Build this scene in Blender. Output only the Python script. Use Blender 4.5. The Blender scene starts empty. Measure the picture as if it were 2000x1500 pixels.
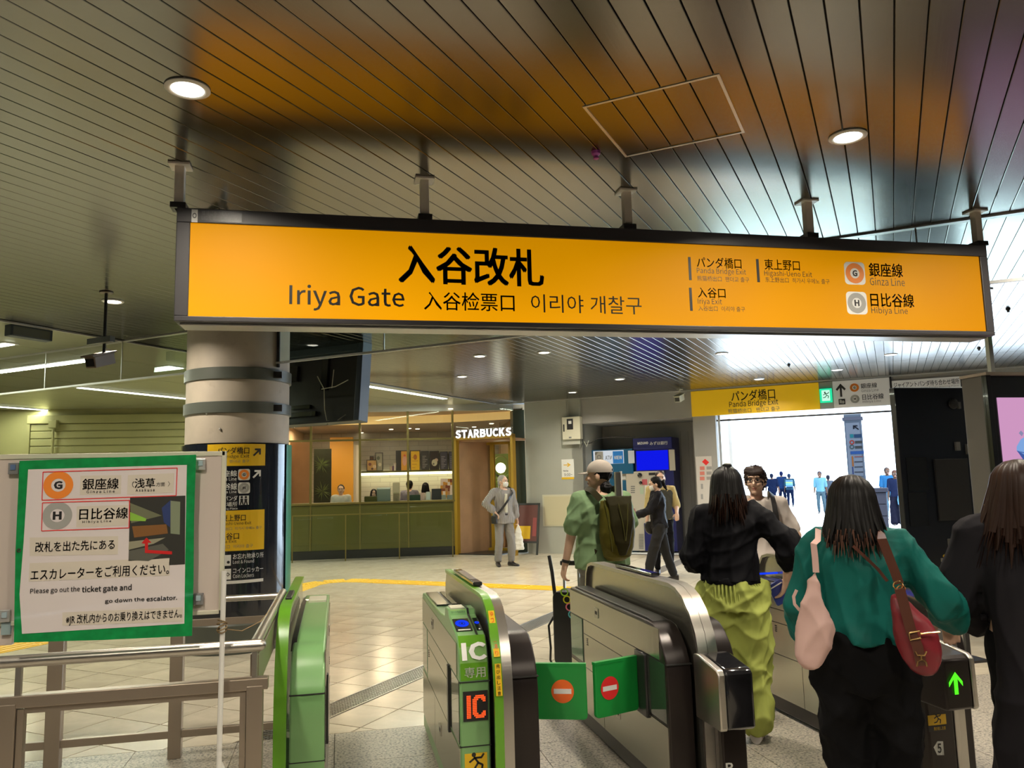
import bpy, math, random
import numpy as np
from mathutils import Vector, Matrix
random.seed(7); RS = np.random.RandomState(5)
SC = bpy.context.scene; COL = SC.collection
# ------------------------------------------------------------------ camera
def _axes(yaw, pitch, roll):
    f = np.array([math.sin(yaw)*math.cos(pitch), math.cos(yaw)*math.cos(pitch), math.sin(pitch)])
    r0 = np.array([math.cos(yaw), -math.sin(yaw), 0.]); u0 = np.cross(r0, f)
    return r0*math.cos(roll)+u0*math.sin(roll), -r0*math.sin(roll)+u0*math.cos(roll), f
FPX = 1531.2; CR, CU, CF = _axes(math.radians(12.455), math.radians(7.04), math.radians(-1.439)); CP = np.array([0, 0, 1.6])
cd = bpy.data.cameras.new('camera'); cam = bpy.data.objects.new('camera', cd); COL.objects.link(cam)
cd.sensor_width = 36; cd.lens = 36*FPX/2000; cd.clip_start = .05; cd.clip_end = 400
m = Matrix.Identity(4)
for i in range(3):
    m[i][0] = CR[i]; m[i][1] = CU[i]; m[i][2] = -CF[i]; m[i][3] = CP[i]
cam.matrix_world = m; SC.camera = cam
# ------------------------------------------------------------------ world, exposure
SC.view_settings.view_transform = 'Standard'; SC.view_settings.look = 'None'
SC.view_settings.exposure = 0.0; SC.view_settings.gamma = 1.0; SC.view_settings.use_curve_mapping = False
W = bpy.data.worlds.new('sky'); SC.world = W; W.use_nodes = True
bg = W.node_tree.nodes['Background']; bg.inputs[0].default_value = (.62, .81, 1, 1); bg.inputs[1].default_value = 9
SC.cycles.use_denoising = True
SC.cycles.max_bounces = 7; SC.cycles.diffuse_bounces = 4; SC.cycles.glossy_bounces = 3; SC.cycles.transmission_bounces = 4
SC.cycles.transparent_max_bounces = 12; SC.cycles.caustics_reflective = False; SC.cycles.caustics_refractive = False
SC.cycles.sample_clamp_indirect = 6
HA = math.radians(38.05); ZC = 3.36           # the hall's axis against the gates, and the ceiling height
Hv = np.array([math.sin(HA), math.cos(HA), 0]); Kv = np.array([math.cos(HA), -math.sin(HA), 0]); Zv = np.array([0, 0, 1.])
def hk(h, k, z=0): return Hv*h+Kv*k+Zv*z
sd = bpy.data.lights.new('sun', 'SUN'); sd.energy = 12; sd.angle = math.radians(1); sun = bpy.data.objects.new('sun', sd); COL.objects.link(sun)
sun.rotation_euler = Vector(-(hk(-.35, .75)+Zv*1.0)).to_track_quat('-Z', 'Y').to_euler()
DOWN_E = 38; TUBE_E = 55; SHOP_E = 34
# ------------------------------------------------------------------ helpers: materials
def mat(name, col, rough=.5, metal=0, spec=.5, emit=None, es=1, noise=None, bump=None, coat=0, tint=None, brush=None):
    """noise=(scale, amount[, detail]) varies the colour; tint=(colour2, scale, low, high) mixes in a second colour; bump=(scale, strength)"""
    m = bpy.data.materials.new(name); m.use_nodes = True; N = m.node_tree.nodes; L = m.node_tree.links; b = N['Principled BSDF']
    b.inputs['Base Color'].default_value = (*col, 1); b.inputs['Roughness'].default_value = rough; b.inputs['Metallic'].default_value = metal
    b.inputs['Specular IOR Level'].default_value = spec; b.inputs['Coat Weight'].default_value = coat
    if emit: b.inputs['Emission Color'].default_value = (*emit, 1); b.inputs['Emission Strength'].default_value = es
    tc = N.new('ShaderNodeTexCoord'); out = None
    if noise:
        n = N.new('ShaderNodeTexNoise'); n.inputs['Scale'].default_value = noise[0]; n.inputs['Detail'].default_value = noise[2] if len(noise) > 2 else 4
        L.new(tc.outputs['Object'], n.inputs['Vector'])
        r = N.new('ShaderNodeMapRange'); r.inputs[1].default_value = .3; r.inputs[2].default_value = .7
        r.inputs[3].default_value = 1-noise[1]; r.inputs[4].default_value = 1+noise[1]; L.new(n.outputs['Fac'], r.inputs[0])
        x = N.new('ShaderNodeMix'); x.data_type = 'RGBA'; x.blend_type = 'MULTIPLY'; x.inputs[0].default_value = 1
        x.inputs[6].default_value = (*col, 1); L.new(r.outputs[0], x.inputs[7]); out = x.outputs[2]
    if tint:
        n = N.new('ShaderNodeTexNoise'); n.inputs['Scale'].default_value = tint[1]; n.inputs['Detail'].default_value = 3; L.new(tc.outputs['Object'], n.inputs['Vector'])
        r = N.new('ShaderNodeMapRange'); r.inputs[1].default_value = tint[2]; r.inputs[2].default_value = tint[3]; L.new(n.outputs['Fac'], r.inputs[0])
        x = N.new('ShaderNodeMix'); x.data_type = 'RGBA'; L.new(r.outputs[0], x.inputs[0])
        if out: L.new(out, x.inputs[6])
        else: x.inputs[6].default_value = (*col, 1)
        x.inputs[7].default_value = (*tint[0], 1); out = x.outputs[2]
    if out: L.new(out, b.inputs['Base Color'])
    if bump or brush:
        n = N.new('ShaderNodeTexNoise'); n.inputs['Detail'].default_value = 3
        if brush:
            mp = N.new('ShaderNodeMapping'); mp.inputs['Scale'].default_value = brush[0]; L.new(tc.outputs['Object'], mp.inputs[0]); L.new(mp.outputs[0], n.inputs['Vector']); n.inputs['Scale'].default_value = 1
            st = brush[1]
        else:
            L.new(tc.outputs['Object'], n.inputs['Vector']); n.inputs['Scale'].default_value = bump[0]; st = bump[1]
        bp = N.new('ShaderNodeBump'); bp.inputs['Strength'].default_value = st; bp.inputs['Distance'].default_value = .01
        L.new(n.outputs['Fac'], bp.inputs['Height']); L.new(bp.outputs[0], b.inputs['Normal'])
    return m
def glass(name, col=(.9, 1, .95), refl=.5, rough=.0):
    m = bpy.data.materials.new(name); m.use_nodes = True; N = m.node_tree.nodes; L = m.node_tree.links
    N.remove(N['Principled BSDF']); o = N['Material Output']; t = N.new('ShaderNodeBsdfTransparent'); t.inputs[0].default_value = (*col, 1)
    g = N.new('ShaderNodeBsdfGlossy'); g.inputs['Roughness'].default_value = rough; f = N.new('ShaderNodeLayerWeight'); f.inputs[0].default_value = refl*.5
    x = N.new('ShaderNodeMixShader'); L.new(f.outputs['Fresnel'], x.inputs[0]); L.new(t.outputs[0], x.inputs[1]); L.new(g.outputs[0], x.inputs[2]); L.new(x.outputs[0], o.inputs[0])
    return m
def srgb(r, g, b):
    f = lambda c: (c/255/12.92) if c/255 <= .04045 else ((c/255+.055)/1.055)**2.4
    return (f(r), f(g), f(b))
def emitter(name, col, s):
    m = bpy.data.materials.new(name); m.use_nodes = True; N = m.node_tree.nodes; L = m.node_tree.links
    N.remove(N['Principled BSDF']); e = N.new('ShaderNodeEmission'); e.inputs[0].default_value = (*col, 1); e.inputs[1].default_value = s
    L.new(e.outputs[0], N['Material Output'].inputs[0]); return m
# ------------------------------------------------------------------ helpers: meshes
POS = {}
def link(o, parent=None):
    COL.objects.link(o)
    if parent is not None: o.parent = parent
    return o
def tag(o, label=None, cat=None, group=None, kind=None):
    if label: o['label'] = label
    if cat: o['category'] = cat
    if group: o['group'] = group
    if kind: o['kind'] = kind
    return o
def thing(name, loc, label=None, cat=None, group=None, kind=None, rz=0):
    o = bpy.data.objects.new(name, None); o.empty_display_size = .1; link(o); o.location = loc; o.rotation_euler = (0, 0, rz)
    POS[o.name] = np.array(loc, float); return tag(o, label, cat, group, kind)
def cyl_pts(n, r, ph=0): return [(r*math.cos(ph+2*math.pi*i/n), r*math.sin(ph+2*math.pi*i/n)) for i in range(n)]
class MB:
    def __init__(s): s.v = []; s.f = []; s.mi = []; s.cur = 0
    def add(s, v, f):
        n = len(s.v); s.v += [tuple(float(c) for c in p) for p in v]; s.f += [tuple(i+n for i in q) for q in f]; s.mi += [s.cur]*len(f); return s
    def hexa(s, p): return s.add(p, [(0, 3, 2, 1), (4, 5, 6, 7), (0, 1, 5, 4), (1, 2, 6, 5), (2, 3, 7, 6), (3, 0, 4, 7)])
    def box(s, c, d, u=(1, 0, 0), v=(0, 1, 0), w=(0, 0, 1)):   # centre, full sizes, axes
        c = np.array(c, float); u = np.array(u, float)*d[0]/2; v = np.array(v, float)*d[1]/2; w = np.array(w, float)*d[2]/2
        return s.hexa([c-u-v-w, c+u-v-w, c+u+v-w, c-u+v-w, c-u-v+w, c+u-v+w, c+u+v+w, c-u+v+w])
    def prism(s, pts, a, b):      # pts: 3-D polygon, extruded from offset a to offset b (vectors)
        n = len(pts); a = np.array(a, float); b = np.array(b, float); P = [np.array(p, float) for p in pts]
        return s.add([p+a for p in P]+[p+b for p in P], [tuple(range(n-1, -1, -1)), tuple(range(n, 2*n))]+[(i, (i+1) % n, n+(i+1) % n, n+i) for i in range(n)])
    def tube(s, path, r, n=10, cap=True, ry=None):
        P = [np.array(p, float) for p in path]; k = len(P); R = r if hasattr(r, '__len__') else [r]*k
        v = []; t0 = None
        for i in range(k):
            t = P[min(i+1, k-1)]-P[max(i-1, 0)]; t = t/(np.linalg.norm(t)+1e-9)
            if t0 is None: a = np.cross(t, [0, 0, 1.] if abs(t[2]) < .9 else [1., 0, 0])
            else: a = a-t*(a@t)
            a = a/np.linalg.norm(a); b = np.cross(t, a); t0 = t
            for x, y in cyl_pts(n, 1): v.append(P[i]+R[i]*(a*x+b*y*(ry or 1)))
        f = [(i*n+j, i*n+(j+1) % n, (i+1)*n+(j+1) % n, (i+1)*n+j) for i in range(k-1) for j in range(n)]
        if cap: f += [tuple(range(n-1, -1, -1)), tuple(range((k-1)*n, k*n))]
        return s.add(v, f)
    def lathe(s, c, prof, n=32, axis=None, a0=0, a1=2*math.pi):    # prof: (radius, height)
        c = np.array(c, float); full = abs(a1-a0-2*math.pi) < 1e-6; m = n if full else n+1
        if axis is None: A, B, D = np.eye(3)
        else:
            D = np.array(axis, float); D /= np.linalg.norm(D); A = np.cross(D, [0, 0, 1.] if abs(D[2]) < .9 else [1., 0, 0]); A /= np.linalg.norm(A); B = np.cross(D, A)
        v = [c+r*(A*math.cos(a0+(a1-a0)*j/n)+B*math.sin(a0+(a1-a0)*j/n))+D*z for r, z in prof for j in range(m)]
        f = [(i*m+j, i*m+(j+1) % m, (i+1)*m+(j+1) % m, (i+1)*m+j) for i in range(len(prof)-1) for j in range(m if full else n)]
        return s.add(v, f)
    def sphere(s, c, r, n=16, k=10, rot=None):
        c = np.array(c, float); r = np.array([r]*3 if not hasattr(r, '__len__') else r, float)
        v = [np.array([0, 0, 1.])]
        for i in range(1, k):
            p = math.pi*i/k
            for j in range(n): t = 2*math.pi*j/n; v.append(np.array([math.sin(p)*math.cos(t), math.sin(p)*math.sin(t), math.cos(p)]))
        v.append(np.array([0, 0, -1.])); v = [q*r for q in v]
        if rot is not None: v = [rot@q for q in v]
        f = [(0, 1+j, 1+(j+1) % n) for j in range(n)]
        for i in range(k-2): f += [(1+i*n+j, 1+(i+1)*n+j, 1+(i+1)*n+(j+1) % n, 1+i*n+(j+1) % n) for j in range(n)]
        e = 1+(k-1)*n; f += [(e, 1+(k-2)*n+(j+1) % n, 1+(k-2)*n+j) for j in range(n)]
        return s.add([q+c for q in v], f)
    def obj(s, name, mats, parent=None, bevel=0, smooth=False, seg=2, origin=None):
        off = np.zeros(3)
        if parent is not None: off = POS.get(parent.name, off)
        v = np.array(s.v, float)-off; loc = None
        if parent is None:
            loc = np.array(origin, float) if origin is not None else np.array([v[:, 0].mean(), v[:, 1].mean(), v[:, 2].min()]); v = v-loc
        me = bpy.data.meshes.new(name); me.from_pydata(v.tolist(), [], s.f); ms = mats if isinstance(mats, (list, tuple)) else [mats]
        for m_ in ms: me.materials.append(m_)
        if len(ms) > 1: me.polygons.foreach_set('material_index', s.mi)
        if smooth: me.polygons.foreach_set('use_smooth', [True]*len(me.polygons)); (me.set_sharp_from_angle(angle=math.radians(smooth if smooth > 1 else 35)))
        o = bpy.data.objects.new(name, me); link(o, parent)
        if loc is not None: o.location = loc; POS[o.name] = loc
        else: POS[o.name] = off
        if bevel:
            b = o.modifiers.new('b', 'BEVEL'); b.width = bevel; b.segments = seg; b.limit_method = 'ANGLE'; b.angle_limit = math.radians(40)
        return o
class Fr:      # a flat frame: origin, right vector, up vector; n points towards the viewer
    def __init__(s, o, u, v=(0, 0, 1)):
        s.o = np.array(o, float); s.u = np.array(u, float); s.u /= np.linalg.norm(s.u); s.v = np.array(v, float); s.v /= np.linalg.norm(s.v); s.n = np.cross(s.u, s.v)
    def P(s, a, b, off=0): return s.o+s.u*a+s.v*b+s.n*off
    def px(s, x, y, off=0):     # where the line of sight through (x, y) of the photograph meets this surface
        d = CF+(x-1000)/FPX*CR+(750-y)/FPX*CU; p0 = s.o+s.n*off; t = ((p0-CP)@s.n)/(d@s.n); q = CP+t*d-s.o; return q@s.u, q@s.v
    def w(s, x, y, off=0): return s.P(*s.px(x, y, off), off)
class FrP:     # the curved front of a gate: profile of (y, z), b = height
    def __init__(s, pr): s.z = [p[1] for p in pr]; s.y = [p[0] for p in pr]
    def P(s, a, b, off=0): return np.array([a, np.interp(b, s.z, s.y)-off*.92, b+off*.4])
    def px(s, x, y, off=0):
        d = CF+(x-1000)/FPX*CR+(750-y)/FPX*CU; yy = s.y[0]
        for _ in range(12): q = CP+d*yy/d[1]; yy = np.interp(q[2], s.z, s.y)
        return q[0], q[2]
class FrC:     # a vertical cylinder surface; a = arc length, b = height
    def __init__(s, c, r): s.c = np.array(c, float); s.r = r; s.a0 = math.atan2(-c[1], -c[0])
    def P(s, a, b, off=0): t = s.a0+a/s.r; return np.array([s.c[0]+(s.r+off)*math.cos(t), s.c[1]+(s.r+off)*math.sin(t), b])
    def px(s, x, y, off=0):
        d = CF+(x-1000)/FPX*CR+(750-y)/FPX*CU; o = CP[:2]-s.c; A = d[:2]@d[:2]; B = 2*o@d[:2]; C_ = o@o-(s.r+off)**2; D = max(B*B-4*A*C_, 0)
        t = (-B-math.sqrt(D))/(2*A); q = CP+t*d; an = math.atan2(q[1]-s.c[1], q[0]-s.c[0])-s.a0
        an = (an+math.pi) % (2*math.pi)-math.pi; return an*s.r, q[2]
def plate(fr, a0, a1, b0, b1, o0, o1, mb=None, n=1):
    mb = mb or MB()
    for i in range(n):
        x0 = a0+(a1-a0)*i/n; x1 = a0+(a1-a0)*(i+1)/n
        mb.hexa([fr.P(x0, b0, o0), fr.P(x1, b0, o0), fr.P(x1, b0, o1), fr.P(x0, b0, o1), fr.P(x0, b1, o0), fr.P(x1, b1, o0), fr.P(x1, b1, o1), fr.P(x0, b1, o1)])
    return mb
def ppx(fr, x0, y0, x1, y1, o0, o1, mb=None, n=1):       # plate spanning photograph box (x0,y0)-(x1,y1) on the frame
    ym = (y0+y1)/2; xm = (x0+x1)/2; a0 = fr.px(x0, ym, o1)[0]; a1 = fr.px(x1, ym, o1)[0]; b1 = fr.px(xm, y0, o1)[1]; b0 = fr.px(xm, y1, o1)[1]
    return plate(fr, a0, a1, b0, b1, o0, o1, mb, n)
def quadpx(fr, pts, o0, o1, mb=None):
    mb = mb or MB(); q = [fr.px(x, y, o1) for x, y in pts]
    n = len(q); f = [tuple(range(n-1, -1, -1)), tuple(range(n, 2*n))]+[(i, (i+1) % n, n+(i+1) % n, n+i) for i in range(n)]
    return mb.add([fr.P(a, b, o0) for a, b in q]+[fr.P(a, b, o1) for a, b in q], f)
TCACHE = {}
try: FONT = bpy.data.fonts.load(bpy.utils.system_resource('DATAFILES')+'/fonts/Noto Sans CJK Regular.woff2')      # ships with Blender
except Exception: FONT = None
def glyphs(s, bold):
    k = (s, bold)
    if k not in TCACHE:
        c = bpy.data.curves.new('t', 'FONT'); c.body = s
        if s.isascii(): c.offset = bold*.5
        if FONT and s.isascii(): c.font = FONT
        c.resolution_u = 2; c.fill_mode = 'FRONT'
        o = bpy.data.objects.new('t', c); COL.objects.link(o); dg = bpy.context.evaluated_depsgraph_get(); dg.update(); e = o.evaluated_get(dg); me = e.to_mesh()
        v = np.array([p.co[:2] for p in me.vertices]) if len(me.vertices) else np.zeros((0, 2)); f = [tuple(p.vertices) for p in me.polygons]
        e.to_mesh_clear(); bpy.data.objects.remove(o); bpy.data.curves.remove(c)
        if bold > 0 and len(v) and not s.isascii():
            n = len(v); d = [(bold, bold*.6), (-bold, bold*.6), (bold, -bold*.6), (-bold, -bold*.6)]; f = [tuple(i+n*q for i in t) for q in range(4) for t in f]; v = np.concatenate([v+np.array(x) for x in d])
        TCACHE[k] = (v, f)
    return TCACHE[k]
def textmb(fr, s, a0, a1, b0, b1, off, bold=0, mb=None, rot=0):
    mb = mb or MB(); v, f = glyphs(s, bold)
    if len(v) == 0: return mb
    lo = v.min(0); hi = v.max(0); q = (v-lo)/(hi-lo)
    if rot: q = np.stack([q[:, 1], 1-q[:, 0]], 1)
    mb.add([fr.P(a0+(a1-a0)*x, b0+(b1-b0)*y, off) for x, y in q], f); return mb
def tpx(fr, s, x0, y0, x1, y1, off=.002, bold=0, mb=None, rot=0):
    ym = (y0+y1)/2; xm = (x0+x1)/2; a0 = fr.px(x0, ym, off)[0]; a1 = fr.px(x1, ym, off)[0]; b1 = fr.px(xm, y0, off)[1]; b0 = fr.px(xm, y1, off)[1]
    return textmb(fr, s, a0, a1, b0, b1, off, bold, mb, rot)
def disc(fr, a, b, r0, r1, off, mb=None, n=32, ry=1):
    mb = mb or MB()
    if r0 <= 0: return mb.add([fr.P(a+r1*math.cos(t), b+ry*r1*math.sin(t), off) for t in np.linspace(0, 2*math.pi, n, False)], [tuple(range(n))])
    v = [fr.P(a+r*math.cos(t), b+r*math.sin(t)*ry, off) for r in (r0, r1) for t in np.linspace(0, 2*math.pi, n, False)]
    return mb.add(v, [(j, n+j, n+(j+1) % n, (j+1) % n) for j in range(n)])
def rrect(fr, a0, a1, b0, b1, r, off, mb=None, o0=None):
    mb = mb or MB(); P = []
    for cx, cy, s in ((a1-r, b1-r, 0), (a0+r, b1-r, 1), (a0+r, b0+r, 2), (a1-r, b0+r, 3)):
        for i in range(5): t = (s+i/4)*math.pi/2; P.append((cx+r*math.cos(t), cy+r*math.sin(t)))
    n = len(P)
    if o0 is None: return mb.add([fr.P(a, b, off) for a, b in P], [tuple(range(n))])
    return mb.add([fr.P(a, b, o0) for a, b in P]+[fr.P(a, b, off) for a, b in P], [tuple(range(n-1, -1, -1)), tuple(range(n, 2*n))]+[(i, (i+1) % n, n+(i+1) % n, n+i) for i in range(n)])
def logo(fr, x0, y0, x1, y1, ch, ringm, parent, off=.002, square=True):
    """line symbol: white rounded square, coloured ring, bold letter"""
    ym = (y0+y1)/2; xm = (x0+x1)/2; a0 = fr.px(x0, ym)[0]; a1 = fr.px(x1, ym)[0]; b1 = fr.px(xm, y0)[1]; b0 = fr.px(xm, y1)[1]; ca = (a0+a1)/2; cb = (b0+b1)/2; r = min(a1-a0, b1-b0)/2
    o = None
    if square: o = rrect(fr, a0, a1, b0, b1, r*.35, off).obj('symbol_plate', M_WHITEPRINT, parent)
    else: o = disc(fr, ca, cb, 0, r*.8, off).obj('symbol_disc', M_WHITEPRINT, parent)
    k = .9 if square else 1.0
    disc(fr, ca, cb, r*k*.5, r*k, off+.001).obj('symbol_ring', ringm, parent)
    w = r*.24; textmb(fr, ch, ca-w, ca+w, cb-w*1.15, cb+w*1.15, off+.002, .03).obj('lettering', M_BLACKPRINT, parent)
def copy_tree(o, parent=None):
    c = o.copy(); COL.objects.link(c); c.parent = parent
    for ch in list(o.children): copy_tree(ch, c)
    return c
# ------------------------------------------------------------------ materials
M_SLAT = mat('brushed_ceiling_metal', (.185, .176, .155), .22, 1, brush=((60, 1.2, 60), .012))
M_DARK = mat('dark_void', (.012, .012, .012), .8)
M_TRIM = mat('satin_trim', (.62, .62, .6), .35, .6)
M_PANELC = mat('cream_ceiling_panel', (.33, .335, .21), .33, .35)
M_GRAYWALL = mat('grey_painted_wall', (.40, .41, .37), .6, noise=(1.2, .06), bump=(40, .03))
M_GRAYHEAD = mat('grey_enamel_fascia', (.33, .325, .31), .45)
M_OLIVEWALL = mat('olive_green_wall', (.24, .225, .085), .5, noise=(1.5, .08))
M_PLASTER = mat('warm_plaster', (.5, .46, .38), .7)
M_GRANITE = mat('speckled_granite', (.44, .40, .33), .32, noise=(75, .35, 2), tint=((.15, .14, .12), 60, .53, .60))
M_TILE = mat('beige_floor_tile', (.66, .59, .46), .17, noise=(9, .08, 6), tint=((.54, .48, .37), 2.2, .5, .75))
_N = M_TILE.node_tree.nodes; _L = M_TILE.node_tree.links; _b = _N['Principled BSDF']; _src = _b.inputs['Base Color'].links[0].from_socket
_oi = _N.new('ShaderNodeObjectInfo'); _mr = _N.new('ShaderNodeMapRange'); _mr.inputs[3].default_value = .9; _mr.inputs[4].default_value = 1.07; _L.new(_oi.outputs['Random'], _mr.inputs[0])
_mx = _N.new('ShaderNodeMix'); _mx.data_type = 'RGBA'; _mx.blend_type = 'MULTIPLY'; _mx.inputs[0].default_value = 1; _L.new(_src, _mx.inputs[6]); _L.new(_mr.outputs[0], _mx.inputs[7]); _L.new(_mx.outputs[2], _b.inputs['Base Color'])
M_GROUT = mat('grout', (.13, .11, .085), .85)
M_YELLOWTILE = mat('yellow_tactile', (.85, .52, .02), .45, noise=(20, .08))
M_STEEL = mat('brushed_steel', (.60, .57, .52), .3, 1, brush=((2, 2, 90), .04))
M_CHROME = mat('polished_steel', (.78, .76, .72), .14, 1)
M_BRONZE = mat('bronze_brown_metal', (.36, .30, .24), .34, .7)
M_BLACKGLOSS = mat('gloss_black', (.012, .012, .014), .12, coat=.5)
M_BLACKSAT = mat('satin_black', (.02, .019, .02), .33)
M_SHELL = mat('dark_bronze_shell', (.026, .020, .019), .3, .4)
M_FRAMEDK = mat('dark_grey_frame', (.045, .043, .048), .42)
M_WHITEPRINT = mat('white_print', (.8, .8, .77), .4)
M_BLACKPRINT = mat('black_print', (.012, .011, .012), .5)
M_GREYPRINT = mat('grey_print', (.18, .18, .18), .5)
M_RINGO = mat('orange_ring', (.85, .25, .03), .45)
M_RINGG = mat('grey_ring', (.36, .36, .34), .45)
M_SIGNYEL = mat('yellow_sign', (.80, .50, .015), .4)
M_SIGNYELD = mat('amber_sign', (.72, .44, .01), .4, emit=(.72, .42, .01), es=.28)
M_GREENLIME = mat('lime_green_panel', (.12, .33, .02), .28, coat=.3)
M_GREENSOFT = mat('soft_green_panel', (.19, .39, .15), .3, coat=.3, noise=(3, .05))
M_FLAP = mat('green_flap', (.01, .27, .045), .4)
M_RED = mat('red_print', (.75, .03, .03), .4)
M_ORANGE = mat('orange_print', (.85, .15, .02), .4)
M_CLEAR = glass('clear_glass', (.97, 1, .98), .35)
M_BARRIER = glass('smoke_barrier_glass', (.90, .97, .93), .45)
M_WHITE = mat('white_paint', (.75, .74, .70), .5)
M_CREAM = mat('cream_enamel', (.62, .60, .47), .45)
E_TUBE = emitter('tube_glow', (.93, 1, .86), 5)
E_DISC = emitter('lamp_glow', (1, .93, .8), 12)
E_WARM = emitter('warm_glow', (1, .72, .35), 2.4)
FH = Fr(Hv*16.1, Kv); u_s = np.array([.9966, -.0821, 0]); FS = Fr((-1.02, 17.99, 0), u_s)
# ------------------------------------------------------------------ floor
fl = MB(); q = [hk(-7, -20), hk(-7, 10), hk(16.4, 10), hk(26, -2), hk(26, -30), hk(10, -30)]
fl.add([p-Zv*.008 for p in q]+[p-Zv*.2 for p in q], [tuple(range(5, -1, -1)), tuple(range(6, 12))])
floor = fl.obj('floor', M_GROUT, origin=(0, 0, -.2)); tag(floor, 'beige tiled station floor with grey granite strip under the ticket gates', kind='structure')
def clip(poly, n, d):     # keep n.p >= d
    out = []
    for i in range(len(poly)):
        a, b = poly[i], poly[(i+1) % len(poly)]; fa = a@n-d; fb = b@n-d
        if fa >= 0: out.append(a)
        if fa*fb < 0: out.append(a+(b-a)*fa/(fa-fb))
    return out
def inview(p, m=60):
    d = np.array(p)-CP; z = d@CF
    if z < .2: return False
    x = 1000+FPX*(d@CR)/z; y = 750-FPX*(d@CU)/z; return -m < x < 2000+m and -m < y < 1500+m
T = .45; tiles = []
n2 = np.array([0, 1.])
h2 = Hv[:2]; k2 = Kv[:2]
for i in range(-4, 38):
    for j in range(-40, 22):
        h0 = i*T+.4; k0 = -3.31+j*T; h1 = h0+T; k1 = k0+T
        if h1 > 16.4: continue
        if abs(k1+3.76) < .01: k1 = -3.885
        if abs(k0+3.76) < .01: k0 = -3.635
        g = .005; full = abs(k1-k0-T) < .01
        pl = [h2*a+k2*b for a, b in ((h0+g, k0+g), (h0+g, k1-g), (h1-g, k1-g), (h1-g, k0+g))]
        c = clip(pl, n2, 5.465)
        if len(c) < 3: continue
        cu = clip(c, -(np.array([-FS.n[0], -FS.n[1]])), -(FS.o[:2]@np.array([-FS.n[0], -FS.n[1]])))
        if len(cu) < 3: continue
        ce = np.mean(cu, 0); tiles.append((np.hypot(*ce), full and len(cu) == 4 and abs(cu[0][1]-pl[0][1])+abs(cu[2][1]-pl[2][1])+abs(cu[1][1]-pl[1][1])+abs(cu[3][1]-pl[3][1]) < 1e-4, cu, ce, h0, k0))
tiles.sort(key=lambda t: t[0]); nind = 0; rest = MB(); tm = None
def tilemesh(mb, poly, z0=-.006, z1=0):
    n = len(poly); v = [(p[0], p[1], z0) for p in poly]+[(p[0], p[1], z1) for p in poly]
    return mb.add(v, [tuple(range(n, 2*n))]+[(i, (i+1) % n, n+(i+1) % n, n+i) for i in range(n)])
def orient(poly):
    a = sum(poly[i][0]*poly[(i+1) % len(poly)][1]-poly[(i+1) % len(poly)][0]*poly[i][1] for i in range(len(poly))); return poly if a > 0 else poly[::-1]
for d, full, poly, ce, h0, k0 in tiles:
    poly = orient(poly)
    if nind < 290 and inview((ce[0], ce[1], 0)):
        nind += 1
        if full:
            if tm is None:
                mb = tilemesh(MB(), [p-ce for p in poly]); tm = bpy.data.meshes.new('tile'); tm.from_pydata(mb.v, [], mb.f); tm.materials.append(M_TILE)
            o = bpy.data.objects.new('tile', tm)
        else:
            mb = tilemesh(MB(), [p-ce for p in poly]); me = bpy.data.meshes.new('tile'); me.from_pydata(mb.v, [], mb.f); me.materials.append(M_TILE); o = bpy.data.objects.new('tile', me)
        link(o, floor); o.location = (ce[0]-POS['floor'][0], ce[1]-POS['floor'][1], -POS['floor'][2])
    else: tilemesh(rest, poly)
o = rest.obj('far_tiles', M_TILE, floor); o['kind'] = 'stuff'
GX = .6
for i in range(-6, 10):
    for j in range(8):
        x0 = -.03+i*GX; y1 = 5.46-j*.57
        mb = tilemesh(MB(), [np.array(p) for p in ((x0+.002, y1-.567), (x0+GX-.002, y1-.567), (x0+GX-.002, y1), (x0+.002, y1))])
        mb.obj('granite_slab', M_GRANITE, floor)
# drain grating along the hall
gr = MB(); fg = lambda h, k, z: hk(h, k, z)
L0, L1 = 3.99, 13.2
for k0, k1 in ((-3.882, -3.862), (-3.658, -3.638)): gr.hexa([fg(L0, k0, -.01), fg(L0, k1, -.01), fg(L1, k1, -.01), fg(L1, k0, -.01), fg(L0, k0, .003), fg(L0, k1, .003), fg(L1, k1, .003), fg(L1, k0, .003)])
n = int((L1-L0)/.03)
for i in range(n):
    h = L0+i*.03; gr.hexa([fg(h, -3.862, -.006), fg(h, -3.658, -.006), fg(h+.009, -3.658, -.006), fg(h+.009, -3.862, -.006), fg(h, -3.862, .001), fg(h, -3.658, .001), fg(h+.009, -3.658, .001), fg(h+.009, -3.862, .001)])
for j in range(1, 8):
    k = -3.862+j*.204/8; gr.hexa([fg(L0, k-.003, -.006), fg(L0, k+.003, -.006), fg(L1, k+.003, -.006), fg(L1, k-.003, -.006), fg(L0, k-.003, .0015), fg(L0, k+.003, .0015), fg(L1, k+.003, .0015), fg(L1, k-.003, .0015)])
o = gr.obj('drain_grating', M_STEEL, floor)
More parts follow.
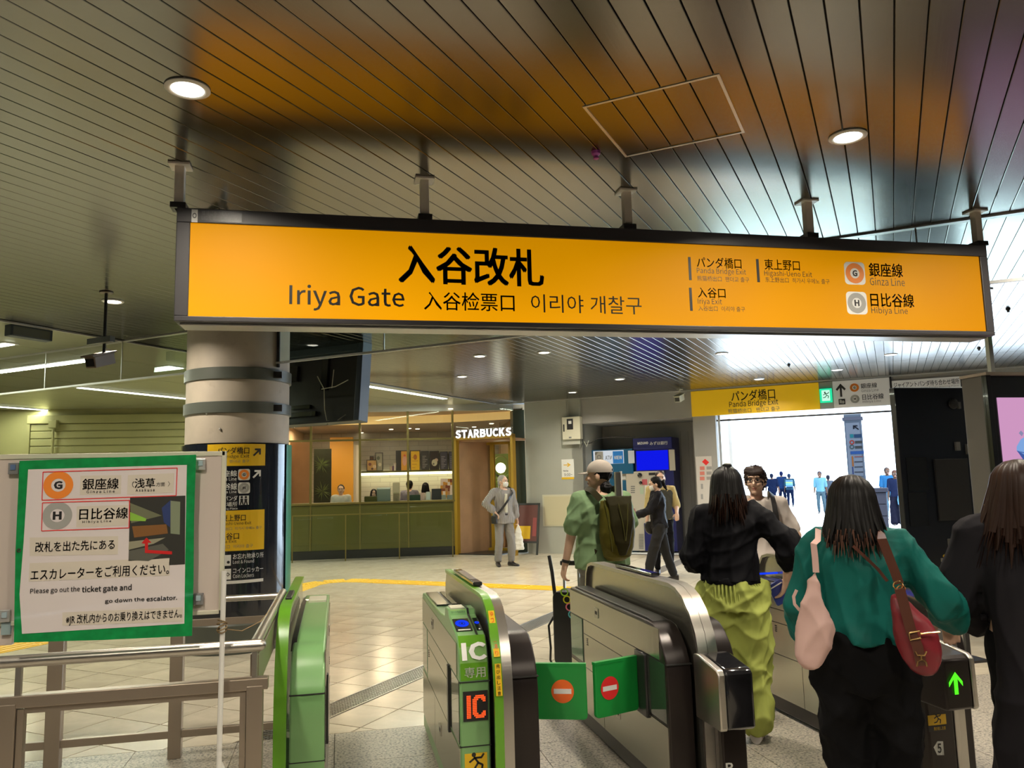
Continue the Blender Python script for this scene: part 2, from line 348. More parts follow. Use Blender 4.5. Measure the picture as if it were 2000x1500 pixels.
# tactile paving: one run across the hall, curving into another run along it
def tact(name, cs, w=.42):
    root = thing(name, (*hk(cs[0][0], cs[0][1])[:2], 0), 'yellow tactile paving strip running across the beige tiled floor', 'tactile paving')
    for i in range(len(cs)-1):
        a = hk(*cs[i][:2]); b = hk(*cs[i+1][:2]); d = (b-a)/np.linalg.norm(b-a); s = np.cross(Zv, d); L = np.linalg.norm(b-a); mb = MB(); a2 = a+d*.003; b2 = b-d*.003
        mb.box((a2+b2)/2+Zv*.002, (L-.006, w, .006), d, s, Zv)
        dots = cs[i][2]
        if dots:
            for p in range(5):
                for r in range(5): c = a+d*L*(p+.5)/5+s*w*((r+.5)/5-.5); mb.lathe(c+Zv*.005, [(.03, 0), (.022, .005), (0, .0055)], 6)
        else:
            for r in range(4): mb.box((a2+b2)/2+s*w*((r+.5)/4-.5)+Zv*.0075, (L*.9, .03, .005), d, s, Zv)
        mb.obj('tactile_tile', M_YELLOWTILE, root)
run = [(11.0, 1.65-.45*i, 0) for i in range(22)]
run += [(11.02, -8.1, 1), (10.95, -8.45, 1), (10.7, -8.7, 1), (10.35, -8.72, 1), (10.0, -8.6, 1), (9.6, -8.47, 0)]+[(9.15-.45*i, -8.45, 0) for i in range(10)]
tact('tactile_paving', run)
# ------------------------------------------------------------------ ceiling
ceil = thing('ceiling', (0, 0, ZC), 'lowered ceiling of long brushed metal slats with dark joints', kind='structure')
mb = MB(); Kb = -8.09
q = [hk(-7, Kb), hk(-7, 10), hk(16.4, 10), hk(16.4, Kb)]; mb.prism(q, Zv*(ZC+.03), Zv*(ZC+.3)); mb.obj('backing_board', M_DARK, ceil)
def slatmesh(L, w=.1155):
    pr = [(-w/2, .012), (-w/2, .0025), (-w/2+.0025, 0), (w/2-.0025, 0), (w/2, .0025), (w/2, .012)]
    mb = MB(); mb.add([(x, 0, z) for x, z in pr]+[(x, L, z) for x, z in pr], [(i, (i+1) % 6, 6+(i+1) % 6, 6+i) for i in range(6)]+[(5, 4, 3, 2, 1, 0), (6, 7, 8, 9, 10, 11)]); return mb
secs = [(-6.9, 6.255), (6.285, 8.765), (8.777, 11.395), (11.407, 13.9), (13.912, 16.1)]
HT = (3.37, 4.01, -1.185, -.57)     # access hatch
cnt = 0; srest = MB()
for si, (a, b) in enumerate(secs):
    mesh = None
    for i in range(-58, 94):
        k = -1.18+.06+.12*i
        if k < Kb+.03 or k > 9.6: continue
        segs = [(a, b)]
        if si == 0 and HT[2] < k < HT[3]: segs = [(a, HT[0]-.015), (HT[1]+.015, b)]
        for s0, s1 in segs:
            ind = cnt < 296 and (k < 4.2) and si < 3
            if ind:
                if len(segs) == 1:
                    if mesh is None: mm = slatmesh(s1-s0); mesh = bpy.data.meshes.new('slat'); mesh.from_pydata(mm.v, [], mm.f); mesh.materials.append(M_SLAT)
                    me = mesh
                else: mm = slatmesh(s1-s0); me = bpy.data.meshes.new('slat'); me.from_pydata(mm.v, [], mm.f); me.materials.append(M_SLAT)
                o = bpy.data.objects.new('slat', me); link(o, ceil); p = hk(s0, k); o.location = (p[0], p[1], 0); o.rotation_euler = (0, 0, -HA); cnt += 1
            else:
                mm = slatmesh(s1-s0); srest.add([Kv*(x+k)+Hv*(y+s0)+Zv*(z+ZC) for x, y, z in mm.v], mm.f)
o = srest.obj('far_slats', M_SLAT, ceil); o['kind'] = 'stuff'
# access hatch
hat = thing('ceiling_hatch', (*hk(3.69, -.88)[:2], ZC), 'square access hatch framed in pale metal in the slatted ceiling', 'hatch')
mb = MB(); h0, h1, k0, k1 = HT; t = .014
for a, b, c, d in ((h0-t, h0, k0-t, k1+t), (h1, h1+t, k0-t, k1+t), (h0, h1, k0-t, k0), (h0, h1, k1, k1+t)):
    mb.hexa([hk(x, y, z) for z in (ZC-.003, ZC+.01) for x, y in ((a, c), (a, d), (b, d), (b, c))])
mb.obj('hatch_frame', M_TRIM, hat)
for i in range(5):
    k = HT[2]+.0615+.123*i; mm = slatmesh(h1-h0-.01, .118); mb = MB(); mb.add([Kv*(x+k)+Hv*(y+h0+.005)+Zv*(z+ZC) for x, y, z in mm.v], mm.f); mb.obj('slat', M_SLAT, hat)
# edge trims
for nm, (h0, k0), (h1, k1), w, dz in (('trim_1', (-6.9, Kb-.01), (16.0, Kb-.01), .03, .006), ('trim_2', (16.06, Kb), (16.06, 9.5), .05, .01)):
    a = hk(h0, k0, ZC); b = hk(h1, k1, ZC); d = (b-a)/np.linalg.norm(b-a); mb = MB(); mb.box((a+b)/2-Zv*dz/2, (np.linalg.norm(b-a), w, .012+dz), d, np.cross(Zv, d), Zv); tag(mb.obj(nm, M_TRIM), kind='structure')
# left side: flat cream panels
cl = thing('ceiling_left', (0, 0, ZC), 'flat cream panelled ceiling on the side of the shutters', kind='structure')
mb = MB(); q = [hk(-7, -28), hk(-7, Kb-.02), hk(26, Kb-.02), hk(26, -28)]; mb.prism(q, Zv*(ZC+.02), Zv*(ZC+.3)); mb.obj('backing_board', M_DARK, cl)
P_W = 1.25; P_H = 2.5
for i in range(-2, 7):
    for j in range(13):
        h0 = 1.3+i*P_H; k1 = Kb-.03-j*P_W
        c = [h2*a+k2*b for a, b in ((h0+.004, k1-P_W+.004), (h0+.004, k1-.004), (h0+P_H-.004, k1-.004), (h0+P_H-.004, k1-P_W+.004))]
        c = clip(c, np.array([FS.n[0], FS.n[1]]), FS.o[:2]@FS.n[:2])
        if len(c) < 3: continue
        c = orient([np.array(p) for p in c]); n = len(c)
        mb = MB(); mb.add([(p[0], p[1], ZC+.002) for p in c]+[(p[0], p[1], ZC+.015) for p in c], [tuple(range(n-1, -1, -1))]+[(i_, (i_+1) % n, n+(i_+1) % n, n+i_) for i_ in range(n)]); mb.obj('ceiling_panel', M_PANELC, cl)
# ------------------------------------------------------------------ walls
def wall(name, fr, a0, a1, b0, b1, mt, d=.2, label=None):
    return tag(plate(fr, a0, a1, b0, b1, -d, 0).obj(name, mt), label, kind='structure')
uL = FS.px(376, 900)[0]; uP = FS.px(565, 1000)[0]
wall('wall_front', FS, -14, uP-.31, 0, ZC+.1, M_OLIVEWALL, label='olive green wall with rolled shutters behind the round pillar')
FK = Fr(Kv*9.8, -Hv)       # right end wall
wall('wall_right', FK, -18, 7.5, 0, 3.6, M_GRAYWALL)
FB = Fr(-Hv*7, -Kv); wall('wall_back', FB, -10, 20, 0, 3.6, M_PLASTER)
FLW = Fr(Kv*-19.5, Hv); wall('wall_left', FLW, -7.5, 16, 0, 3.6, M_OLIVEWALL)
kA = FH.px(1028, 940)[0]
wall('wall_gray', FH, kA, -6.05, 0, ZC, M_GRAYWALL, .18, 'pale grey plastered wall between the coffee shop and the cash machines').name = 'wall_middle'
FR = Fr(Hv*17.45, Kv)
wall('wall_recess', FR, -6.4, -3.1, 0, 3.2, M_GRAYHEAD, .1)
wall('wall_recess_side', Fr(hk(16.1, -6.05), Hv), .0, 1.4, 0, 2.85, M_GRAYWALL, .25).name = 'wall_inner'
wall('wall_column', FH, -3.62, -3.16, 0, 2.83, M_GRAYHEAD, 1.4)
wall('wall_fascia', FH, -6.05, 9.8, 2.82, ZC, M_GRAYHEAD, .35, 'grey fascia above the exit opening carrying the direction boards')
tag(plate(FH, -6.05, -3.62, 2.80, 2.82, -1.35, 0).obj('trim_3', M_GRAYHEAD), kind='structure')
wall('wall_exit_side', FH, 2.9, 9.8, 0, 2.82, M_GRAYWALL, .3)
# door rail and jamb of the exit opening
dr = thing('door_1', (*hk(16.25, -1.5)[:2], 0), kind='structure')
plate(FH, -3.16, 2.9, 2.70, 2.735, -.2, -.14).obj('door_rail', M_FRAMEDK, dr)
for k in (-3.14, .9, 2.8): plate(FH, k, k+.05, 0, 2.82, -.2, -.13).obj('door_jamb', M_TRIM, dr)
# shutters on the olive wall
for n_, (x0, x1) in enumerate(((60, 372),)):
    a0 = FS.px(x0, 850)[0]; a1 = FS.px(x1, 850)[0]; b1 = FS.px(300, 825)[1]
    sh = thing('roller_shutter', FS.P((a0+a1)/2, 0), 'pale olive roller shutter in the wall behind the hand-lettered notice board', 'shutter')
    for i in range(14):
        z0 = b1-.16*(i+1); plate(FS, a0, a1, z0+.006, z0+.154, 0, .03).obj('slat', M_OLIVEWALL, sh, bevel=.012, seg=1)
        if z0 < .2: break
    for a in (a0-.06, a1): plate(FS, a, a+.06, 0, b1+.06, 0, .06).obj('guide_rail', M_OLIVEWALL, sh)
    plate(FS, a0-.06, a1+.06, b1+.0, b1+.18, 0, .08).obj('head_box', M_OLIVEWALL, sh, bevel=.01)
a = FS.px(108, 840)[0]; v = thing('wall_pipe', FS.P(a, 0), 'thin vertical pipe with a junction box on the olive wall', 'pipe')
MB().tube([FS.P(a, 0.01, .1), FS.P(a, 3.0, .1)], .025).obj('pipe', M_OLIVEWALL, v, smooth=True); plate(FS, a-.08, a+.08, 2.95, 3.12, .0, .16).obj('junction_box', M_OLIVEWALL, v, bevel=.01)
# ------------------------------------------------------------------ smoke barrier hung from the ceiling
FBAR = Fr(Hv*6.27, Kv); bz = 2.877
br = thing('smoke_barrier', (*hk(6.27, 0)[:2], bz), 'clear glass smoke barrier hanging from the ceiling across the hall beside the pillar', 'smoke barrier')
ks = [FBAR.px(x, 700)[0] for x in (90, 238)]; kj = [ -13.5, ks[0], ks[1]]; kj2 = [FBAR.px(750, 670)[0], FBAR.px(1033, 655)[0]]
edges = [-13.5, ks[0], ks[1], -6.80, None, -5.72, kj2[0], kj2[1], 2*kj2[1]-kj2[0], 3*kj2[1]-2*kj2[0], 4*kj2[1]-3*kj2[0], 5*kj2[1]-4*kj2[0], 6*kj2[1]-5*kj2[0]]
for a, b in zip(edges, edges[1:]):
    if a is None or b is None: continue
    plate(FBAR, a+.004, b-.004, bz+.02, ZC-.01, -.003, .003).obj('glass_pane', M_BARRIER, br)
    plate(FBAR, b-.006, b+.006, bz+.02, ZC-.01, -.006, .006).obj('joint_strip', M_TRIM, br)
for a, b in ((-13.5, -6.78), (-5.74, edges[-1])):
    plate(FBAR, a, b, bz, bz+.022, -.012, .012).obj('bottom_rail', M_TRIM, br); plate(FBAR, a, b, ZC-.012, ZC+.002, -.03, .03).obj('top_rail', M_TRIM, br)
# ------------------------------------------------------------------ ceiling lights
def downlight(h, k, first=[None], r=.072):
    if first[0] is None:
        t = thing('downlight', (0, 0, ZC), None, 'downlight', 'downlights in the slatted ceiling')
        mb = MB(); mb.lathe((0, 0, 0), [(r+.022, ZC+.002), (r+.024, ZC-.006), (r+.012, ZC-.013), (r, ZC-.010), (r*.93, ZC-.004)], 36); mb.obj('trim_ring', M_WHITE, t, smooth=60)
        mb = MB(); mb.lathe((0, 0, 0), [(r*.95, ZC-.008), (r*.8, ZC-.002), (0.0, ZC-.001)], 36); mb.obj('reflector_bowl', E_DISC, t, smooth=True)
        POS_l = bpy.data.lights.new('lamp_light', 'AREA'); POS_l.shape = 'DISK'; POS_l.size = .12; POS_l.energy = DOWN_E; POS_l.color = (1, .89, .72); POS_l.spread = math.radians(150)
        l = bpy.data.objects.new('lamp_light', POS_l); link(l, t); l.location = (0, 0, -.03); first[0] = t; o = t
    else: o = copy_tree(first[0])
    p = hk(h, k); o.location = (p[0], p[1], ZC); o['label'] = 'round recessed downlight with a white trim ring in the slatted ceiling'; return o
DL = {(2.35, -2.68): 'glowing downlight at the upper left, above the amber sign', (4.34, -.08): 'glowing downlight at the upper right, above the amber sign', (4.86, -6.44): 'downlight directly above the security camera at left', (9.66, -5.12): 'downlight nearest the hanging black screen, right under the sign edge',
 (9.89, -4.23): 'downlight right under the middle of the amber sign', (11.39, -6.38): 'downlight above the coffee shop, behind the black screen', (14.84, -5.75): 'downlight straight above the cream control box', (13.37, -4.27): 'downlight above the recess of the cash machines', (14.98, -2.1): 'downlight just above the yellow exit board',
 (11.46, -2.1): 'downlight in the bright ceiling band, above the yellow exit board', (13.09, .11): 'downlight at the far right of the bright ceiling band', (14.49, -.73): 'downlight right above the green exit sign'}
for h, k in list(DL)+[(7.4, -.6), (6.9, -3.4), (5.6, -1.6), (5.4, 1.2), (7.9, 3.0), (.2, -5.2), (1.6, 2.6), (-1.5, -.8), (12.2, 3.5), (4.4, 4.2), (-2.5, -5), (.39, -1.45), (1.1, .45), (2.1, 1.5)]:  # unseen downlights follow the named ones, several added to brighten poster, gates and figures
    o = downlight(h, k); o['label'] = DL.get((h, k), 'unseen extra round downlight with a white trim ring')
def tube_light(h0, k0, h1, k1, lab, w=.12, n=1):
    a = hk(h0, k0); b = hk(h1, k1); d = (b-a)/np.linalg.norm(b-a); s = np.cross(Zv, d); L = np.linalg.norm(b-a); c = (a+b)/2
    t = thing('fluorescent_light', (c[0], c[1], ZC), lab, 'ceiling light', 'fluorescent strips over the left side')
    MB().box(c+Zv*(ZC-.004), (L+.05, w*n+.06, .012), d, s, Zv).obj('housing', M_WHITE, t)
    for i in range(n): MB().box(c+s*(i-(n-1)/2)*w*1.1+Zv*(ZC-.014), (L, w*.9, .012), d, s, Zv).obj('diffuser', E_TUBE, t)
    l = bpy.data.lights.new('tube_light', 'AREA'); l.shape = 'RECTANGLE'; l.size = L; l.size_y = .1; l.energy = TUBE_E*L/3; l.color = (.94, 1, .78)
    o = bpy.data.objects.new('tube_light', l); link(o, t); o.location = (0, 0, -.03); o.rotation_euler = (0, 0, math.atan2(d[1], d[0]))
tube_light(8.7, -12.3, 13.6, -12.3, 'white fluorescent strip over the shutters, meeting the round pillar')
tube_light(11.2, -8.37, 14.19, -8.37, 'white fluorescent strip beside the edge of the slatted ceiling, in front of the coffee shop')
tube_light(7.5, -16.2, 11.5, -16.2, 'white fluorescent strip nearest the left wall')
tube_light(8.0, -13.6, 8.0, -9.2, 'broad double fluorescent fitting added in place of strips reflected in the glass smoke barrier', .13, 2)  # added fitting, stands for tubes mirrored in the barrier glass
tube_light(5.65, -12.6, 5.65, -9.25, 'fluorescent fitting on the near side of the smoke barrier, cut by the picture edge')
tube_light(1.5, -15.0, 1.5, -10.0, 'fluorescent fitting over the concourse behind the notice board')
# ------------------------------------------------------------------ outside
OUT = mat('pale_concrete', (.75, .78, .80), .9, spec=.1); OUTB = mat('pale_facade', (.75, .78, .8), .6)
mb = MB(); q = [hk(16.4, -40), hk(16.4, 60), hk(120, 60), hk(120, -40)]; mb.prism(q, Zv*-.2, Zv*-.003); tag(mb.obj('ground_outside', OUT), kind='structure')
bd = thing('station_building', (*hk(78, 0)[:2], 0), 'pale building across the bright plaza with a row of slit windows', 'building')
FO = Fr(Hv*78, Kv); plate(FO, -40, 60, 0, 16, -3, 0).obj('facade', OUTB, bd)
M_CY = mat('cyan_window', (.45, .8, .8), .3)
for x in (1575, 1591, 1607, 1623, 1640): ppx(FO, x-3, 835, x+3, 853, 0, .15).obj('window', M_CY, bd)
for y in (862, 905): ppx(FO, 1420, y, 1700, y+1.5, 0, .3).obj('string_course', OUT, bd)
M_BLU = mat('pale_blue_sign', (.3, .6, .75), .5)
FO2 = Fr(Hv*30, Kv)
gy = thing('lane_gantry', FO2.w(1418, 940), 'thin pale gantry seen through the exit at the left of the plaza', 'gantry')
MB().tube([FO2.P(FO2.px(1431, 880)[0], 0), FO2.w(1431, 876)], .06).obj('post', OUT, gy); MB().tube([FO2.w(1431, 877), FO2.w(1402, 879)], .04).obj('upper_beam', M_BLU, gy); MB().tube([FO2.w(1431, 883), FO2.w(1402, 885)], .04).obj('lower_beam', M_GREYPRINT, gy)
# ------------------------------------------------------------------ the big hanging sign
YS = 4.37; FY = Fr((0, YS, 0), (1, 0, 0)); sx0, sx1, sz0, sz1, sdp = -.862, 4.285, 2.485, 3.108, .22
sg = thing('hanging_sign', ((sx0+sx1)/2, YS+sdp/2, sz0), 'long backlit amber station gate sign in a black frame hung on five posts', 'sign')
mb = plate(FY, sx0, sx1, sz0, sz1, -sdp, -.03); mb.obj('sign_case', M_FRAMEDK, sg, bevel=.006)
t = .075; tb = .028
for a0, a1, b0, b1 in ((sx0, sx1, sz1-t-.005, sz1), (sx0, sx1, sz0, sz0+tb), (sx0, sx0+.07, sz0+tb, sz1-t-.005), (sx1-.06, sx1, sz0+tb, sz1-t-.005)): plate(FY, a0, a1, b0, b1, -.03, .012).obj('sign_frame', M_FRAMEDK, sg, bevel=.004)
plate(FY, sx0+.02, sx1-.02, sz0-.012, sz0, -.19, -.04).obj('bottom_channel', M_TRIM, sg, bevel=.003)
M_FACE = bpy.data.materials.new('backlit_amber'); M_FACE.use_nodes = True; N = M_FACE.node_tree.nodes; L = M_FACE.node_tree.links; b = N['Principled BSDF']
b.inputs['Base Color'].default_value = (.14, .05, .0, 1); b.inputs['Specular IOR Level'].default_value = .15; b.inputs['Roughness'].default_value = .55; b.inputs['Emission Color'].default_value = (1, .40, .0, 1)
tc = N.new('ShaderNodeTexCoord'); n1 = N.new('ShaderNodeTexNoise'); n1.inputs['Scale'].default_value = .9; n1.inputs['Detail'].default_value = 1; L.new(tc.outputs['Object'], n1.inputs['Vector'])
sp = N.new('ShaderNodeSeparateXYZ'); L.new(tc.outputs['Object'], sp.inputs[0])
mr = N.new('ShaderNodeMapRange'); mr.inputs[1].default_value = .05; mr.inputs[2].default_value = .55; mr.inputs[3].default_value = .88; mr.inputs[4].default_value = .60; L.new(sp.outputs[2], mr.inputs[0])   # backlight falloff put into the emission, brighter low down
mx_ = N.new('ShaderNodeMapRange'); mx_.inputs[1].default_value = -2.6; mx_.inputs[2].default_value = 2.6; mx_.inputs[3].default_value = 1.12; mx_.inputs[4].default_value = .68; L.new(sp.outputs[0], mx_.inputs[0])
mn = N.new('ShaderNodeMapRange'); mn.inputs[1].default_value = .3; mn.inputs[2].default_value = .7; mn.inputs[3].default_value = .9; mn.inputs[4].default_value = 1.1; L.new(n1.outputs['Fac'], mn.inputs[0])
m1 = N.new('ShaderNodeMath'); m1.operation = 'MULTIPLY'; L.new(mr.outputs[0], m1.inputs[0]); L.new(mx_.outputs[0], m1.inputs[1]); m2 = N.new('ShaderNodeMath'); m2.operation = 'MULTIPLY'; L.new(m1.outputs[0], m2.inputs[0]); L.new(mn.outputs[0], m2.inputs[1]); L.new(m2.outputs[0], b.inputs['Emission Strength'])
plate(FY, sx0+.07, sx1-.06, sz0+tb, sz1-t-.005, -.03, 0).obj('amber_face', M_FACE, sg)
for s, x0, y0, x1, y1, bo in (('入谷改札', 778, 482, 1062, 557, .022), ('Iriya Gate', 565, 558, 790, 608, .006), ('入谷检票口', 828, 571, 1005, 607, .006), ('이리야 개찰구', 1037, 577, 1253, 612, -.004),
    ('パンダ橋口', 1361, 503, 1448, 524, .01), ('Panda Bridge Exit', 1361, 524, 1457, 538, 0), ('熊猫桥出口  팬더교 출구', 1362, 540, 1463, 550, 0),
    ('東上野口', 1493, 507, 1562, 528, .01), ('Higashi-Ueno Exit', 1493, 529, 1586, 543, 0), ('东上野出口  히가시 우에노 출구', 1495, 543, 1620, 553, 0),
    ('入谷口', 1363, 562, 1417, 582, .01), ('Iriya Exit', 1363, 583, 1410, 597, 0), ('入谷出口  이리야 출구', 1364, 598, 1455, 608, 0),
    ('銀座線', 1697, 514, 1763, 541, .015), ('Ginza Line', 1699, 543, 1767, 558, 0), ('日比谷線', 1700, 573, 1785, 600, .015), ('Hibiya Line', 1702, 600, 1773, 616, 0)):
    tpx(FY, s, x0, y0, x1, y1, .002, bo).obj('lettering', M_BLACKPRINT, sg)
for x0, y0, x1, y1 in ((1345, 502, 1350, 547), (1478, 506, 1483, 551), (1347, 562, 1352, 607)): ppx(FY, x0, y0, x1, y1, 0, .002).obj('divider_bar', M_BLACKPRINT, sg)
logo(FY, 1649, 512, 1689, 556, 'G', M_RINGO, sg); logo(FY, 1653, 570, 1693, 614, 'H', M_RINGG, sg)
ppx(FY, 374, 409, 386, 434, .012, .014).obj('small_sticker', M_WHITEPRINT, sg); f_ = FY; a, bb = FY.px(380, 421, .015); disc(FY, a, bb, .006, .011, .0155, ry=1.4).obj('sticker_mark', M_GREYPRINT, sg)
ppx(FY, 388, 411, 472, 433, .012, .0135).obj('label_strip', M_BLACKSAT, sg); tpx(FY, '環境にやさしい', 394, 413, 447, 421, .0145).obj('lettering', M_GREYPRINT, sg); tpx(FY, 'LEDを使用しています', 394, 422, 468, 431, .0145).obj('lettering', M_GREYPRINT, sg)
M_POST = mat('pale_painted_post', (.86, .78, .68), .4)
for x in (-.857, .477, 1.724, 2.97, 4.262):
    p = MB(); p.box((x, YS+.03, (ZC+sz1)/2), (.05, .05, ZC-sz1)); p.obj('hanger_post', M_POST, sg, bevel=.004)
    p = MB(); p.box((x, YS+.03, ZC-.006), (.11, .11, .01)); p.obj('mount_plate', M_POST, sg)
    p = MB(); p.box((x, YS+.03, sz1+.015), (.08, .09, .03)); p.obj('foot_bracket', M_BLACKSAT, sg)
# ------------------------------------------------------------------ ticket gates
def FX(x, sgn=-1): return Fr((x, 0, 0), (0, sgn, 0))        # side frames; sgn -1 faces -X
YF, YE = 3.72, 5.38
P_DK = [(YE, .02), (YE, .83), (YE-.03, .862), (3.95, .86), (3.88, .85), (3.82, .815), (3.765, .76), (3.735, .70), (3.722, .63), (YF, .5), (YF, .02)]
P_GR = [(YE, .02), (YE, .85), (YE-.02, .875), (4.45, .885), (4.24, .90), (4.21, .955), (4.09, .955), (4.07, .93), (3.80, .875), (3.762, .83), (3.735, .76), (3.722, .69), (YF, .6), (YF, .02)]
P_W = [(3.61, .02), (3.61, .6), (3.625, .72), (3.66, .84), (3.72, .93), (3.80, 1.0), (3.88, 1.033), (3.96, 1.045), (5.28, 1.03), (5.36, 1.01), (5.41, .95), (5.43, .86), (5.43, .02)]
def shell(pr, x0, x1, name, m_, parent, bevel=.008):
    mb = MB(); mb.prism([(0, y, z) for y, z in pr], (x0, 0, 0), (x1, 0, 0)); return mb.obj(name, m_, parent, bevel=bevel, smooth=30)
def ribbon(path, x0, x1, th, name, m_, parent):
    P = [np.array(p) for p in path]; inn = []
    for i in range(len(P)):
        d = P[min(i+1, len(P)-1)]-P[max(i-1, 0)]; d = d/np.linalg.norm(d); inn.append(P[i]+np.array([d[1], -d[0]])*th)
    n = len(P); v = []
    for x in (x0, x1): v += [(x, *p) for p in P]+[(x, *p) for p in inn]
    f = []
    for i in range(n-1):
        f += [(i, i+1, 2*n+i+1, 2*n+i), (n+i, 3*n+i, 3*n+i+1, n+i+1), (i, n+i, n+i+1, i+1), (2*n+i, 2*n+i+1, 3*n+i+1, 3*n+i)]
    f += [(0, 2*n, 3*n, n), (n-1, 2*n-1, 4*n-1, 3*n-1)]
    mb = MB(); mb.add(v, f); return mb.obj(name, m_, parent, smooth=30)
mcol0 = lambda c: mat('printed', c, .45)
M_WINDOW = mat('dark_green_window', (.03, .14, .07), .12, .1, coat=.5); M_WINDK = mat('smoky_window', (.035, .045, .035), .1, coat=.4)
M_SIDE = mat('gate_side_steel', (.47, .45, .38), .22, .9, brush=((2, 60, 2), .03)); M_SEAM = mat('seam_black', (.015, .015, .015), .6)
M_LED = emitter('red_led', (1, .10, .02), 1.3); M_LEDG = emitter('green_led', (.1, 1, .02), 1.2); M_BLUEL = emitter('blue_reader_glow', (.01, .05, .9), 1.0)
M_KICK = mat('grey_kick_plate', (.09, .10, .085), .4)
def side(x, sgn, parent, gl=M_WINDOW, gn=M_WINDK, x_in=.02):
    """steel side panels with windows, seams, lock; sgn -1 looks towards -X"""
    fr = FX(x, sgn); A = lambda y: y*sgn
    def pl(y0, y1, z0, z1, o0, o1, nm, m_):
        a, b_ = sorted((A(y0), A(y1))); return plate(fr, a, b_, z0, z1, o0, o1).obj(nm, m_, parent)
    pl(3.80, 5.36, .695, .845, -.002, .004, 'side_panel', M_SIDE)
    pl(4.10, 5.06, .605, .69, -.002, .004, 'side_panel', M_SIDE); pl(4.10, 5.06, .395, .60, -.002, .004, 'side_panel', M_SIDE)
    pl(3.735, 4.70, .11, .39, -.002, .004, 'side_panel', M_SIDE); pl(4.705, 5.36, .11, .39, -.002, .004, 'side_panel', M_SIDE)
    pl(5.10, 5.36, .415, .685, -.002, .003, 'window_pane', gl); pl(3.745, 4.03, .405, .685, -.002, .003, 'window_pane', gn)
    pl(3.76, 5.34, .03, .10, -.02, -.006, 'kick_plate', M_KICK)
    for y, z in ((4.78, .775), (4.45, .27)): pl(y-.035, y+.035, z-.028, z+.028, .004, .007, 'lock_plate', M_STEEL); pl(y-.02, y+.02, z-.01, z+.01, .007, .0085, 'lock_slot', M_BLACKPRINT)
    for i in range(4): pl(4.98, 5.0, .54+.012*i, .547+.012*i, .004, .006, 'vent_slit', M_BLACKPRINT)
    pl(4.05, 4.09, .37, .69, .0, .012, 'hinge_strip', M_BLACKSAT)
def flap(parent_label, x0, y0, x1, y1, colr, lab):
    d = np.array([x1-x0, y1-y0, 0]); Lh = np.linalg.norm(d); d /= Lh; fr = Fr((x0, y0, 0), d if d[0] > 0 else -d)
    if d[0] < 0: fr.o = np.array([x1, y1, 0.])
    t = thing('gate_flap', ((x0+x1)/2, (y0+y1)/2, .385), lab, 'gate flap', 'green gate flaps')
    rrect(fr, 0, Lh, .385, .66, .02, .012, o0=-.012).obj('flap_panel', M_FLAP, t, bevel=.004)
    plate(fr, 0, Lh, .648, .662, -.014, .014).obj('edge_strip', M_FLAP, t)
    ca = Lh*.62 if d[0] > 0 else Lh*.32; disc(fr, ca, .525, 0, .058, .014).obj('stop_disc', colr, t); plate(fr, ca-.045, ca+.045, .513, .537, .014, .0155).obj('stop_bar', M_WHITEPRINT, t)
flap(0, .93, 4.11, 1.235, 4.0, M_ORANGE, 'green gate flap with an orange no-entry disc, hinged on the green gate marked IC')
flap(0, 1.54, 4.09, 1.275, 4.0, M_RED, 'green gate flap with a red no-entry disc, hinged on the black gate')
# gate 1: green end unit next to the railing
g1 = thing('ticket_gate', (-.17, 4.5, 0), 'green ticket gate end unit beside the metal railing, curved front and no display', 'ticket gate', 'ticket gates in a row')
P1 = [(YE, .02), (YE, .87), (YE-.02, .9), (4.9, .905), (4.3, .885), (4.02, .875), (4.0, .865), (3.93, .868), (3.85, .85), (3.78, .79), (3.735, .72), (3.722, .69), (YF, .6), (YF, .02)]
shell([(y, z) for y, z in P1], -.215, -.065, 'green_shell', M_GREENSOFT, g1)
plate(Fr((0, YF, 0), (1, 0, 0)), -.217, -.063, .683, .688, -.02, .0015).obj('front_seam', M_SEAM, g1); plate(Fr((0, YF, 0), (1, 0, 0)), -.217, -.063, .40, .404, -.02, .0015).obj('front_seam', M_SEAM, g1)
shell([(5.3, .86), (5.3, .895), (4.9, .912), (4.3, .893), (4.03, .883), (3.98, .87), (3.9, .84)], -.222, -.198, 'dark_groove', M_BLACKSAT, g1, 0)
shell([(5.2, .89), (5.2, .915), (4.98, .918), (4.98, .89)], -.185, -.08, 'cream_indicator', M_CREAM, g1, .003)
side(-.065, 1, g1)
shell([(YE+.02, .02)]+[(YE+.02, .9), (5.3, 1.01), (4.0, 1.02), (3.85, .99), (3.75, .93), (3.68, .82), (3.65, .65), (3.65, .02)], -.258, -.235, 'wing_plate', M_CLEAR, g1, 0)
ribbon(P_W[:9], -.275, -.222, .02, 'wing_band', M_GREENLIME, g1); MB().box((-.249, 4.28, 1.045), (.03, .28, .018)).obj('band_cap', M_BLACKSAT, g1, bevel=.004)
# gate 2: green IC gate with black back half
g2 = thing('ticket_gate', (.72, 4.5, 0), 'green ticket gate marked IC with a red LED panel and round blue card reader', 'ticket gate', 'ticket gates in a row')
shell(P_GR, .54, .680, 'green_shell', M_GREENSOFT, g2)
side(.54, -1, g2)
FF = Fr((0, YF, 0), (1, 0, 0)); 
for z in (.683, .40): plate(FF, .538, .682, z-.0025, z+.0025, -.02, .0015).obj('front_seam', M_SEAM, g2)
FC = FrP([(3.72, .6), (3.722, .69), (3.735, .76), (3.762, .83), (3.80, .875)])
a0, a1 = .542, .668; mb = MB()
pr = [(3.7215, .69), (3.7335, .765), (3.7605, .833), (3.797, .878)]
for (ya, za), (yb, zb) in zip(pr, pr[1:]): mb.add([(.545, ya-.0015, za+.0005), (.672, ya-.0015, za+.0005), (.672, yb-.0015, zb+.0005), (.545, yb-.0015, zb+.0005)], [(0, 1, 2, 3)])
mb.obj('lime_face', M_GREENLIME, g2)
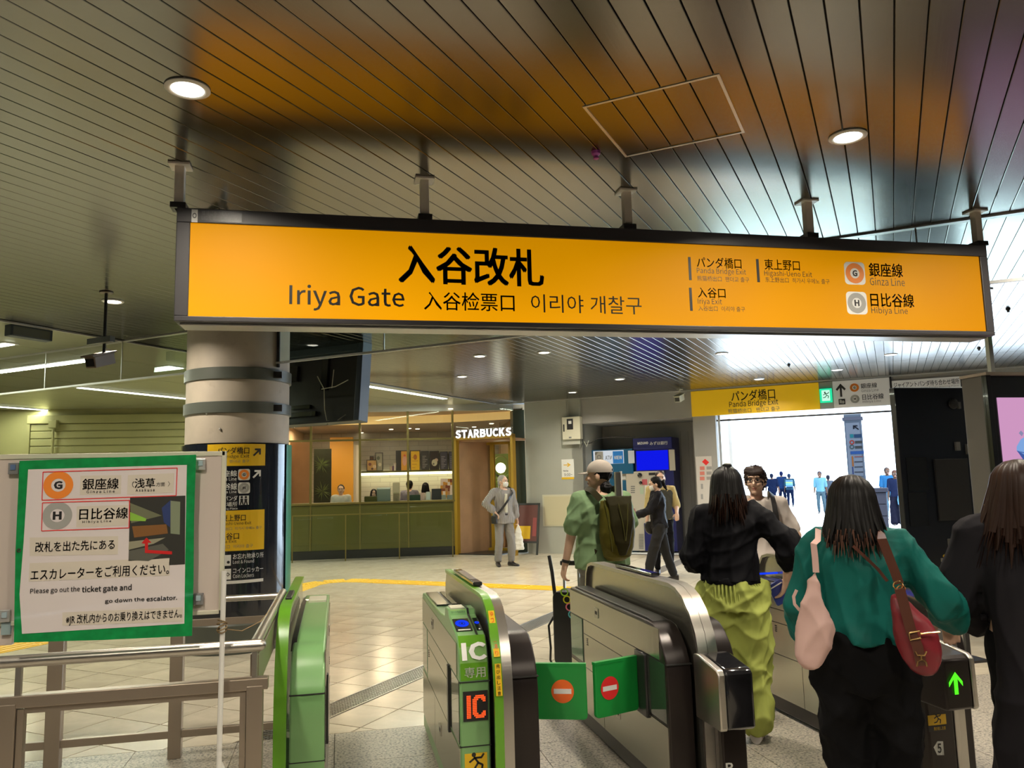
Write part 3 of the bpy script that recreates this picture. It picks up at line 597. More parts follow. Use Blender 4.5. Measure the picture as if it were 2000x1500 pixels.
tpx(FC, 'IC', 901, 1255, 950, 1291, .013, .03).obj('lettering', M_WHITEPRINT, g2); tpx(FC, '専用', 907, 1303, 948, 1324, .006, .008).obj('lettering', M_WHITEPRINT, g2)
FRD = Fr((0, 3.80, .875), (1, 0, 0), (0, .27, .055))
def reader(fr, a0, a1, parent, b0=.055, b1=.215):
    rrect(fr, a0, a1, b0, b1, .006, .004, o0=-.002).obj('reader_plate', M_BLACKGLOSS, parent); c = (a0+a1)/2; cb = (b0+b1)/2+.012; r = (a1-a0)*.42
    disc(fr, c, cb, r*.45, r, .0055, ry=1.35).obj('reader_ring', M_BLUEL, parent); disc(fr, c, cb, r*.2, r*.38, .0055, ry=1.2).obj('reader_ring', M_BLUEL, parent); plate(fr, a0+.01, a1-.01, b0+.006, b0+.018, .004, .0052).obj('reader_text_strip', M_WHITEPRINT, parent)
reader(FRD, .548, .628, g2); reader(FRD, .648, .676, g2)
FT = Fr((0, 4.075, .93), (1, 0, 0), (0, .02, .025)); plate(FT, .55, .63, .0, .026, -.002, .003).obj('yellow_label', M_SIGNYEL, g2); textmb(FT, 'カード残高表示', .555, .625, .006, .02, .004).obj('lettering', M_BLACKPRINT, g2)
shell([(4.205, .95), (4.2, .962), (4.10, .962), (4.10, .95)], .555, .625, 'balance_display', M_CREAM, g2, .002)
shell([(5.3, .87), (5.3, .885), (4.7, .892), (4.7, .87)], .555, .628, 'far_display', M_BLACKGLOSS, g2, .002); shell([(5.3, .87), (5.3, .885), (4.7, .892), (4.7, .87)], .645, .677, 'far_display', M_BLACKGLOSS, g2, .002)
MB().prism([(0, y, z) for y, z in ((5.36, .87), (5.36, .879), (4.45, .889), (4.24, .904), (4.214, .959), (4.088, .959), (4.066, .934), (3.8, .879), (3.8, .86))], (.634, 0, 0), (.644, 0, 0)).obj('dark_groove', M_BLACKSAT, g2)
q = ppx(FF, 905, 1350, 953, 1408, 0, .006); q.obj('led_panel', M_BLACKPRINT, g2)
def ledtext(fr, rows, a0, a1, b0, b1, off, m_, parent, name='led_dots'):
    mb = MB(); R_ = len(rows); C_ = len(rows[0])
    for r in range(R_):
        for c in range(C_):
            if rows[r][c] == '#': x = a0+(a1-a0)*(c+.5)/C_; z = b1-(b1-b0)*(r+.5)/R_; w = (a1-a0)/C_*.42; hh = (b1-b0)/R_*.42; mb.add([fr.P(x-w, z-hh, off), fr.P(x+w, z-hh, off), fr.P(x+w, z+hh, off), fr.P(x-w, z+hh, off)], [(0, 1, 2, 3)])
    mb.obj(name, m_, parent)
IC = ['###...######.', '###..########', '###.####..###', '###.###....##', '###.###......', '###.###......', '###.###......', '###.###......', '###.###......', '###.###....##', '###.####..###', '###..########', '###...######.']
a0, b1 = FF.px(911, 1359, .007); a1, b0 = FF.px(949, 1401, .007); ledtext(FF, IC, a0, a1, b0, b1, .0075, M_LED, g2)
q = ppx(FF, 908, 1471, 952, 1520, 0, .002); q.obj('yellow_sticker', M_SIGNYEL, g2)
def runner(fr, ca, cb, s, off, parent, m_=None):
    mb = MB(); disc(fr, ca-.1*s, cb+.36*s, 0, .1*s, off, mb)
    for p in (((-.08, .25), (.12, -.02)), ((-.05, .22), (.25, .22)), ((.25, .22), (.36, .38)), ((-.08, .2), (-.3, .05)), ((.1, 0), (.3, -.1)), ((.3, -.1), (.24, -.38)), ((.08, -.02), (-.08, -.25)), ((-.08, -.25), (-.34, -.3))):
        a = np.array(p[0])*s; b_ = np.array(p[1])*s; d = b_-a; n_ = np.array([-d[1], d[0]])/np.linalg.norm(d)*.045*s; a -= d*.05; b_ += d*.05
        mb.add([fr.P(ca+x, cb+y, off) for x, y in (a-n_, b_-n_, b_+n_, a+n_)], [(0, 1, 2, 3)])
    mb.obj('pictogram', m_ or M_BLACKPRINT, parent)
runner(FF, *FF.px(930, 1490, .003), .1, .003, g2)
shell([(y+(.014 if y < 3.9 else 0), z-.012 if z > .5 else z) for y, z in P_W], .700, .748, 'wing_plate', M_STEEL, g2, 0)
ribbon(P_W[:9], .682, .722, .02, 'wing_band_green', M_GREENLIME, g2); ribbon(P_W[:9], .722, .768, .02, 'wing_band_steel', M_STEEL, g2)
MB().box((.722, 4.62, 1.052), (.05, .75, .02), (1, 0, 0), (0, 1, -.011)).obj('top_display', M_BLACKGLOSS, g2, bevel=.004)
MB().box((.722, 4.62, 1.0635), (.04, .45, .004)).obj('display_glass', M_CHROME, g2)
for (ya, za), (yb, zb), s in (((3.645, .80), (3.775, .985), 'ゆっくりお通り'), ((3.612, .64), (3.637, .775), '飛び出し注意')):
    fr = Fr((0, ya, za), (1, 0, 0), (0, yb-ya, zb-za)); Lh = math.hypot(yb-ya, zb-za); plate(fr, .688, .716, 0, Lh, .006, .010).obj('warning_sticker', M_SIGNYEL, g2)
    for i, ch in enumerate(s): textmb(fr, ch, .694, .71, Lh*(1-(i+.9)/len(s)), Lh*(1-(i+.15)/len(s)), .0115, .01).obj('lettering', M_ORANGE if za > .7 else M_BLACKPRINT, g2)
shell(P_DK, .770, .912, 'black_shell', M_SHELL, g2); plate(FF, .768, .914, .683, .688, -.02, .0015).obj('front_seam', M_SEAM, g2)
shell([(4.06, .37), (4.06, .69), (4.14, .69), (4.14, .37)], .905, .935, 'flap_hinge', M_BLACKSAT, g2)
# gate 3 and gate 4: black gates with steel wings and box units
def black_gate(x, label, arrow=False):
    g = thing('ticket_gate', (x+.18, 4.5, 0), label, 'ticket gate', 'ticket gates in a row')
    shell(P_DK, x, x+.13, 'black_shell', M_SHELL, g); plate(FF, x-.002, x+.132, .683, .688, -.02, .0015).obj('front_seam', M_SEAM, g)
    side(x, -1, g, M_WINDOW if not arrow else M_FLAP, M_WINDK if not arrow else M_WINDOW)
    shell([(y+(.014 if y < 3.9 else 0), z-.012 if z > .5 else z) for y, z in P_W], x+.155, x+.205, 'wing_plate', M_SIDE, g, 0)
    ribbon(P_W, x+.13, x+.179, .02, 'wing_band', M_STEEL, g); ribbon(P_W, x+.181, x+.23, .02, 'wing_band', M_STEEL, g)
    shell([(y, z) for y, z in P_DK], x+.232, x+.37, 'black_shell', M_SHELL, g)
    MB().box((x+.18, 4.55, 1.052), (.05, .6, .018), (1, 0, 0), (0, 1, -.011)).obj('top_display', M_BLACKGLOSS, g, bevel=.004)
    shell([(5.3, .85), (5.3, .872), (4.0, .872), (3.93, .86)], x+.02, x+.11, 'top_cover', M_BLACKSAT, g, .004)
    if not arrow:
        bx0, bx1 = 1.672, 1.845
        shell([(3.66, .455), (3.66, .75), (3.6, .752), (3.42, .722), (3.402, .70), (3.40, .47), (3.41, .455)], bx0+.036, bx1, 'box_unit', M_BLACKGLOSS, g, .012)
        shell([(3.66, .455), (3.66, .75), (3.6, .752), (3.42, .722), (3.402, .70), (3.40, .47), (3.41, .455)], bx0, bx0+.035, 'box_side', M_STEEL, g, .006)
        MB().box((1.82, 3.60, .23), (.125, .06, .45)).obj('lower_post', M_SHELL, g, bevel=.008)
        f3 = Fr((0, 3.57, 0), (1, 0, 0)); a, b_ = f3.px(1425, 1496, .001); textmb(f3, 'R', a-.02, a+.02, b_-.03, b_+.015, .002, .02).obj('lettering', M_WHITEPRINT, g)
        shell([(3.97, .37), (3.97, .69), (4.12, .69), (4.12, .37)], x-.018, x+.004, 'flap_hinge', M_BLACKSAT, g)
    else:
        bx0, bx1 = 2.855, 3.03
        shell([(3.75, .445), (3.75, .72), (3.66, .735), (3.43, .70), (3.405, .68), (3.40, .46), (3.41, .445)], bx0, bx1-.026, 'box_unit', M_SHELL, g, .010)
        shell([(3.75, .445), (3.75, .725), (3.66, .74), (3.43, .705), (3.40, .685), (3.395, .46), (3.405, .445)], bx1-.026, bx1, 'box_side', M_STEEL, g, .006)
        fa = Fr((0, 3.40, 0), (1, 0, 0)); A = [(0, .5), (.5, .05), (.5, -.1), (.5, -.16), (.14, .17), (.14, -.5), (-.14, -.5), (-.14, .17), (-.5, -.16), (-.5, .05)]
        ca, cb = fa.px(1866, 1334, .003); s = .078; MB().add([fa.P(ca+x_*s, cb+y_*s*1.35, .006) for x_, y_ in A if (x_, y_) != (.5, -.1)], [tuple(range(9))]).obj('arrow_light', M_LEDG, g)
        MB().box((x+.072, 3.655, .23), (.155, .12, .45)).obj('lower_post', M_SHELL, g, bevel=.01); MB().box((x+.168, 3.655, .23), (.03, .12, .45)).obj('post_edge', M_STEEL, g, bevel=.006)
        f4 = Fr((0, 3.595, 0), (1, 0, 0)); ppx(f4, 1813, 1396, 1848, 1416, 0, .002).obj('yellow_sticker', M_SIGNYEL, g); runner(f4, *f4.px(1831, 1404, .003), .06, .003, g)
        ppx(f4, 1814, 1417, 1849, 1428, 0, .002).obj('warning_strip', M_BLACKPRINT, g); tpx(f4, '飛び出し注意', 1824, 1419, 1847, 1426, .003).obj('lettering', M_SIGNYEL, g)
        quadpx(f4, [(1824, 1460), (1831, 1448), (1842, 1448), (1844, 1475), (1831, 1475)], 0, .002).obj('number_plate', M_WHITEPRINT, g); tpx(f4, '5', 1831, 1452, 1839, 1471, .003, .02).obj('lettering', M_BLACKPRINT, g)
        fr = Fr((0, 3.80, .875), (1, 0, 0), (0, .27, .055)); rrect(fr, x+.0, x+.12, .0, .28, .01, .004, o0=-.03).obj('reader_plate', M_BLACKGLOSS, g)
        for a0_, a1_, b0_, b1_ in ((x+.01, x+.11, .02, .03), (x+.10, x+.11, .03, .15)): plate(fr, a0_, a1_, b0_, b1_, .004, .007).obj('yellow_line', M_SIGNYEL, g)
        disc(fr, x+.06, .17, .02, .042, .0055).obj('reader_ring', M_BLUEL, g)
        for (ya, za), (yb, zb) in (((3.67, .86), (3.74, .95)), ((3.76, .975), (3.9, 1.042))):
            f5 = Fr((0, ya, za), (1, 0, 0), (0, yb-ya, zb-za)); Lh = math.hypot(yb-ya, zb-za); plate(f5, x+.133, x+.178, 0, Lh, .008, .012).obj('warning_sticker', M_SIGNYEL, g); textmb(f5, '!', x+.15, x+.16, Lh*.25, Lh*.75, .013, .03).obj('lettering', M_ORANGE, g)
        MB().box((x+.18, 5.2, .90), (.36, .02, .012)).obj('blue_light_strip', M_BLUEL, g)
    return g
black_gate(1.56, 'dark ticket gate with a steel wing and a black box unit jutting towards the viewer')
black_gate(2.90, 'dark ticket gate with a green arrow light and number 5 between two women', True)
# ------------------------------------------------------------------ railings at the left
rl = thing('railing', (-.95, 3.05, 0), 'brushed metal railing with a round handrail in front of the notice board', 'railing')
MB().tube([(-1.75, 3.05, 1.035), (-.28, 3.05, 1.035)], .0215, 16).obj('handrail', M_STEEL, rl, smooth=True); MB().sphere((-.28, 3.05, 1.035), .0215).obj('rail_end', M_STEEL, rl, smooth=True)
for x in (-1.06, -.298): MB().box((x, 3.05, .965), (.018, .018, .12)).obj('rail_stub', M_STEEL, rl)
MB().box((-1.0, 3.05, .905), (1.5, .045, .04)).obj('top_bar', M_BRONZE, rl, bevel=.003); MB().box((-.675, 3.05, .875), (.72, .025, .02)).obj('inner_frame', M_BRONZE, rl)
for x in (-.295, -1.085): MB().box((x, 3.05, .45), (.055, .05, .90)).obj('post', M_BRONZE, rl, bevel=.003)
for x in (-.335, -1.045): MB().box((x, 3.05, .45), (.02, .03, .86)).obj('inner_frame', M_BRONZE, rl)
MB().box((-.69, 3.05, .07), (.74, .03, .03)).obj('bottom_bar', M_BRONZE, rl)
MB().box((-1.45, 3.05, .45), (.05, .05, .90)).obj('post', M_BRONZE, rl)
MB().box((-.302, 3.78, .94), (.03, 1.4, .12)).obj('side_panel', M_BRONZE, rl, bevel=.004); MB().tube([(-.300, 3.08, 1.035), (-.300, 4.5, 1.035)], .02, 14).obj('side_handrail', M_STEEL, rl, smooth=True)
bf = thing('barrier_fence', (-1.3, 5.27, 0), 'brown metal fence with flat posts and glass infill beyond the railing', 'fence')
fb = Fr((0, 5.27, 0), (1, 0, 0)); zt = 1.03
for x0, x1 in ((92, 123), (331, 357)):
    a0 = fb.px(x0, 1350)[0]; a1 = fb.px(x1, 1350)[0]; plate(fb, a0, a1, 0, 1.25, -.04, .02).obj('post', M_BRONZE, bf, bevel=.004)
a0 = -3.2; a1 = -.3; zb = fb.px(270, 1440)[1]
plate(fb, a0, a1, zb-.022, zb+.022, -.025, .01).obj('middle_bar', M_BRONZE, bf, bevel=.003); zc = fb.px(500, 1165)[1]
MB().tube([(-3.2, 5.25, zc), (-.32, 5.25, zc)], .02, 14).obj('handrail', M_STEEL, bf, smooth=True)
zz = fb.px(500, 1210)[1]; plate(fb, a0, a1, zz-.02, zz+.02, -.02, .01).obj('upper_bar', M_BRONZE, bf)
for x in (-2.7, -.36): plate(fb, x-.03, x+.03, 0, zz, -.03, .02).obj('post', M_BRONZE, bf)
# ------------------------------------------------------------------ notice board with the hand-made poster
YB = 3.0; fwb = Fr((0, YB, 0), (1, 0, 0)); M_WB = mat('off_white_board', (.60, .52, .47), .35, noise=(2, .04))
wb = thing('notice_board', (-.9, YB, 1.16), 'off-white board on a thin pole behind the green-edged poster', 'notice board')
plate(fwb, -1.8, -.417, 1.168, 1.722, -.02, -.004).obj('board', M_WB, wb)
for a0, a1, b0, b1 in ((-1.8, -.405, 1.716, 1.733), (-1.8, -.405, 1.160, 1.174), (-.418, -.403, 1.16, 1.733)): plate(fwb, a0, a1, b0, b1, -.024, .0).obj('board_frame', M_CREAM, wb, bevel=.002)
pole = thing('support_pole', (-.405, 3.0, .0), 'thin white pole tied with twine beside the notice board', 'pole')
MB().tube([(-.408, 2.985, 0.03), (-.400, 2.985, 1.31)], .009, 10).obj('pole', M_WHITE, pole, smooth=True)
M_TWINE = mat('brown_twine', (.22, .15, .07), .9); mb = MB()
for i in range(5): r_ = .014+.003*(i % 2); mb.tube([(-.403+r_*math.cos(t), 2.985+r_*math.sin(t), 1.105+.008*i+.006*math.sin(t+i)) for t in np.linspace(0, 2*math.pi, 14)], .0022, 5)
mb.tube([(-.39, 2.98, 1.11), (-.35, 3.1, 1.08), (-.3, 3.3, 1.08), (-.262, 3.6, 1.12)], .002, 5); mb.obj('twine', M_TWINE, pole)
MB().box((-.385, 2.99, .62), (.02, .008, .09), (.9, 0, .4), (0, 1, 0), (-.4, 0, .9)).obj('tape_end', M_WHITE, pole)
fp = Fr((0, 2.965, 0), (1, 0, 0)); M_PGREEN = mat('poster_green', (.005, .26, .065), .3, coat=.6, noise=(30, .2), bump=(9, .25)); M_PAPER = mat('poster_paper', (.74, .68, .68), .3, coat=.5, bump=(4, .5)); M_STRIP = mat('taped_paper', (.68, .62, .53), .35, coat=.4)
ps = thing('poster', fp.P(-.8, 1.1), 'laminated white poster with a green border and black Japanese lettering', 'poster')
quadpx(fp, [(38, 900), (383, 888), (379, 1010), (378, 1130), (375, 1242), (200, 1250), (27, 1255), (30, 1080)], 0, .003).obj('green_border', M_PGREEN, ps)
quadpx(fp, [(55, 917), (365, 908), (362, 1060), (360, 1218), (200, 1228), (43, 1238), (38, 1160), (46, 1060)], .003, .0045).obj('white_sheet', M_PAPER, ps)
for q in (((157, 929), (237, 928), (236, 965), (156, 967)), ((250, 928), (340, 924), (339, 962), (248, 966)), ((150, 989), (250, 986), (250, 1026), (149, 1030)), ((58, 1050), (231, 1047), (230, 1083), (58, 1086)), ((58, 1100), (332, 1090), (331, 1124), (56, 1136)), ((122, 1196), (357, 1186), (357, 1214), (122, 1222))): quadpx(fp, list(q), .0045, .0052).obj('taped_strip', M_STRIP, ps)
for x0, y0, x1, y1, mm in ((86, 920, 142, 975, M_RINGO), (84, 980, 140, 1034, M_RINGG)):
    a0, b1 = fp.px(x0, y0, .005); a1, b0 = fp.px(x1, y1, .005); ca = (a0+a1)/2; cb = (b0+b1)/2; r = (a1-a0)/2
    disc(fp, ca, cb, r*.48, r, .0056).obj('symbol_ring', mm, ps); disc(fp, ca, cb, 0, r*.47, .0055).obj('symbol_disc', M_PAPER, ps); w_ = r*.30; textmb(fp, 'G' if y0 < 950 else 'H', ca-w_, ca+w_, cb-w_, cb+w_, .0062, .035).obj('lettering', M_BLACKPRINT, ps)
def pframe(pts, t=.8):
    mb = MB(); n = len(pts)
    for i in range(n):
        (x0, y0), (x1, y1) = pts[i], pts[(i+1) % n]; L_ = math.hypot(x1-x0, y1-y0); nx, ny = -(y1-y0)/L_*t, (x1-x0)/L_*t; quadpx(fp, [(x0-nx, y0-ny), (x1-nx, y1-ny), (x1+nx, y1+ny), (x0+nx, y0+ny)], .0052, .0058, mb)
    return mb
pframe([(84, 922), (346, 914), (344, 968), (82, 977)]).obj('red_outline', M_RED, ps); pframe([(83, 982), (253, 977), (252, 1031), (81, 1037)]).obj('red_outline', M_RED, ps)
for s, x0, y0, x1, y1, bo in (('銀座線', 161, 934, 232, 956, .01), ('G i n z a  L i n e', 169, 957, 224, 963, .01), ('（', 258, 940, 262, 952, 0), ('浅草', 263, 934, 303, 953, .01), ('方面', 305, 942, 322, 950, 0), ('〉', 328, 940, 332, 950, 0), ('A s a k u s a', 265, 954, 302, 960, .01),
    ('日比谷線', 155, 992, 250, 1014, .01), ('H i b i y a  L i n e', 161, 1016, 217, 1022, .01), ('改札を出た先にある', 69, 1056, 224, 1076, .008), ('エスカレーターをご利用ください。', 60, 1106, 330, 1128, .008),
    ('Please go out the', 59, 1147, 156, 1160, .008), ('ticket gate and', 160, 1143, 257, 1158, .014), ('go down the', 205, 1168, 282, 1178, .012), ('escalator.', 286, 1164, 346, 1173, .016), ('※JR 改札内からのお乗り換えはできません。', 129, 1195, 355, 1216, .008)):
    tpx(fp, s, x0, y0, x1, y1, .0064, bo).obj('lettering', M_BLACKPRINT, ps)
# the photo print on the poster, drawn in flat pieces
def P4(pts, col, o=.0054, nm='print_piece', r=.4): return quadpx(fp, pts, .0045, o).obj(nm, mat('print', col, r), ps)
P4([(254, 972), (362, 968), (361, 1102), (330, 1104), (331, 1090), (251, 1096)], (.035, .035, .03), .0052, 'photo_print')
P4([(254, 982), (316, 1007), (256, 1022)], (.16, .17, .10), .0056); P4([(254, 1000), (286, 1013), (284, 1018), (254, 1017)], (.25, .5, .06), .0060)
P4([(258, 1028), (325, 1024), (328, 1042), (262, 1050)], (.22, .10, .03), .0057); P4([(333, 978), (352, 980), (351, 1044), (333, 1042)], (.22, .26, .17), .0057); P4([(316, 992), (334, 976), (332, 1030), (320, 1020)], (.03, .05, .16), .0056)
P4([(252, 1058), (323, 1050), (300, 1062), (251, 1074)], (.30, .29, .20), .0057); P4([(252, 1076), (318, 1062), (330, 1074), (290, 1096), (252, 1094)], (.11, .11, .09), .0056)
P4([(276, 1061), (286, 1050), (296, 1060), (289, 1060), (289, 1074), (336, 1077), (336, 1083), (283, 1080), (283, 1062)], (.6, .02, .02), .0062, 'red_arrow')
for i, (x, y) in enumerate(((27, 915), (392, 907), (388, 1170), (10, 1203))):
    c = fwb.w(x, y, .006); MB().box(c, (.032, .012, .04)).obj('magnet_clip', (M_GREYPRINT, M_TRIM, M_GREYPRINT, M_TRIM)[i], wb, bevel=.002); MB().box(c+np.array([0, -.007, .004]), (.016, .004, .018)).obj('clip_face', mat('clip_blue', (.1, .16, .3) if i == 0 else (.35, .45, .5), .4), wb)
a, b_ = fp.px(37, 1075, .005); disc(fp, a, b_, .003, .0065, .0058, n=16).obj('eyelet', M_CHROME, ps)
# ------------------------------------------------------------------ the round pillar with the direction board wrapped round it
PC = np.array([-1.066, 8.80]); PR = .525; M_CONC = mat('weathered_beige_pillar', (.48, .42, .34), .6, noise=(3, .12, 8), tint=((.34, .28, .21), 5, .64, .85), bump=(30, .05))
pl_ = thing('round_pillar', (PC[0], PC[1], 0), 'round beige pillar with steel bands and a dark wraparound direction board', 'pillar', kind='structure')
MB().lathe((PC[0], PC[1], 0), [(PR, 2.05), (PR, ZC+.05)], 64).obj('pillar_shaft', M_CONC, pl_, smooth=60)
fc0 = FrC(PC, PR)
for y0, y1 in ((716, 740), (783, 806)):
    z1 = fc0.px(470, y0)[1]; z0 = fc0.px(470, y1)[1]; MB().lathe((PC[0], PC[1], 0), [(PR, z0), (PR+.02, z0+.005), (PR+.022, z1-.005), (PR, z1)], 64).obj('steel_band', M_KICK, pl_, smooth=60)
    p = FrC(PC, PR+.02); a = p.px(540, (y0+y1)/2)[0]; c = p.P(a, (z0+z1)/2, .01); MB().box(c, (.10, .05, .07)).obj('band_clamp', M_BLACKSAT, pl_, bevel=.005)
a = fc0.px(541, 680)[0]; MB().tube([fc0.P(a, ZC, .02), fc0.P(a, fc0.px(541, 718)[1], .02)], .018, 8).obj('cable_pipe', M_BLACKSAT, pl_, smooth=True)
for x, y in ((411, 801), (404, 808), (430, 838)): c = fc0.P(*fc0.px(x, y), .004); MB().sphere(c, .012).obj('old_fixing', M_TRIM, pl_)
RC = PR+.03; fc = FrC(PC, RC); zc1 = fc.px(470, 866)[1]; M_NAVY = mat('gloss_navy_cladding', (.010, .013, .022), .13, coat=.6); M_TEAL = mat('teal_edge', (.015, .22, .13), .3)
sgp = thing('pillar_sign', (PC[0], PC[1], .28), 'dark navy direction board wrapped round the pillar with yellow exit panels', 'sign')
zc0 = .30; MB().lathe((PC[0], PC[1], 0), [(PR+.001, zc0), (RC, zc0), (RC, zc1), (PR+.001, zc1)], 72).obj('cladding', M_NAVY, sgp, smooth=40)
ta = fc.a0+fc.px(558, 950)[0]/RC; MB().lathe((PC[0], PC[1], 0), [(RC+.002, zc0), (RC+.012, zc0+.005), (RC+.012, zc1-.005), (RC+.002, zc1)], 8, a0=ta-.02, a1=ta+.25).obj('teal_edge', M_TEAL, sgp, smooth=40)
MB().lathe((PC[0], PC[1], 0), [(PR, .0), (PR+.06, .0), (PR+.06, .27), (PR+.03, .30), (PR, .30)], 64).obj('steel_base', M_KICK, pl_, smooth=40)
def cyl_plate(x0, y0, x1, y1, m_, nm='panel', off=.002):
    ym = (y0+y1)/2; a0 = fc.px(x0, ym)[0]; a1 = fc.px(x1, ym)[0]; b1 = fc.px((x0+x1)/2, y0)[1]; b0 = fc.px((x0+x1)/2, y1)[1]; plate(fc, a0, a1, b0, b1, 0, off, n=8).obj(nm, m_, sgp, smooth=40)
cyl_plate(405, 867, 518, 910, M_SIGNYEL, 'yellow_panel'); cyl_plate(402, 997, 516, 1076, M_SIGNYEL, 'yellow_panel'); cyl_plate(432, 1133, 514, 1139, M_WHITEPRINT, 'white_bar')
for s, x0, y0, x1, y1, mm, bo in (('パンダ橋口', 424, 873, 487, 887, M_BLACKPRINT, .01), ('Panda Bridge Exit', 405, 888, 487, 896, M_BLACKPRINT, 0), ('熊猫桥出口  팬더교 출구', 405, 898, 487, 904, M_GREYPRINT, 0), ('銀座線', 424, 919, 463, 931, M_WHITEPRINT, .015), ('Ginza Line', 424, 932, 462, 939, M_WHITEPRINT, 0),
    ('日比谷線', 415, 944, 463, 957, M_WHITEPRINT, .015), ('Hibiya Line', 424, 958, 462, 965, M_WHITEPRINT, 0), ('ジャイアントパンダ', 390, 969, 464, 979, M_WHITEPRINT, .01), ('待ち合わせ場所', 392, 981, 464, 990, M_WHITEPRINT, .01), ('Giant Panda Meeting Place', 392, 992, 464, 997, M_WHITEPRINT, 0),
    ('東上野口', 433, 1005, 480, 1018, M_BLACKPRINT, .01), ('Higashi-Ueno Exit', 428, 1019, 491, 1027, M_BLACKPRINT, 0), ('东上野出口  히가시 우에노 출구', 420, 1029, 511, 1035, M_GREYPRINT, 0), ('入谷口', 428, 1041, 467, 1054, M_BLACKPRINT, .01), ('Iriya Exit', 427, 1055, 462, 1062, M_BLACKPRINT, 0), ('入谷出口  이리야 출구', 418, 1064, 494, 1071, M_GREYPRINT, 0),
    ('お忘れ物承り所', 455, 1080, 515, 1091, M_WHITEPRINT, .01), ('Lost & Found', 455, 1093, 496, 1100, M_WHITEPRINT, 0), ('コインロッカー', 455, 1108, 514, 1118, M_WHITEPRINT, .01), ('Coin Lockers', 455, 1120, 496, 1128, M_WHITEPRINT, 0)):
    tpx(fc, s, x0, y0, x1, y1, .0045, bo).obj('lettering', mm, sgp)
def arrow(fr, x0, y0, x1, y1, m_, parent, rot, off=.0045):     # rot in quarter-eighths: 0 up, 1 up-right, -1 up-left
    A = [(0, .5), (.42, .08), (.30, -.04), (.085, .17), (.085, -.5), (-.085, -.5), (-.085, .17), (-.30, -.04), (-.42, .08)]
    ym = (y0+y1)/2; xm = (x0+x1)/2; a0 = fr.px(x0, ym)[0]; a1 = fr.px(x1, ym)[0]; b1 = fr.px(xm, y0)[1]; b0 = fr.px(xm, y1)[1]; t = -rot*math.pi/4; k = 1.12 if rot == 0 else 1.0; c, s = math.cos(t), math.sin(t)
    MB().add([fr.P((a0+a1)/2+(x*c-y*s)*(a1-a0)*k, (b0+b1)/2+(x*s+y*c)*(b1-b0)*k, off) for x, y in A], [tuple(range(9))]).obj('arrow', m_, parent)
arrow(fc, 492, 873, 512, 893, M_BLACKPRINT, sgp, 1); arrow(fc, 491, 915, 512, 936, M_WHITEPRINT, sgp, 1)
logo(fc, 465, 916, 488, 938, 'G', M_RINGO, sgp, .0045); logo(fc, 465, 942, 488, 964, 'H', M_RINGG, sgp, .0045)
cyl_plate(467, 968, 486, 986, M_WHITEPRINT, 'pictogram_plate', .003); cyl_plate(438, 1084, 451, 1105, M_WHITEPRINT, 'pictogram_plate', .003); cyl_plate(438, 1111, 451, 1132, M_WHITEPRINT, 'pictogram_plate', .003)
for x in (472, 480):
    a, b_ = fc.px(x, 977); disc(fc, a, b_+.03, 0, .012, .0045, n=12).obj('pictogram', M_BLACKPRINT, sgp)
    MB().add([fc.P(a+dx, b_+dy, .0045) for dx, dy in ((-.014, .015), (.014, .015), (.012, -.01), (.02, -.045), (.008, -.045), (0, -.018), (-.008, -.045), (-.02, -.045), (-.012, -.01))], [tuple(range(9))]).obj('pictogram', M_BLACKPRINT, sgp)
a, b_ = fc.px(445, 1122); disc(fc, a, b_, .012, .02, .0045, n=4).obj('pictogram', M_BLACKPRINT, sgp); a, b_ = fc.px(446, 1098); disc(fc, a, b_, 0, .014, .0045, n=12).obj('pictogram', M_BLACKPRINT, sgp)
# ------------------------------------------------------------------ big screen seen from behind, hung beyond the barrier
ft = Fr(hk(7.6, 0), Kv, np.array([0, 0, 1.])-Hv*(-.10))
tv = thing('hanging_screen', ft.w(640, 740), 'big black screen seen from its open back, hanging beside the pillar', 'screen')
pt = [ft.px(x, y) for x, y in ((520, 688), (712, 660), (699, 822), (520, 842))]
a0 = pt[0][0]; a1 = pt[1][0]; b1 = pt[1][1]; b0 = pt[2][1]
plate(ft, a0, a1, b0, b1, -.16, -.12).obj('screen_case', M_BLACKSAT, tv)
M_SLATE = mat('slate_blue_rim', (.035, .05, .075), .4)
plate(ft, a1-.06, a1+.02, b0, b1, -.14, .05).obj('case_rim', M_SLATE, tv, bevel=.006); plate(ft, a0, a1-.06, b1-.16, b1, -.14, .03).obj('case_rim', M_SLATE, tv, bevel=.006); plate(ft, a0, a1-.06, b0, b0+.02, -.14, .03).obj('case_rim', M_BLACKSAT, tv)
for a, b_, w_, h_ in ((.35, .12, .5, .06), (.45, .22, .3, .05), (.9, .45, .1, .5), (.2, .6, .3, .2)): plate(ft, a0+a, a0+a+w_, b0+b_, b0+b_+h_, -.12, -.07).obj('inner_bracket', M_BLACKGLOSS, tv)
for pth in (((620, 735), (633, 760), (634, 800), (640, 830)), ((628, 760), (655, 755), (680, 742)), ((648, 758), (652, 722)), ((640, 822), (655, 824), (675, 810))):
    MB().tube([ft.w(x, y, -.04) for x, y in pth], .006, 6).obj('cable', M_CREAM, tv, smooth=True)
for a in (a0+.35, a1-.25): plate(ft, a-.02, a+.02, b1, ZC+.0, -.1, -.06).obj('hanger_rod', M_BLACKSAT, tv)
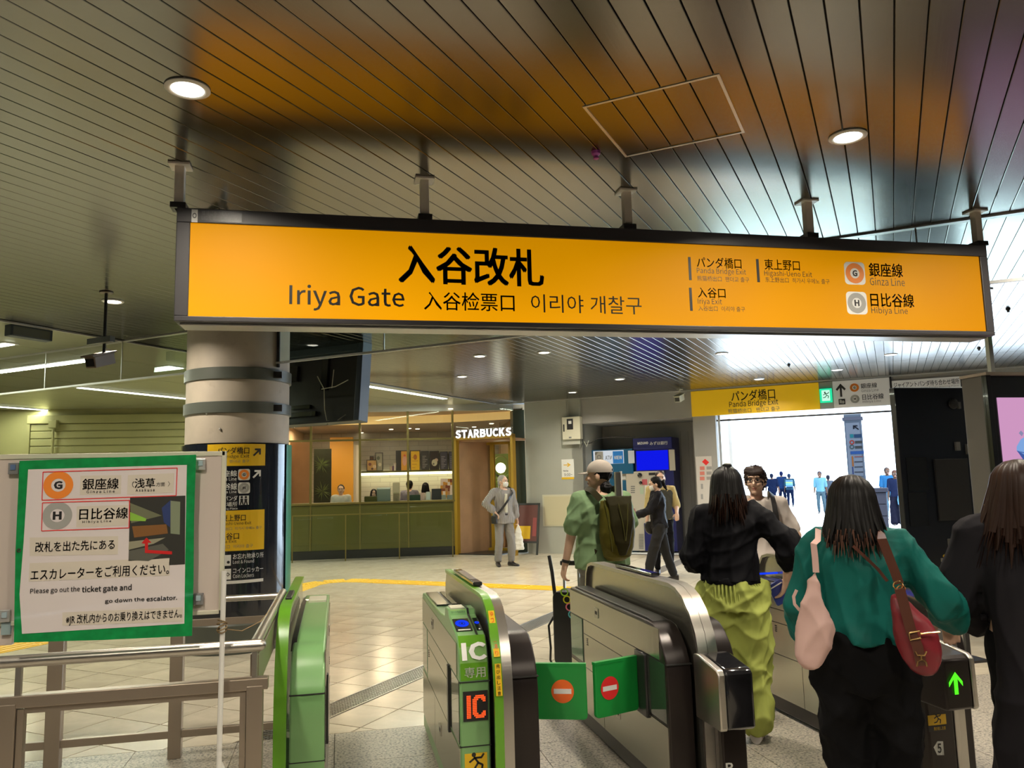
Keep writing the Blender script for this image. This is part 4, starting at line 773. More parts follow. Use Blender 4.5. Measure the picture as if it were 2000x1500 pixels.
# ------------------------------------------------------------------ cameras under the ceiling
def cctv(p, d, label, cz=None, s=1, lens=True, m_=M_CREAM):
    p = np.array(p, float); d = np.array(d, float); d /= np.linalg.norm(d); sd_ = np.cross(d, Zv); sd_ /= np.linalg.norm(sd_); up = np.cross(sd_, d)
    t = thing('security_camera', p, label, 'camera')
    MB().box(p, (.09*s, .24*s, .09*s), sd_, d, up).obj('camera_body', m_, t, bevel=.006); MB().box(p+up*.052*s-d*.0*s, (.11*s, .29*s, .012*s), sd_, d, up).obj('sun_hood', m_, t)
    MB().box(p+d*.122*s, (.07*s, .006*s, .06*s), sd_, d, up).obj('front_glass', M_BLACKGLOSS, t)
    top = p-d*.04*s+Zv*.06*s; MB().tube([top, top+Zv*.06, np.array([top[0], top[1], ZC])] if cz is None else [top, top+Zv*.05, np.array([top[0], top[1], cz])], .012*s, 10).obj('mount_arm', M_BLACKSAT if m_ is not M_CREAM else m_, t, smooth=True)
    MB().lathe((top[0], top[1], 0), [(0, (cz or ZC)-.012), (.05*s, (cz or ZC)-.012), (.052*s, (cz or ZC)-.004), (.02*s, (cz or ZC))], 24).obj('mount_flange', m_, t); MB().tube([p-d*.12*s, p-d*.17*s+Zv*.05, top+Zv*.04], .005, 6).obj('cable', M_BLACKSAT, t, smooth=True); return t
FCC = Fr((0, 7.4, 0), (1, 0, 0)); cctv(FCC.w(196, 704), (-.35, -.85, -.28), 'brown-grey security camera hanging below the ceiling edge at left', s=1.1, m_=mat('camera_taupe', (.16, .12, .08), .5))
F2 = Fr((0, 5.2, 0), (1, 0, 0)); c2 = F2.w(412, 402); MB().box(FCC.w(197, 665), (.30, .05, .05), Kv, Hv).obj('mount_bracket', M_KICK, bpy.data.objects['security_camera'])
t = cctv(c2, (.6, -.55, -.45), 'security camera with printed labels behind the top left corner of the amber sign', s=1.2)
pf = hk(0, 0)+np.array([F2.w(441, 380)[0], 5.2, 0]); MB().lathe((pf[0], pf[1], 0), [(0, ZC-.015), (.075, ZC-.015), (.078, ZC-.005), (.03, ZC)], 28).obj('round_flange', M_TRIM, t); MB().tube([(pf[0], pf[1], ZC), (pf[0], pf[1], ZC-.2), (c2[0]+.03, c2[1], c2[2])], .018, 12).obj('drop_pole', M_TRIM, t, smooth=True)
cctv(Fr(Hv*15.7, Kv).w(1327, 778), (-.8, -.9, -.3), 'cream security camera under the fascia left of the yellow exit board', s=1.3)
FKb = Fr(Kv*-8.2, Hv); hb_ = thing('hanging_box', FKb.w(62, 645), 'grey box hanging under the ceiling edge at the far left', 'box'); ppx(FKb, 22, 630, 104, 661, -.12, 0).obj('box_body', M_SLATE, hb_, bevel=.01); ppx(FKb, 26, 642, 98, 658, 0, .006).obj('face_plate', M_KICK, hb_)
sb2 = thing('small_board', (-1.5, 3.02, 1.03), 'lower white board edge left of the poster', 'board'); ppx(fwb, -60, 1205, 24, 1262, -.03, -.008).obj('board', M_WB, sb2); ppx(fwb, 2, 1216, 20, 1240, -.008, .004).obj('magnet', mcol0((.3, .4, .42)), sb2)
# small ceiling fittings
for x, y, nm, lab, mm in ((1164, 303, 'smoke_sensor', 'tiny purple sensor in the slatted ceiling above the amber sign', mat('purple', (.35, .06, .35), .4)), (1516, 657, 'sprinkler_head', 'small dark sprinkler head just below the amber sign', M_BLACKSAT), (1541, 714, 'sprinkler_head', 'small dark sprinkler head above the yellow exit board', M_BLACKSAT), (1969, 606, 'sprinkler_head', 'small dark sprinkler head right of the amber sign', M_BLACKSAT), (1912, 682, 'sprinkler_head', 'small dark sprinkler head near the hanging post at the right', M_BLACKSAT)):
    fz = Fr((0, 0, ZC), (1, 0, 0), (0, -1, 0)); d = CF+(x-1000)/FPX*CR+(750-y)/FPX*CU; p = CP+d*(ZC-.02-CP[2])/d[2]; o = MB().lathe((p[0], p[1], ZC-.045), [(0, 0), (.016, .004), (.014, .02), (.024, .03), (.026, .045)], 14).obj(nm, mm, smooth=True); tag(o, lab, 'sensor' if nm[0:2] == 'sm' else 'sprinkler')
# ------------------------------------------------------------------ coffee shop front
M_OLIVE = mat('olive_lacquer', (.085, .080, .012), .35, coat=.3); M_BRASS = mat('brass_olive_metal', (.20, .16, .05), .35, .6); M_OCHRE = mat('ochre_frame', (.42, .25, .02), .4, .2)
M_DKGREEN = mat('dark_green_column', (.035, .04, .02), .4); M_WOOD = mat('pale_wood', (.42, .25, .14), .45, noise=(2, .15, 8), brush=((40, 40, 1), .1)); M_ORWALL = mat('amber_wall', (.52, .25, .025), .5)
M_BEIGE = mat('beige_wall', (.62, .45, .28), .6); M_BLUEGLOW = emitter('blue_screen_glow', (.005, .01, .8), 1.0)
M_BRICK = bpy.data.materials.new('pale_wall_tiles'); M_BRICK.use_nodes = True; N = M_BRICK.node_tree.nodes; L = M_BRICK.node_tree.links; bk = N.new('ShaderNodeTexBrick'); tc = N.new('ShaderNodeTexCoord'); mp = N.new('ShaderNodeMapping'); mp.inputs['Rotation'].default_value = (math.radians(90), 0, 0); L.new(tc.outputs['Object'], mp.inputs[0]); L.new(mp.outputs[0], bk.inputs['Vector'])
bk.inputs['Scale'].default_value = 2.2; bk.inputs['Color1'].default_value = (.55, .53, .46, 1); bk.inputs['Color2'].default_value = (.5, .48, .42, 1); bk.inputs['Mortar'].default_value = (.33, .31, .27, 1); bk.inputs['Mortar Size'].default_value = .012; bk.inputs['Brick Width'].default_value = 1.2; bk.inputs['Row Height'].default_value = .28; L.new(bk.outputs['Color'], N['Principled BSDF'].inputs['Base Color']); N['Principled BSDF'].inputs['Roughness'].default_value = .35
uA = FS.px(566, 1000)[0]; uB = FS.px(889, 1000)[0]; uC = FS.px(1003, 900)[0]
def S(u0, u1, b0, b1, d0, d1, nm, m_, par, **k): return plate(FS, u0, u1, b0, b1, -d1, -d0).obj(nm, m_, par, **k)
for nm, a in (('wall_shop_left', (-2.4, uA-.35, 0, 3.3, 0.21, 5.4)), ('wall_shop_right', (uC+.25, uC+.4, 0, 3.3, .1, 5.4))): tag(S(*a, nm, M_BEIGE, None), kind='structure').name = 'wall_left_inner' if 'left' in nm else 'wall_right_inner'
tag(S(-2.4, uC+.4, 0, 3.3, 5.0, 5.2, 'wall_rear', M_BRICK, None), 'pale tiled rear wall of the coffee shop', kind='structure')
tag(S(-2.4, uC+.4, 3.26, 3.36, .12, 5.2, 'ceiling_shop', M_BEIGE, None), kind='structure').name = 'ceiling_rear'
tag(S(uP-.02, uC+.02, 3.22, ZC+.04, -.02, .12, 'trim_4', M_TRIM, None), kind='structure')
shop = thing('coffee_shop_facade', FS.P((uA+uB)/2, 0), 'olive green coffee shop counter front with tall glass panes and thin brass mullions', 'shop front')
zc_ = FS.px(730, 981)[1]; zk = FS.px(730, 1072)[1]; zr = FS.px(730, 859)[1]; zt = 3.22
S(uA-.3, uB, 0, zk, .02, .3, 'plinth', M_BLACKSAT, shop); S(uA-.3, uB, zk, zc_-.03, 0, .25, 'counter_front', M_OLIVE, shop); S(uA-.3, uB, zc_-.03, zc_+.01, -.04, .55, 'counter_ledge', M_BRASS, shop, bevel=.004)
us = [FS.px(x, 920)[0] for x in (607, 703, 797)]
for u in us+[uB-.03]:
    S(u-.024, u+.024, zc_, zt, -.03, .05, 'mullion', M_BRASS, shop); S(u-.016, u+.016, zk, zc_-.03, -.012, .0, 'panel_strip', M_BRASS, shop)
ue = [uA-.3]+us+[uB-.03]
for a, b_ in zip(ue, ue[1:]):
    S(a+.025, b_-.025, zc_+.01, zr-.02, .005, .015, 'glass_pane', M_CLEAR, shop); S(a+.025, b_-.025, zr+.02, zt, .005, .015, 'glass_pane', M_CLEAR, shop)
    S(a+.03, b_-.03, zk+.12, zc_-.12, -.006, 0, 'front_panel', M_OLIVE, shop, bevel=.003)
S(uA-.3, uB, zr-.02, zr+.02, -.02, .04, 'transom', M_BRASS, shop)
gd = thing('guard_frame', FS.P((uA+uB)/2, 0, .6), 'low clear glass guard with thin brass uprights standing before the olive counter', 'glass guard')
FG = Fr(FS.P(0, 0, .55), u_s); g_us = [FG.px(x, 1050)[0] for x in (571, 675, 780, 884)]; zg = FG.px(730, 1003)[1]
for u in g_us: plate(FG, u-.012, u+.012, 0, zg, -.012, .012).obj('upright', M_BRASS, gd)
for a, b_ in zip(g_us, g_us[1:]): plate(FG, a+.015, b_-.015, .06, zg-.02, -.004, .004).obj('glass_pane', M_CLEAR, gd)
plate(FG, g_us[0], g_us[-1], zg-.015, zg+.01, -.012, .012).obj('top_rail', M_BRASS, gd)
# interior: cove, soffit, furniture wall pieces
M_SOFF = mat('brown_grey_soffit', (.30, .24, .18), .5)
cv = thing('ceiling_cove', FS.P(1, 2.9, -1.6), 'warm lit curved cove in the coffee shop ceiling', 'ceiling cove'); FV = Fr(FS.P(0, 0, -1.6), u_s)
z1 = FV.px(850, 806)[1]; z0 = FV.px(850, 826)[1]
mb = MB(); pts = []
for i in range(17):
    t = i/16; u = -1.5+(uC+1.6)*t; bow = .9*max(0, (t-.62)/.38)**2-.5*(1-t)**2; pts.append((u, bow))
for (a, p), (b_, q) in zip(pts, pts[1:]): mb.hexa([FV.P(a, z0-.0, p), FV.P(b_, z0, q), FV.P(b_, z0, q-.05), FV.P(a, z0, p-.05), FV.P(a, z1+.2, p), FV.P(b_, z1+.2, q), FV.P(b_, z1+.2, q-.05), FV.P(a, z1+.2, p-.05)])
mb.obj('cove_face', mat('cove_painted_glow', (.8, .62, .35), .6, emit=(1, .62, .2), es=.42), cv)  # warm cove light put into the face as its own glow
mb = MB(); mb.add([FV.P(a, z0, p) for a, p in pts]+[FV.P(a, z0, -3.4) for a, p in pts[::-1]]+[FV.P(a, z0+.05, p) for a, p in pts]+[FV.P(a, z0+.05, -3.4) for a, p in pts[::-1]], [tuple(range(33, -1, -1))]+[tuple(range(34, 68))]); mb.obj('soffit', M_SOFF, cv)
for i, (x, y) in enumerate(((706, 845), (734, 848), (758, 851), (779, 848), (800, 850), (820, 852), (697, 819), (746, 846), (785, 802), (816, 801), (880, 798), (960, 827), (950, 862), (738, 802))):
    zz = z0 if y > 825 else 3.255; fz = Fr((0, 0, zz), (1, 0, 0), (0, -1, 0)); d = CF+(x-1000)/FPX*CR+(750-y)/FPX*CU; p = CP+d*(zz-CP[2])/d[2]
    if np.hypot(p[0], p[1]) > 24: p = p*.0+FS.P(FS.px(x, y)[0], zz, -3.2-.2*(i % 3))
    MB().lathe((p[0], p[1], zz-.012), [(0, 0), (.05, .0), (.06, .008)], 16).obj('spot_lens', emitter('spot', (1, .85, .6), 6), cv)
for (u, d_, e) in ((.2, -2.6, 1), (1.9, -2.6, 1), (3.2, -1.6, .7), (-.6, -1.2, .5), (1.2, -.9, .5)):
    l = bpy.data.lights.new('shop_light', 'AREA'); l.shape = 'DISK'; l.size = .5; l.energy = SHOP_E*e; l.color = (1, .76, .48); o = bpy.data.objects.new('shop_light', l); link(o); o.location = FS.P(u, z0-.06 if d_ < -1.3 else 3.2, d_)
FW = Fr(FS.P(0, 0, -4.9), u_s)
sh = thing('back_shelf', FW.P(FW.px(795, 920)[0], 1.8), 'long shelf with a glowing light strip under it on the coffee shop rear wall', 'shelf')
a0 = FW.px(703, 920)[0]; a1 = FW.px(889, 920)[0]; zs = FW.px(795, 921)[1]; zs0 = FW.px(795, 927)[1]
plate(FW, a0-.2, a1+.3, zs-.02, zs+.03, 0, .28).obj('shelf_board', M_OLIVE, sh); plate(FW, a0, a1+.3, zs0, zs-.02, .02, .18).obj('light_strip', emitter('strip', (1, .88, .5), 5), sh)
def mcol(c, nm='printed', r=.45, **k): return mat(nm, c, r, **k)
def board(x0, y0, x1, y1, c, lab, fr=None, detail=None, nm='menu_board', cat='menu board', grp=None, top=0):
    fr = fr or Fr(FS.P(0, 0, -4.7), u_s); a0, b1 = fr.px(x0, y0); a1, b0 = fr.px(x1, y1); t = thing(nm, fr.P((a0+a1)/2, b0), lab, cat, grp)
    plate(fr, a0, a1, b0, b1, -.04, 0).obj('frame', M_BLACKSAT, t); m_ = .02; plate(fr, a0+m_, a1-m_, b0+m_, b1-m_, 0, .006).obj('printed_face', mcol(c, nm), t)
    w = a1-a0; h_ = b1-b0
    for d in detail or []:
        k = d[0]
        if k == 'e': disc(fr, a0+w*d[1], b0+h_*d[2], 0, w*d[3], .008, n=16, ry=d[5]).obj('printed_shape', mcol(d[4]), t)
        if k == 'l':
            for i in range(d[1]): plate(fr, a0+w*.18, a0+w*(.5+.3*((i*7) % 3)/2), b0+h_*(.15+.65*i/d[1]), b0+h_*(.15+.65*i/d[1])+.02, .006, .008).obj('text_line', mcol(d[2]), t)
    return t
gB = 'menu boards on the back shelf'
board(773, 880, 783, 920, (.02, .018, .02), 'narrow dark blank menu board leftmost on the back shelf', grp=gB)
board(782, 880, 797, 920, (.75, .38, .05), 'orange menu board with a pale pink drink picture', grp=gB, detail=[('e', .55, .5, .28, (.75, .4, .3), 2.4), ('e', .55, .75, .14, (.7, .1, .05), 1)])
board(801, 880, 821, 920, (.85, .55, .02), 'bright yellow menu board with a brown drink picture', grp=gB, detail=[('e', .5, .68, .18, (.45, .15, .02), 1.5), ('l', 4, (.6, .3, .02))])
board(822, 881, 838, 920, (.05, .05, .055), 'charcoal menu board with grey text lines next to the yellow one', grp=gB, detail=[('l', 8, (.3, .3, .3))])
board(839, 881, 858, 920, (.03, .02, .02), 'black menu board with a white splash picture', grp=gB, detail=[('e', .5, .42, .3, (.7, .7, .55), 1.2), ('e', .7, .55, .18, (.7, .55, .45), 1), ('e', .4, .36, .1, (.05, .05, .05), 1)])
board(859, 882, 875, 920, (.07, .07, .11), 'dark bluish menu board with grey text lines', grp=gB, detail=[('l', 8, (.3, .3, .38))])
board(876, 882, 892, 920, (.09, .09, .14), 'slate menu board rightmost on the back shelf', grp=gB, detail=[('l', 7, (.3, .3, .38))])
board(716, 898, 738, 920, (.6, .38, .15), 'small orange-brown picture card on the back shelf', nm='picture_card', cat='picture', detail=[('e', .3, .6, .14, (.2, .06, .05), 1), ('e', .7, .4, .16, (.75, .6, .4), 1), ('e', .5, .2, .1, (.1, .05, .05), 1)])
board(733, 884, 748, 920, (.35, .35, .28), 'taller grey patterned picture card behind the orange one', nm='picture_card', cat='picture', detail=[('e', .4, .7, .2, (.1, .12, .08), 1.3), ('e', .6, .35, .2, (.65, .63, .5), 1.2)])
board(722, 891, 730, 899, (.10, .05, .02), 'tiny dark box on top of the orange picture card', nm='gift_box', cat='box')
for x, c, lab in ((764, (.6, .5, .4), 'short cream cup on the back shelf'), (768, (.1, .05, .12), 'dark purple cup on the back shelf'), (771, (.55, .52, .5), 'tall pale tumbler on the back shelf')):
    fr = Fr(FS.P(0, 0, -4.65), u_s); a, b_ = fr.px(x, 912); t = MB().lathe(fr.P(a, zs+.03), [(0, 0), (.035, 0), (.045, .12 if x != 771 else .2), (.03, .13 if x != 771 else .22), (0, .13 if x != 771 else .22)], 12).obj('cup', mcol(c), smooth=True); tag(t, lab, 'cup', 'cups on the back shelf')
# decorative interior pieces
fI = Fr(FS.P(0, 0, -2.2), u_s)
def deco(nm, x0, x1, y0, y1, m_, lab, cat, off=0, th=.1): a0 = fI.px(x0, 930, off)[0]; a1 = fI.px(x1, 930, off)[0]; b1 = min(fI.px(600, y0, off)[1], z0); t = plate(fI, a0, a1, 0, b1, off-th, off).obj(nm, m_, None, bevel=.01); return tag(t, lab, cat)
deco('amber_partition', 644, 690, 855, 985, M_ORWALL, 'amber coloured partition panel behind the seated man', 'partition', -1.5)
deco('white_pilaster', 689, 702, 870, 985, M_PLASTER, 'white pilaster between the amber partition and the menu wall', 'pilaster', -1.6)
deco('wood_partition', 560, 606, 862, 985, M_WOOD, 'pale wooden partition inside the shop next to the navy pillar', 'partition', -.2)
M_LEAF = mat('leaf_green', (.12, .17, .05), .5, noise=(8, .3)); M_LEAFD = mat('leaf_dark', (.03, .045, .025), .5)
def leafwall(fr, x0, y0, x1, y1, lab, n, mm, back):
    a0, b1 = fr.px(x0, y0); a1, b0 = fr.px(x1, y1); t = thing('leaf_picture', fr.P((a0+a1)/2, b0), lab, 'picture'); plate(fr, a0, a1, b0, b1, -.04, 0).obj('picture_board', back, t)
    w = a1-a0; h_ = b1-b0; rs = random.Random(n)
    for i, (cx, cy) in enumerate(((.5, .25), (.45, .72))):
        for j in range(n):
            an = 2*math.pi*j/n+rs.random()*.2; L_ = w*(.42+.25*rs.random()); c = np.array([a0+w*cx, b0+h_*cy]); d = np.array([math.cos(an), math.sin(an)]); e = c+d*L_; e[0] = min(max(e[0], a0), a1); e[1] = min(max(e[1], b0), b1); n_ = np.array([-d[1], d[0]])*w*.028; mI = c*.55+e*.45
            MB().add([fr.P(*c, .004+.001*j/n), fr.P(*(mI-n_), .010+.001*j/n), fr.P(*e, .006), fr.P(*(mI+n_), .010+.001*j/n)], [(0, 1, 2, 3)]).obj('leaf', mm if rs.random() > .25 else M_LEAFD, t)
leafwall(Fr(FS.P(0, 0, -2.6), u_s), 613, 877, 647, 986, 'tall dark picture of palm leaves beside the amber partition', 26, M_LEAF, mcol((.035, .04, .02)))
# shop entrance: ochre frame parallel to the hall, wooden side wall and glass doors
FE = Fr(FS.P(uB, 0, .0), Kv); 
k0 = 0.0; k1 = FE.px(1003, 900)[0]; ze = FE.px(945, 857)[1]
en = thing('shop_entrance', FE.P(k1/2, 0), 'ochre framed coffee shop entrance with glass doors and white glowing letters above', 'entrance')
plate(FE, 0, .07, 0, ze+.08, -.12, .03).obj('left_jamb', M_OCHRE, en); plate(FE, k1-.06, k1, 0, ze+.08, -.12, .03).obj('right_jamb', M_OCHRE, en); plate(FE, 0, k1, ze, ze+.07, -.12, .03).obj('header', M_OCHRE, en)
plate(FE, 0, k1, ze+.07, zt, -.02, -.01).obj('fanlight_pane', M_CLEAR, en)
quad = MB(); a = FE.P(.07, 0, -.1); b_ = FE.P(.42, 0, -1.0); d = b_-a; quad.hexa([a, b_, b_+np.array([-.05, .05, 0]), a+np.array([-.05, .05, 0])]+[p+Zv*ze for p in (a, b_, b_+np.array([-.05, .05, 0]), a+np.array([-.05, .05, 0]))]); quad.obj('wood_side_wall', M_WOOD, en)
FD = Fr(FE.P(0, 0, -.9), Kv); kd0 = FD.px(929, 950)[0]; kd1 = FD.px(999, 950)[0]; kdm = FD.px(963, 950)[0]; zd = FD.px(960, 864)[1]
for a, b_ in ((kd0, kd0+.05), (kdm-.05, kdm), (kdm+.005, kdm+.055), (kd1-.05, kd1)): plate(FD, a, b_, 0, zd, -.03, .03).obj('door_stile', M_OCHRE, en)
for a, b_ in ((kd0, kdm), (kdm, kd1)): plate(FD, a+.05, b_-.05, .08, zd-.06, -.004, .004).obj('door_glass', M_CLEAR, en); plate(FD, a, b_, 0, .08, -.03, .03).obj('door_rail', M_OCHRE, en); plate(FD, a, b_, zd-.06, zd, -.03, .03).obj('door_rail', M_OCHRE, en)
a, b1 = FD.px(974, 935, .06); b0 = FD.px(974, 978, .06)[1]; MB().tube([FD.P(a, b0, .03), FD.P(a, b0, .08), FD.P(a, b1, .08), FD.P(a, b1, .03)], .014, 8).obj('door_handle', M_WHITEPRINT, en, smooth=True)
plate(FE, 0, k1, zd, ze, -.95, -.12).obj('entrance_soffit', M_WOOD, en); plate(FD, kd0-.2, kd1+.1, 0, .02, -.4, .9).obj('threshold', M_BLACKSAT, en)
FL = Fr(FE.P(0, 0, .06), Kv)
q0 = FL.px(891, 848)[0]; q1 = FL.px(1001, 840)[0]; c0 = FL.px(946, 854)[1]; c1 = FL.px(946, 838)[1]; n_ = len('STARBUCKS'); E_SIGN = emitter('white_letter_glow', (1, 1, 1), 2.2)
sgn = thing('shop_sign', FL.P((q0+q1)/2, c0), 'glowing white letters over the coffee shop entrance', 'sign')
for i, ch in enumerate('STARBUCKS'): w = (q1-q0)/n_; textmb(FL, ch, q0+w*i+w*.05, q0+w*(i+.95), c0, c1, .05, .035).obj('letter', E_SIGN, sgn)
plate(FL, q0, q1, c0+.02, c0+.04, .0, .045).obj('letter_rail', M_BRASS, sgn)
fp_ = Fr(FE.P(0, 0, -2.2), Kv); c = fp_.w(978, 914); pd = thing('pendant_lamp', c, 'round white pendant lamp in a brass ring seen through the shop door', 'lamp')
MB().sphere(c, .13).obj('globe', emitter('globe', (1, .93, .75), 5), pd, smooth=True); MB().tube([c+Zv*.1+Kv*.2*math.cos(t)+Zv*.2*math.sin(t) for t in np.linspace(0, 2*math.pi, 30)], .008, 6).obj('ring', M_BRASS, pd); MB().tube([c+Zv*.3, np.array([c[0], c[1], 3.25])], .004, 5).obj('cord', M_BRASS, pd)
leafwall(Fr(FE.P(0, 0, -2.9), Kv), 965, 887, 1001, 1060, 'bright green palm leaf picture seen behind the pendant lamp', 30, mat('leaf_bright', (.30, .42, .08), .5), mcol((.15, .22, .04)))
t = tag(plate(fp_, *sorted((fp_.px(950, 912)[0], fp_.px(960, 912)[0])), fp_.px(955, 917)[1], fp_.px(955, 906)[1], -.02, .0).obj('notice_plate', M_BLACKPRINT), 'small black square notice on the wall inside the shop door', 'notice')
ct = thing('service_counter', Fr(FE.P(0, 0, -1.9), Kv).w(945, 1050), 'wooden service counter inside the coffee shop door', 'counter'); fcn = Fr(FE.P(0, 0, -1.9), Kv)
a0 = fcn.px(932, 1000)[0]; a1 = fcn.px(985, 1000)[0]; zt_ = fcn.px(950, 992)[1]; plate(fcn, a0, a1, 0, zt_-.04, -.5, 0).obj('counter_body', M_WOOD, ct); plate(fcn, a0-.05, a1+.05, zt_-.04, zt_, -.55, .05).obj('counter_top', M_WOOD, ct, bevel=.005); plate(fcn, a0+.1, a1-.15, .05, zt_-.3, 0, .01).obj('shelf_recess', M_BLACKSAT, ct)
t = tag(ppx(fcn, 950, 951, 961, 960, .1, .13).obj('till_screen', emitter('till', (.1, .35, .9), 1.0)), 'small blue till screen on the service counter', 'screen')
t = tag(S(uC, uC+.27, 0, zt, -.02, .4, 'dark_green_column', M_DKGREEN, None), 'dark green square column between the shop entrance and the grey wall', 'column')
# things on the shop counter
fc_ = Fr(FS.P(0, 0, -.35), u_s)
def cbox(x0, y0, x1, y1, m_, nm, lab, cat, g='things on the shop counter', d=.12, parts=None):
    a0, b1 = fc_.px(x0, y0); a1, _ = fc_.px(x1, y1); t = thing(nm, fc_.P((a0+a1)/2, zc_+.01), lab, cat, g); plate(fc_, a0, a1, zc_+.01, max(b1, zc_+.06), -d/2, d/2).obj('body', m_, t, bevel=.006); plate(fc_, a0+.01, a1-.01, max(b1, zc_+.06)-.03, max(b1, zc_+.06)+.004, -d/2-.002, d/2+.004).obj('lid', parts or m_, t); return t
cbox(712, 970, 737, 980, M_OLIVE, 'tray_box', 'olive open box in front of the seated woman', 'box', d=.25)
cbox(736, 953, 763, 978, mcol((.2, .23, .2)), 'card_rack', 'grey card display rack on the shop counter', 'display rack', parts=M_WHITEPRINT)
cbox(741, 968, 747, 980, M_WHITEPRINT, 'white_cup', 'white paper cup left on the shop counter', 'cup', d=.08)
cbox(767, 943, 781, 958, mcol((.65, .5, .35)), 'snack_stand', 'cream snack packets on a stand at the shop counter', 'packets'); cbox(768, 962, 780, 978, mcol((.5, .4, .25)), 'snack_basket', 'brown snack basket under the cream packets', 'basket')
cbox(800, 967, 821, 977, mcol((.03, .06, .035)), 'green_case', 'flat dark green case on the shop counter', 'case'); cbox(821, 963, 829, 977, mcol((.75, .5, .42)), 'pink_card', 'upright pale pink card on the shop counter', 'card', d=.03)
cbox(832, 961, 841, 978, M_WHITEPRINT, 'white_card', 'upright white card on the shop counter', 'card', d=.03); cbox(843, 955, 862, 976, mcol((.04, .035, .04)), 'bottle_rack', 'dark bottle rack on the shop counter', 'rack', d=.2); cbox(857, 967, 871, 976, mcol((.4, .42, .36)), 'jar', 'grey green jar on the shop counter', 'jar'); cbox(873, 967, 886, 976, mcol((.3, .32, .32)), 'storage_box', 'grey storage box at the right end of the shop counter', 'box')
fr_ = Fr(FS.P(0, 0, -4.6), u_s); M_GOLD = mat('golden_packet', (.55, .28, .04), .4); gp = thing('packet_wall', fr_.w(877, 960), 'wall rack of golden coffee packets at the right of the shop', 'packets')
rs = random.Random(3)
for r in range(6):
    for c_ in range(7):
        x = 860+c_*4.6; y = 936+r*6; a, b_ = fr_.px(x, y); plate(fr_, a, a+.075, b_-.09, b_+.01, 0, .04+.02*rs.random()).obj('packet', (M_GOLD, M_WOOD, mcol((.2, .05, .02)), M_PAPER)[rs.choice((0, 0, 1, 2, 3))], gp)
# A-board and notices by the grey wall
ab = thing('a_board', FH.P(FH.px(1040, 1060, .3)[0], 0, .3), 'black framed pavement board leaning by the grey wall behind the old man', 'sandwich board'); fa_ = Fr(hk(15.75, 0), Kv, Zv+Hv*.18)
a0 = fa_.px(1008, 1040)[0]; a1 = fa_.px(1050, 1080)[0]; hb = 1.12
for q in ((a0, a0+.04, 0, hb), (a1-.04, a1, 0, hb), (a0, a1, hb-.04, hb), (a0, a1, .25, .29)): plate(fa_, *q, -.03, .0).obj('frame', M_BLACKSAT, ab)
plate(fa_, a0+.04, a1-.04, .29, hb-.04, -.02, -.01).obj('face', mcol((.13, .04, .035)), ab); plate(fa_, a0+.06, a1-.2, .34, .62, -.01, -.006).obj('yellow_panel', M_SIGNYEL, ab); plate(fa_, a1-.15, a1-.06, .4, .8, -.01, -.006).obj('red_panel', mcol((.3, .06, .06)), ab)
wp = thing('wall_access_panel', FH.w(1088, 997), 'cream square access panel set low in the grey wall', 'access panel'); ppx(FH, 1060, 966, 1116, 1028, 0, .012).obj('panel_frame', M_CREAM, wp); ppx(FH, 1063, 969, 1114, 1026, .012, .018).obj('panel_door', mat('cream_door', (.58, .53, .36), .45), wp, bevel=.003); ppx(FH, 1109, 991, 1111, 998, .018, .024).obj('latch', M_OCHRE, wp)
bx = thing('control_box', FH.w(1116, 838), 'cream control box high on the grey wall with conduits going up', 'control box'); ppx(FH, 1098, 814, 1133, 858, 0, .16).obj('box_body', M_CREAM, bx, bevel=.008); ppx(FH, 1098, 858, 1133, 868, 0, .1).obj('box_base', M_GRAYWALL, bx); ppx(FH, 1107, 818, 1119, 839, .16, .165).obj('black_label', M_BLACKPRINT, bx); ppx(FH, 1110, 822, 1116, 828, .165, .168).obj('label_mark', M_WHITEPRINT, bx); ppx(FH, 1100, 829, 1102, 843, .16, .175).obj('handle', M_BLACKSAT, bx); ppx(FH, 1111, 853, 1116, 856, .16, .165).obj('maker_plate', M_GREYPRINT, bx)
for x in (1108, 1112, 1133): a, b_ = FH.px(x, 813); MB().tube([FH.P(a, b_, .05), FH.P(a, ZC, .05)], .012, 6).obj('conduit', M_GRAYWALL, bx)
for i, pth in enumerate((((1133, 857), (1140, 868), (1155, 865), (1165, 857), (1200, 853), (1236, 853)), ((1130, 858), (1133, 874), (1137, 862)), ((1141, 862), (1146, 872), (1150, 860)))): MB().tube([FH.w(x, y, .05 if i else -.2) for x, y in pth], .012, 6).obj('cable', M_BLACKSAT if i == 0 else M_GRAYWALL, bx, smooth=True)
np_ = thing('wall_notice', FH.w(1109, 914), 'small white notice with an orange arrow on the grey wall', 'notice'); ppx(FH, 1097, 897, 1121, 932, 0, .006).obj('paper', M_WHITEPRINT, np_); arrow(Fr(FH.P(0, 0, .0), Kv), 1101, 903, 1115, 913, mcol((.75, .45, .03)), np_, 2, .008); ppx(FH, 1097, 932, 1121, 936, 0, .006).obj('yellow_edge', M_SIGNYEL, np_); tpx(FH, 'New Day', 1100, 918, 1110, 922, .008, .02).obj('lettering', M_BLACKPRINT, np_); tpx(FH, '9:00~', 1102, 924, 1118, 930, .008, .01).obj('lettering', M_GREYPRINT, np_); TC = None
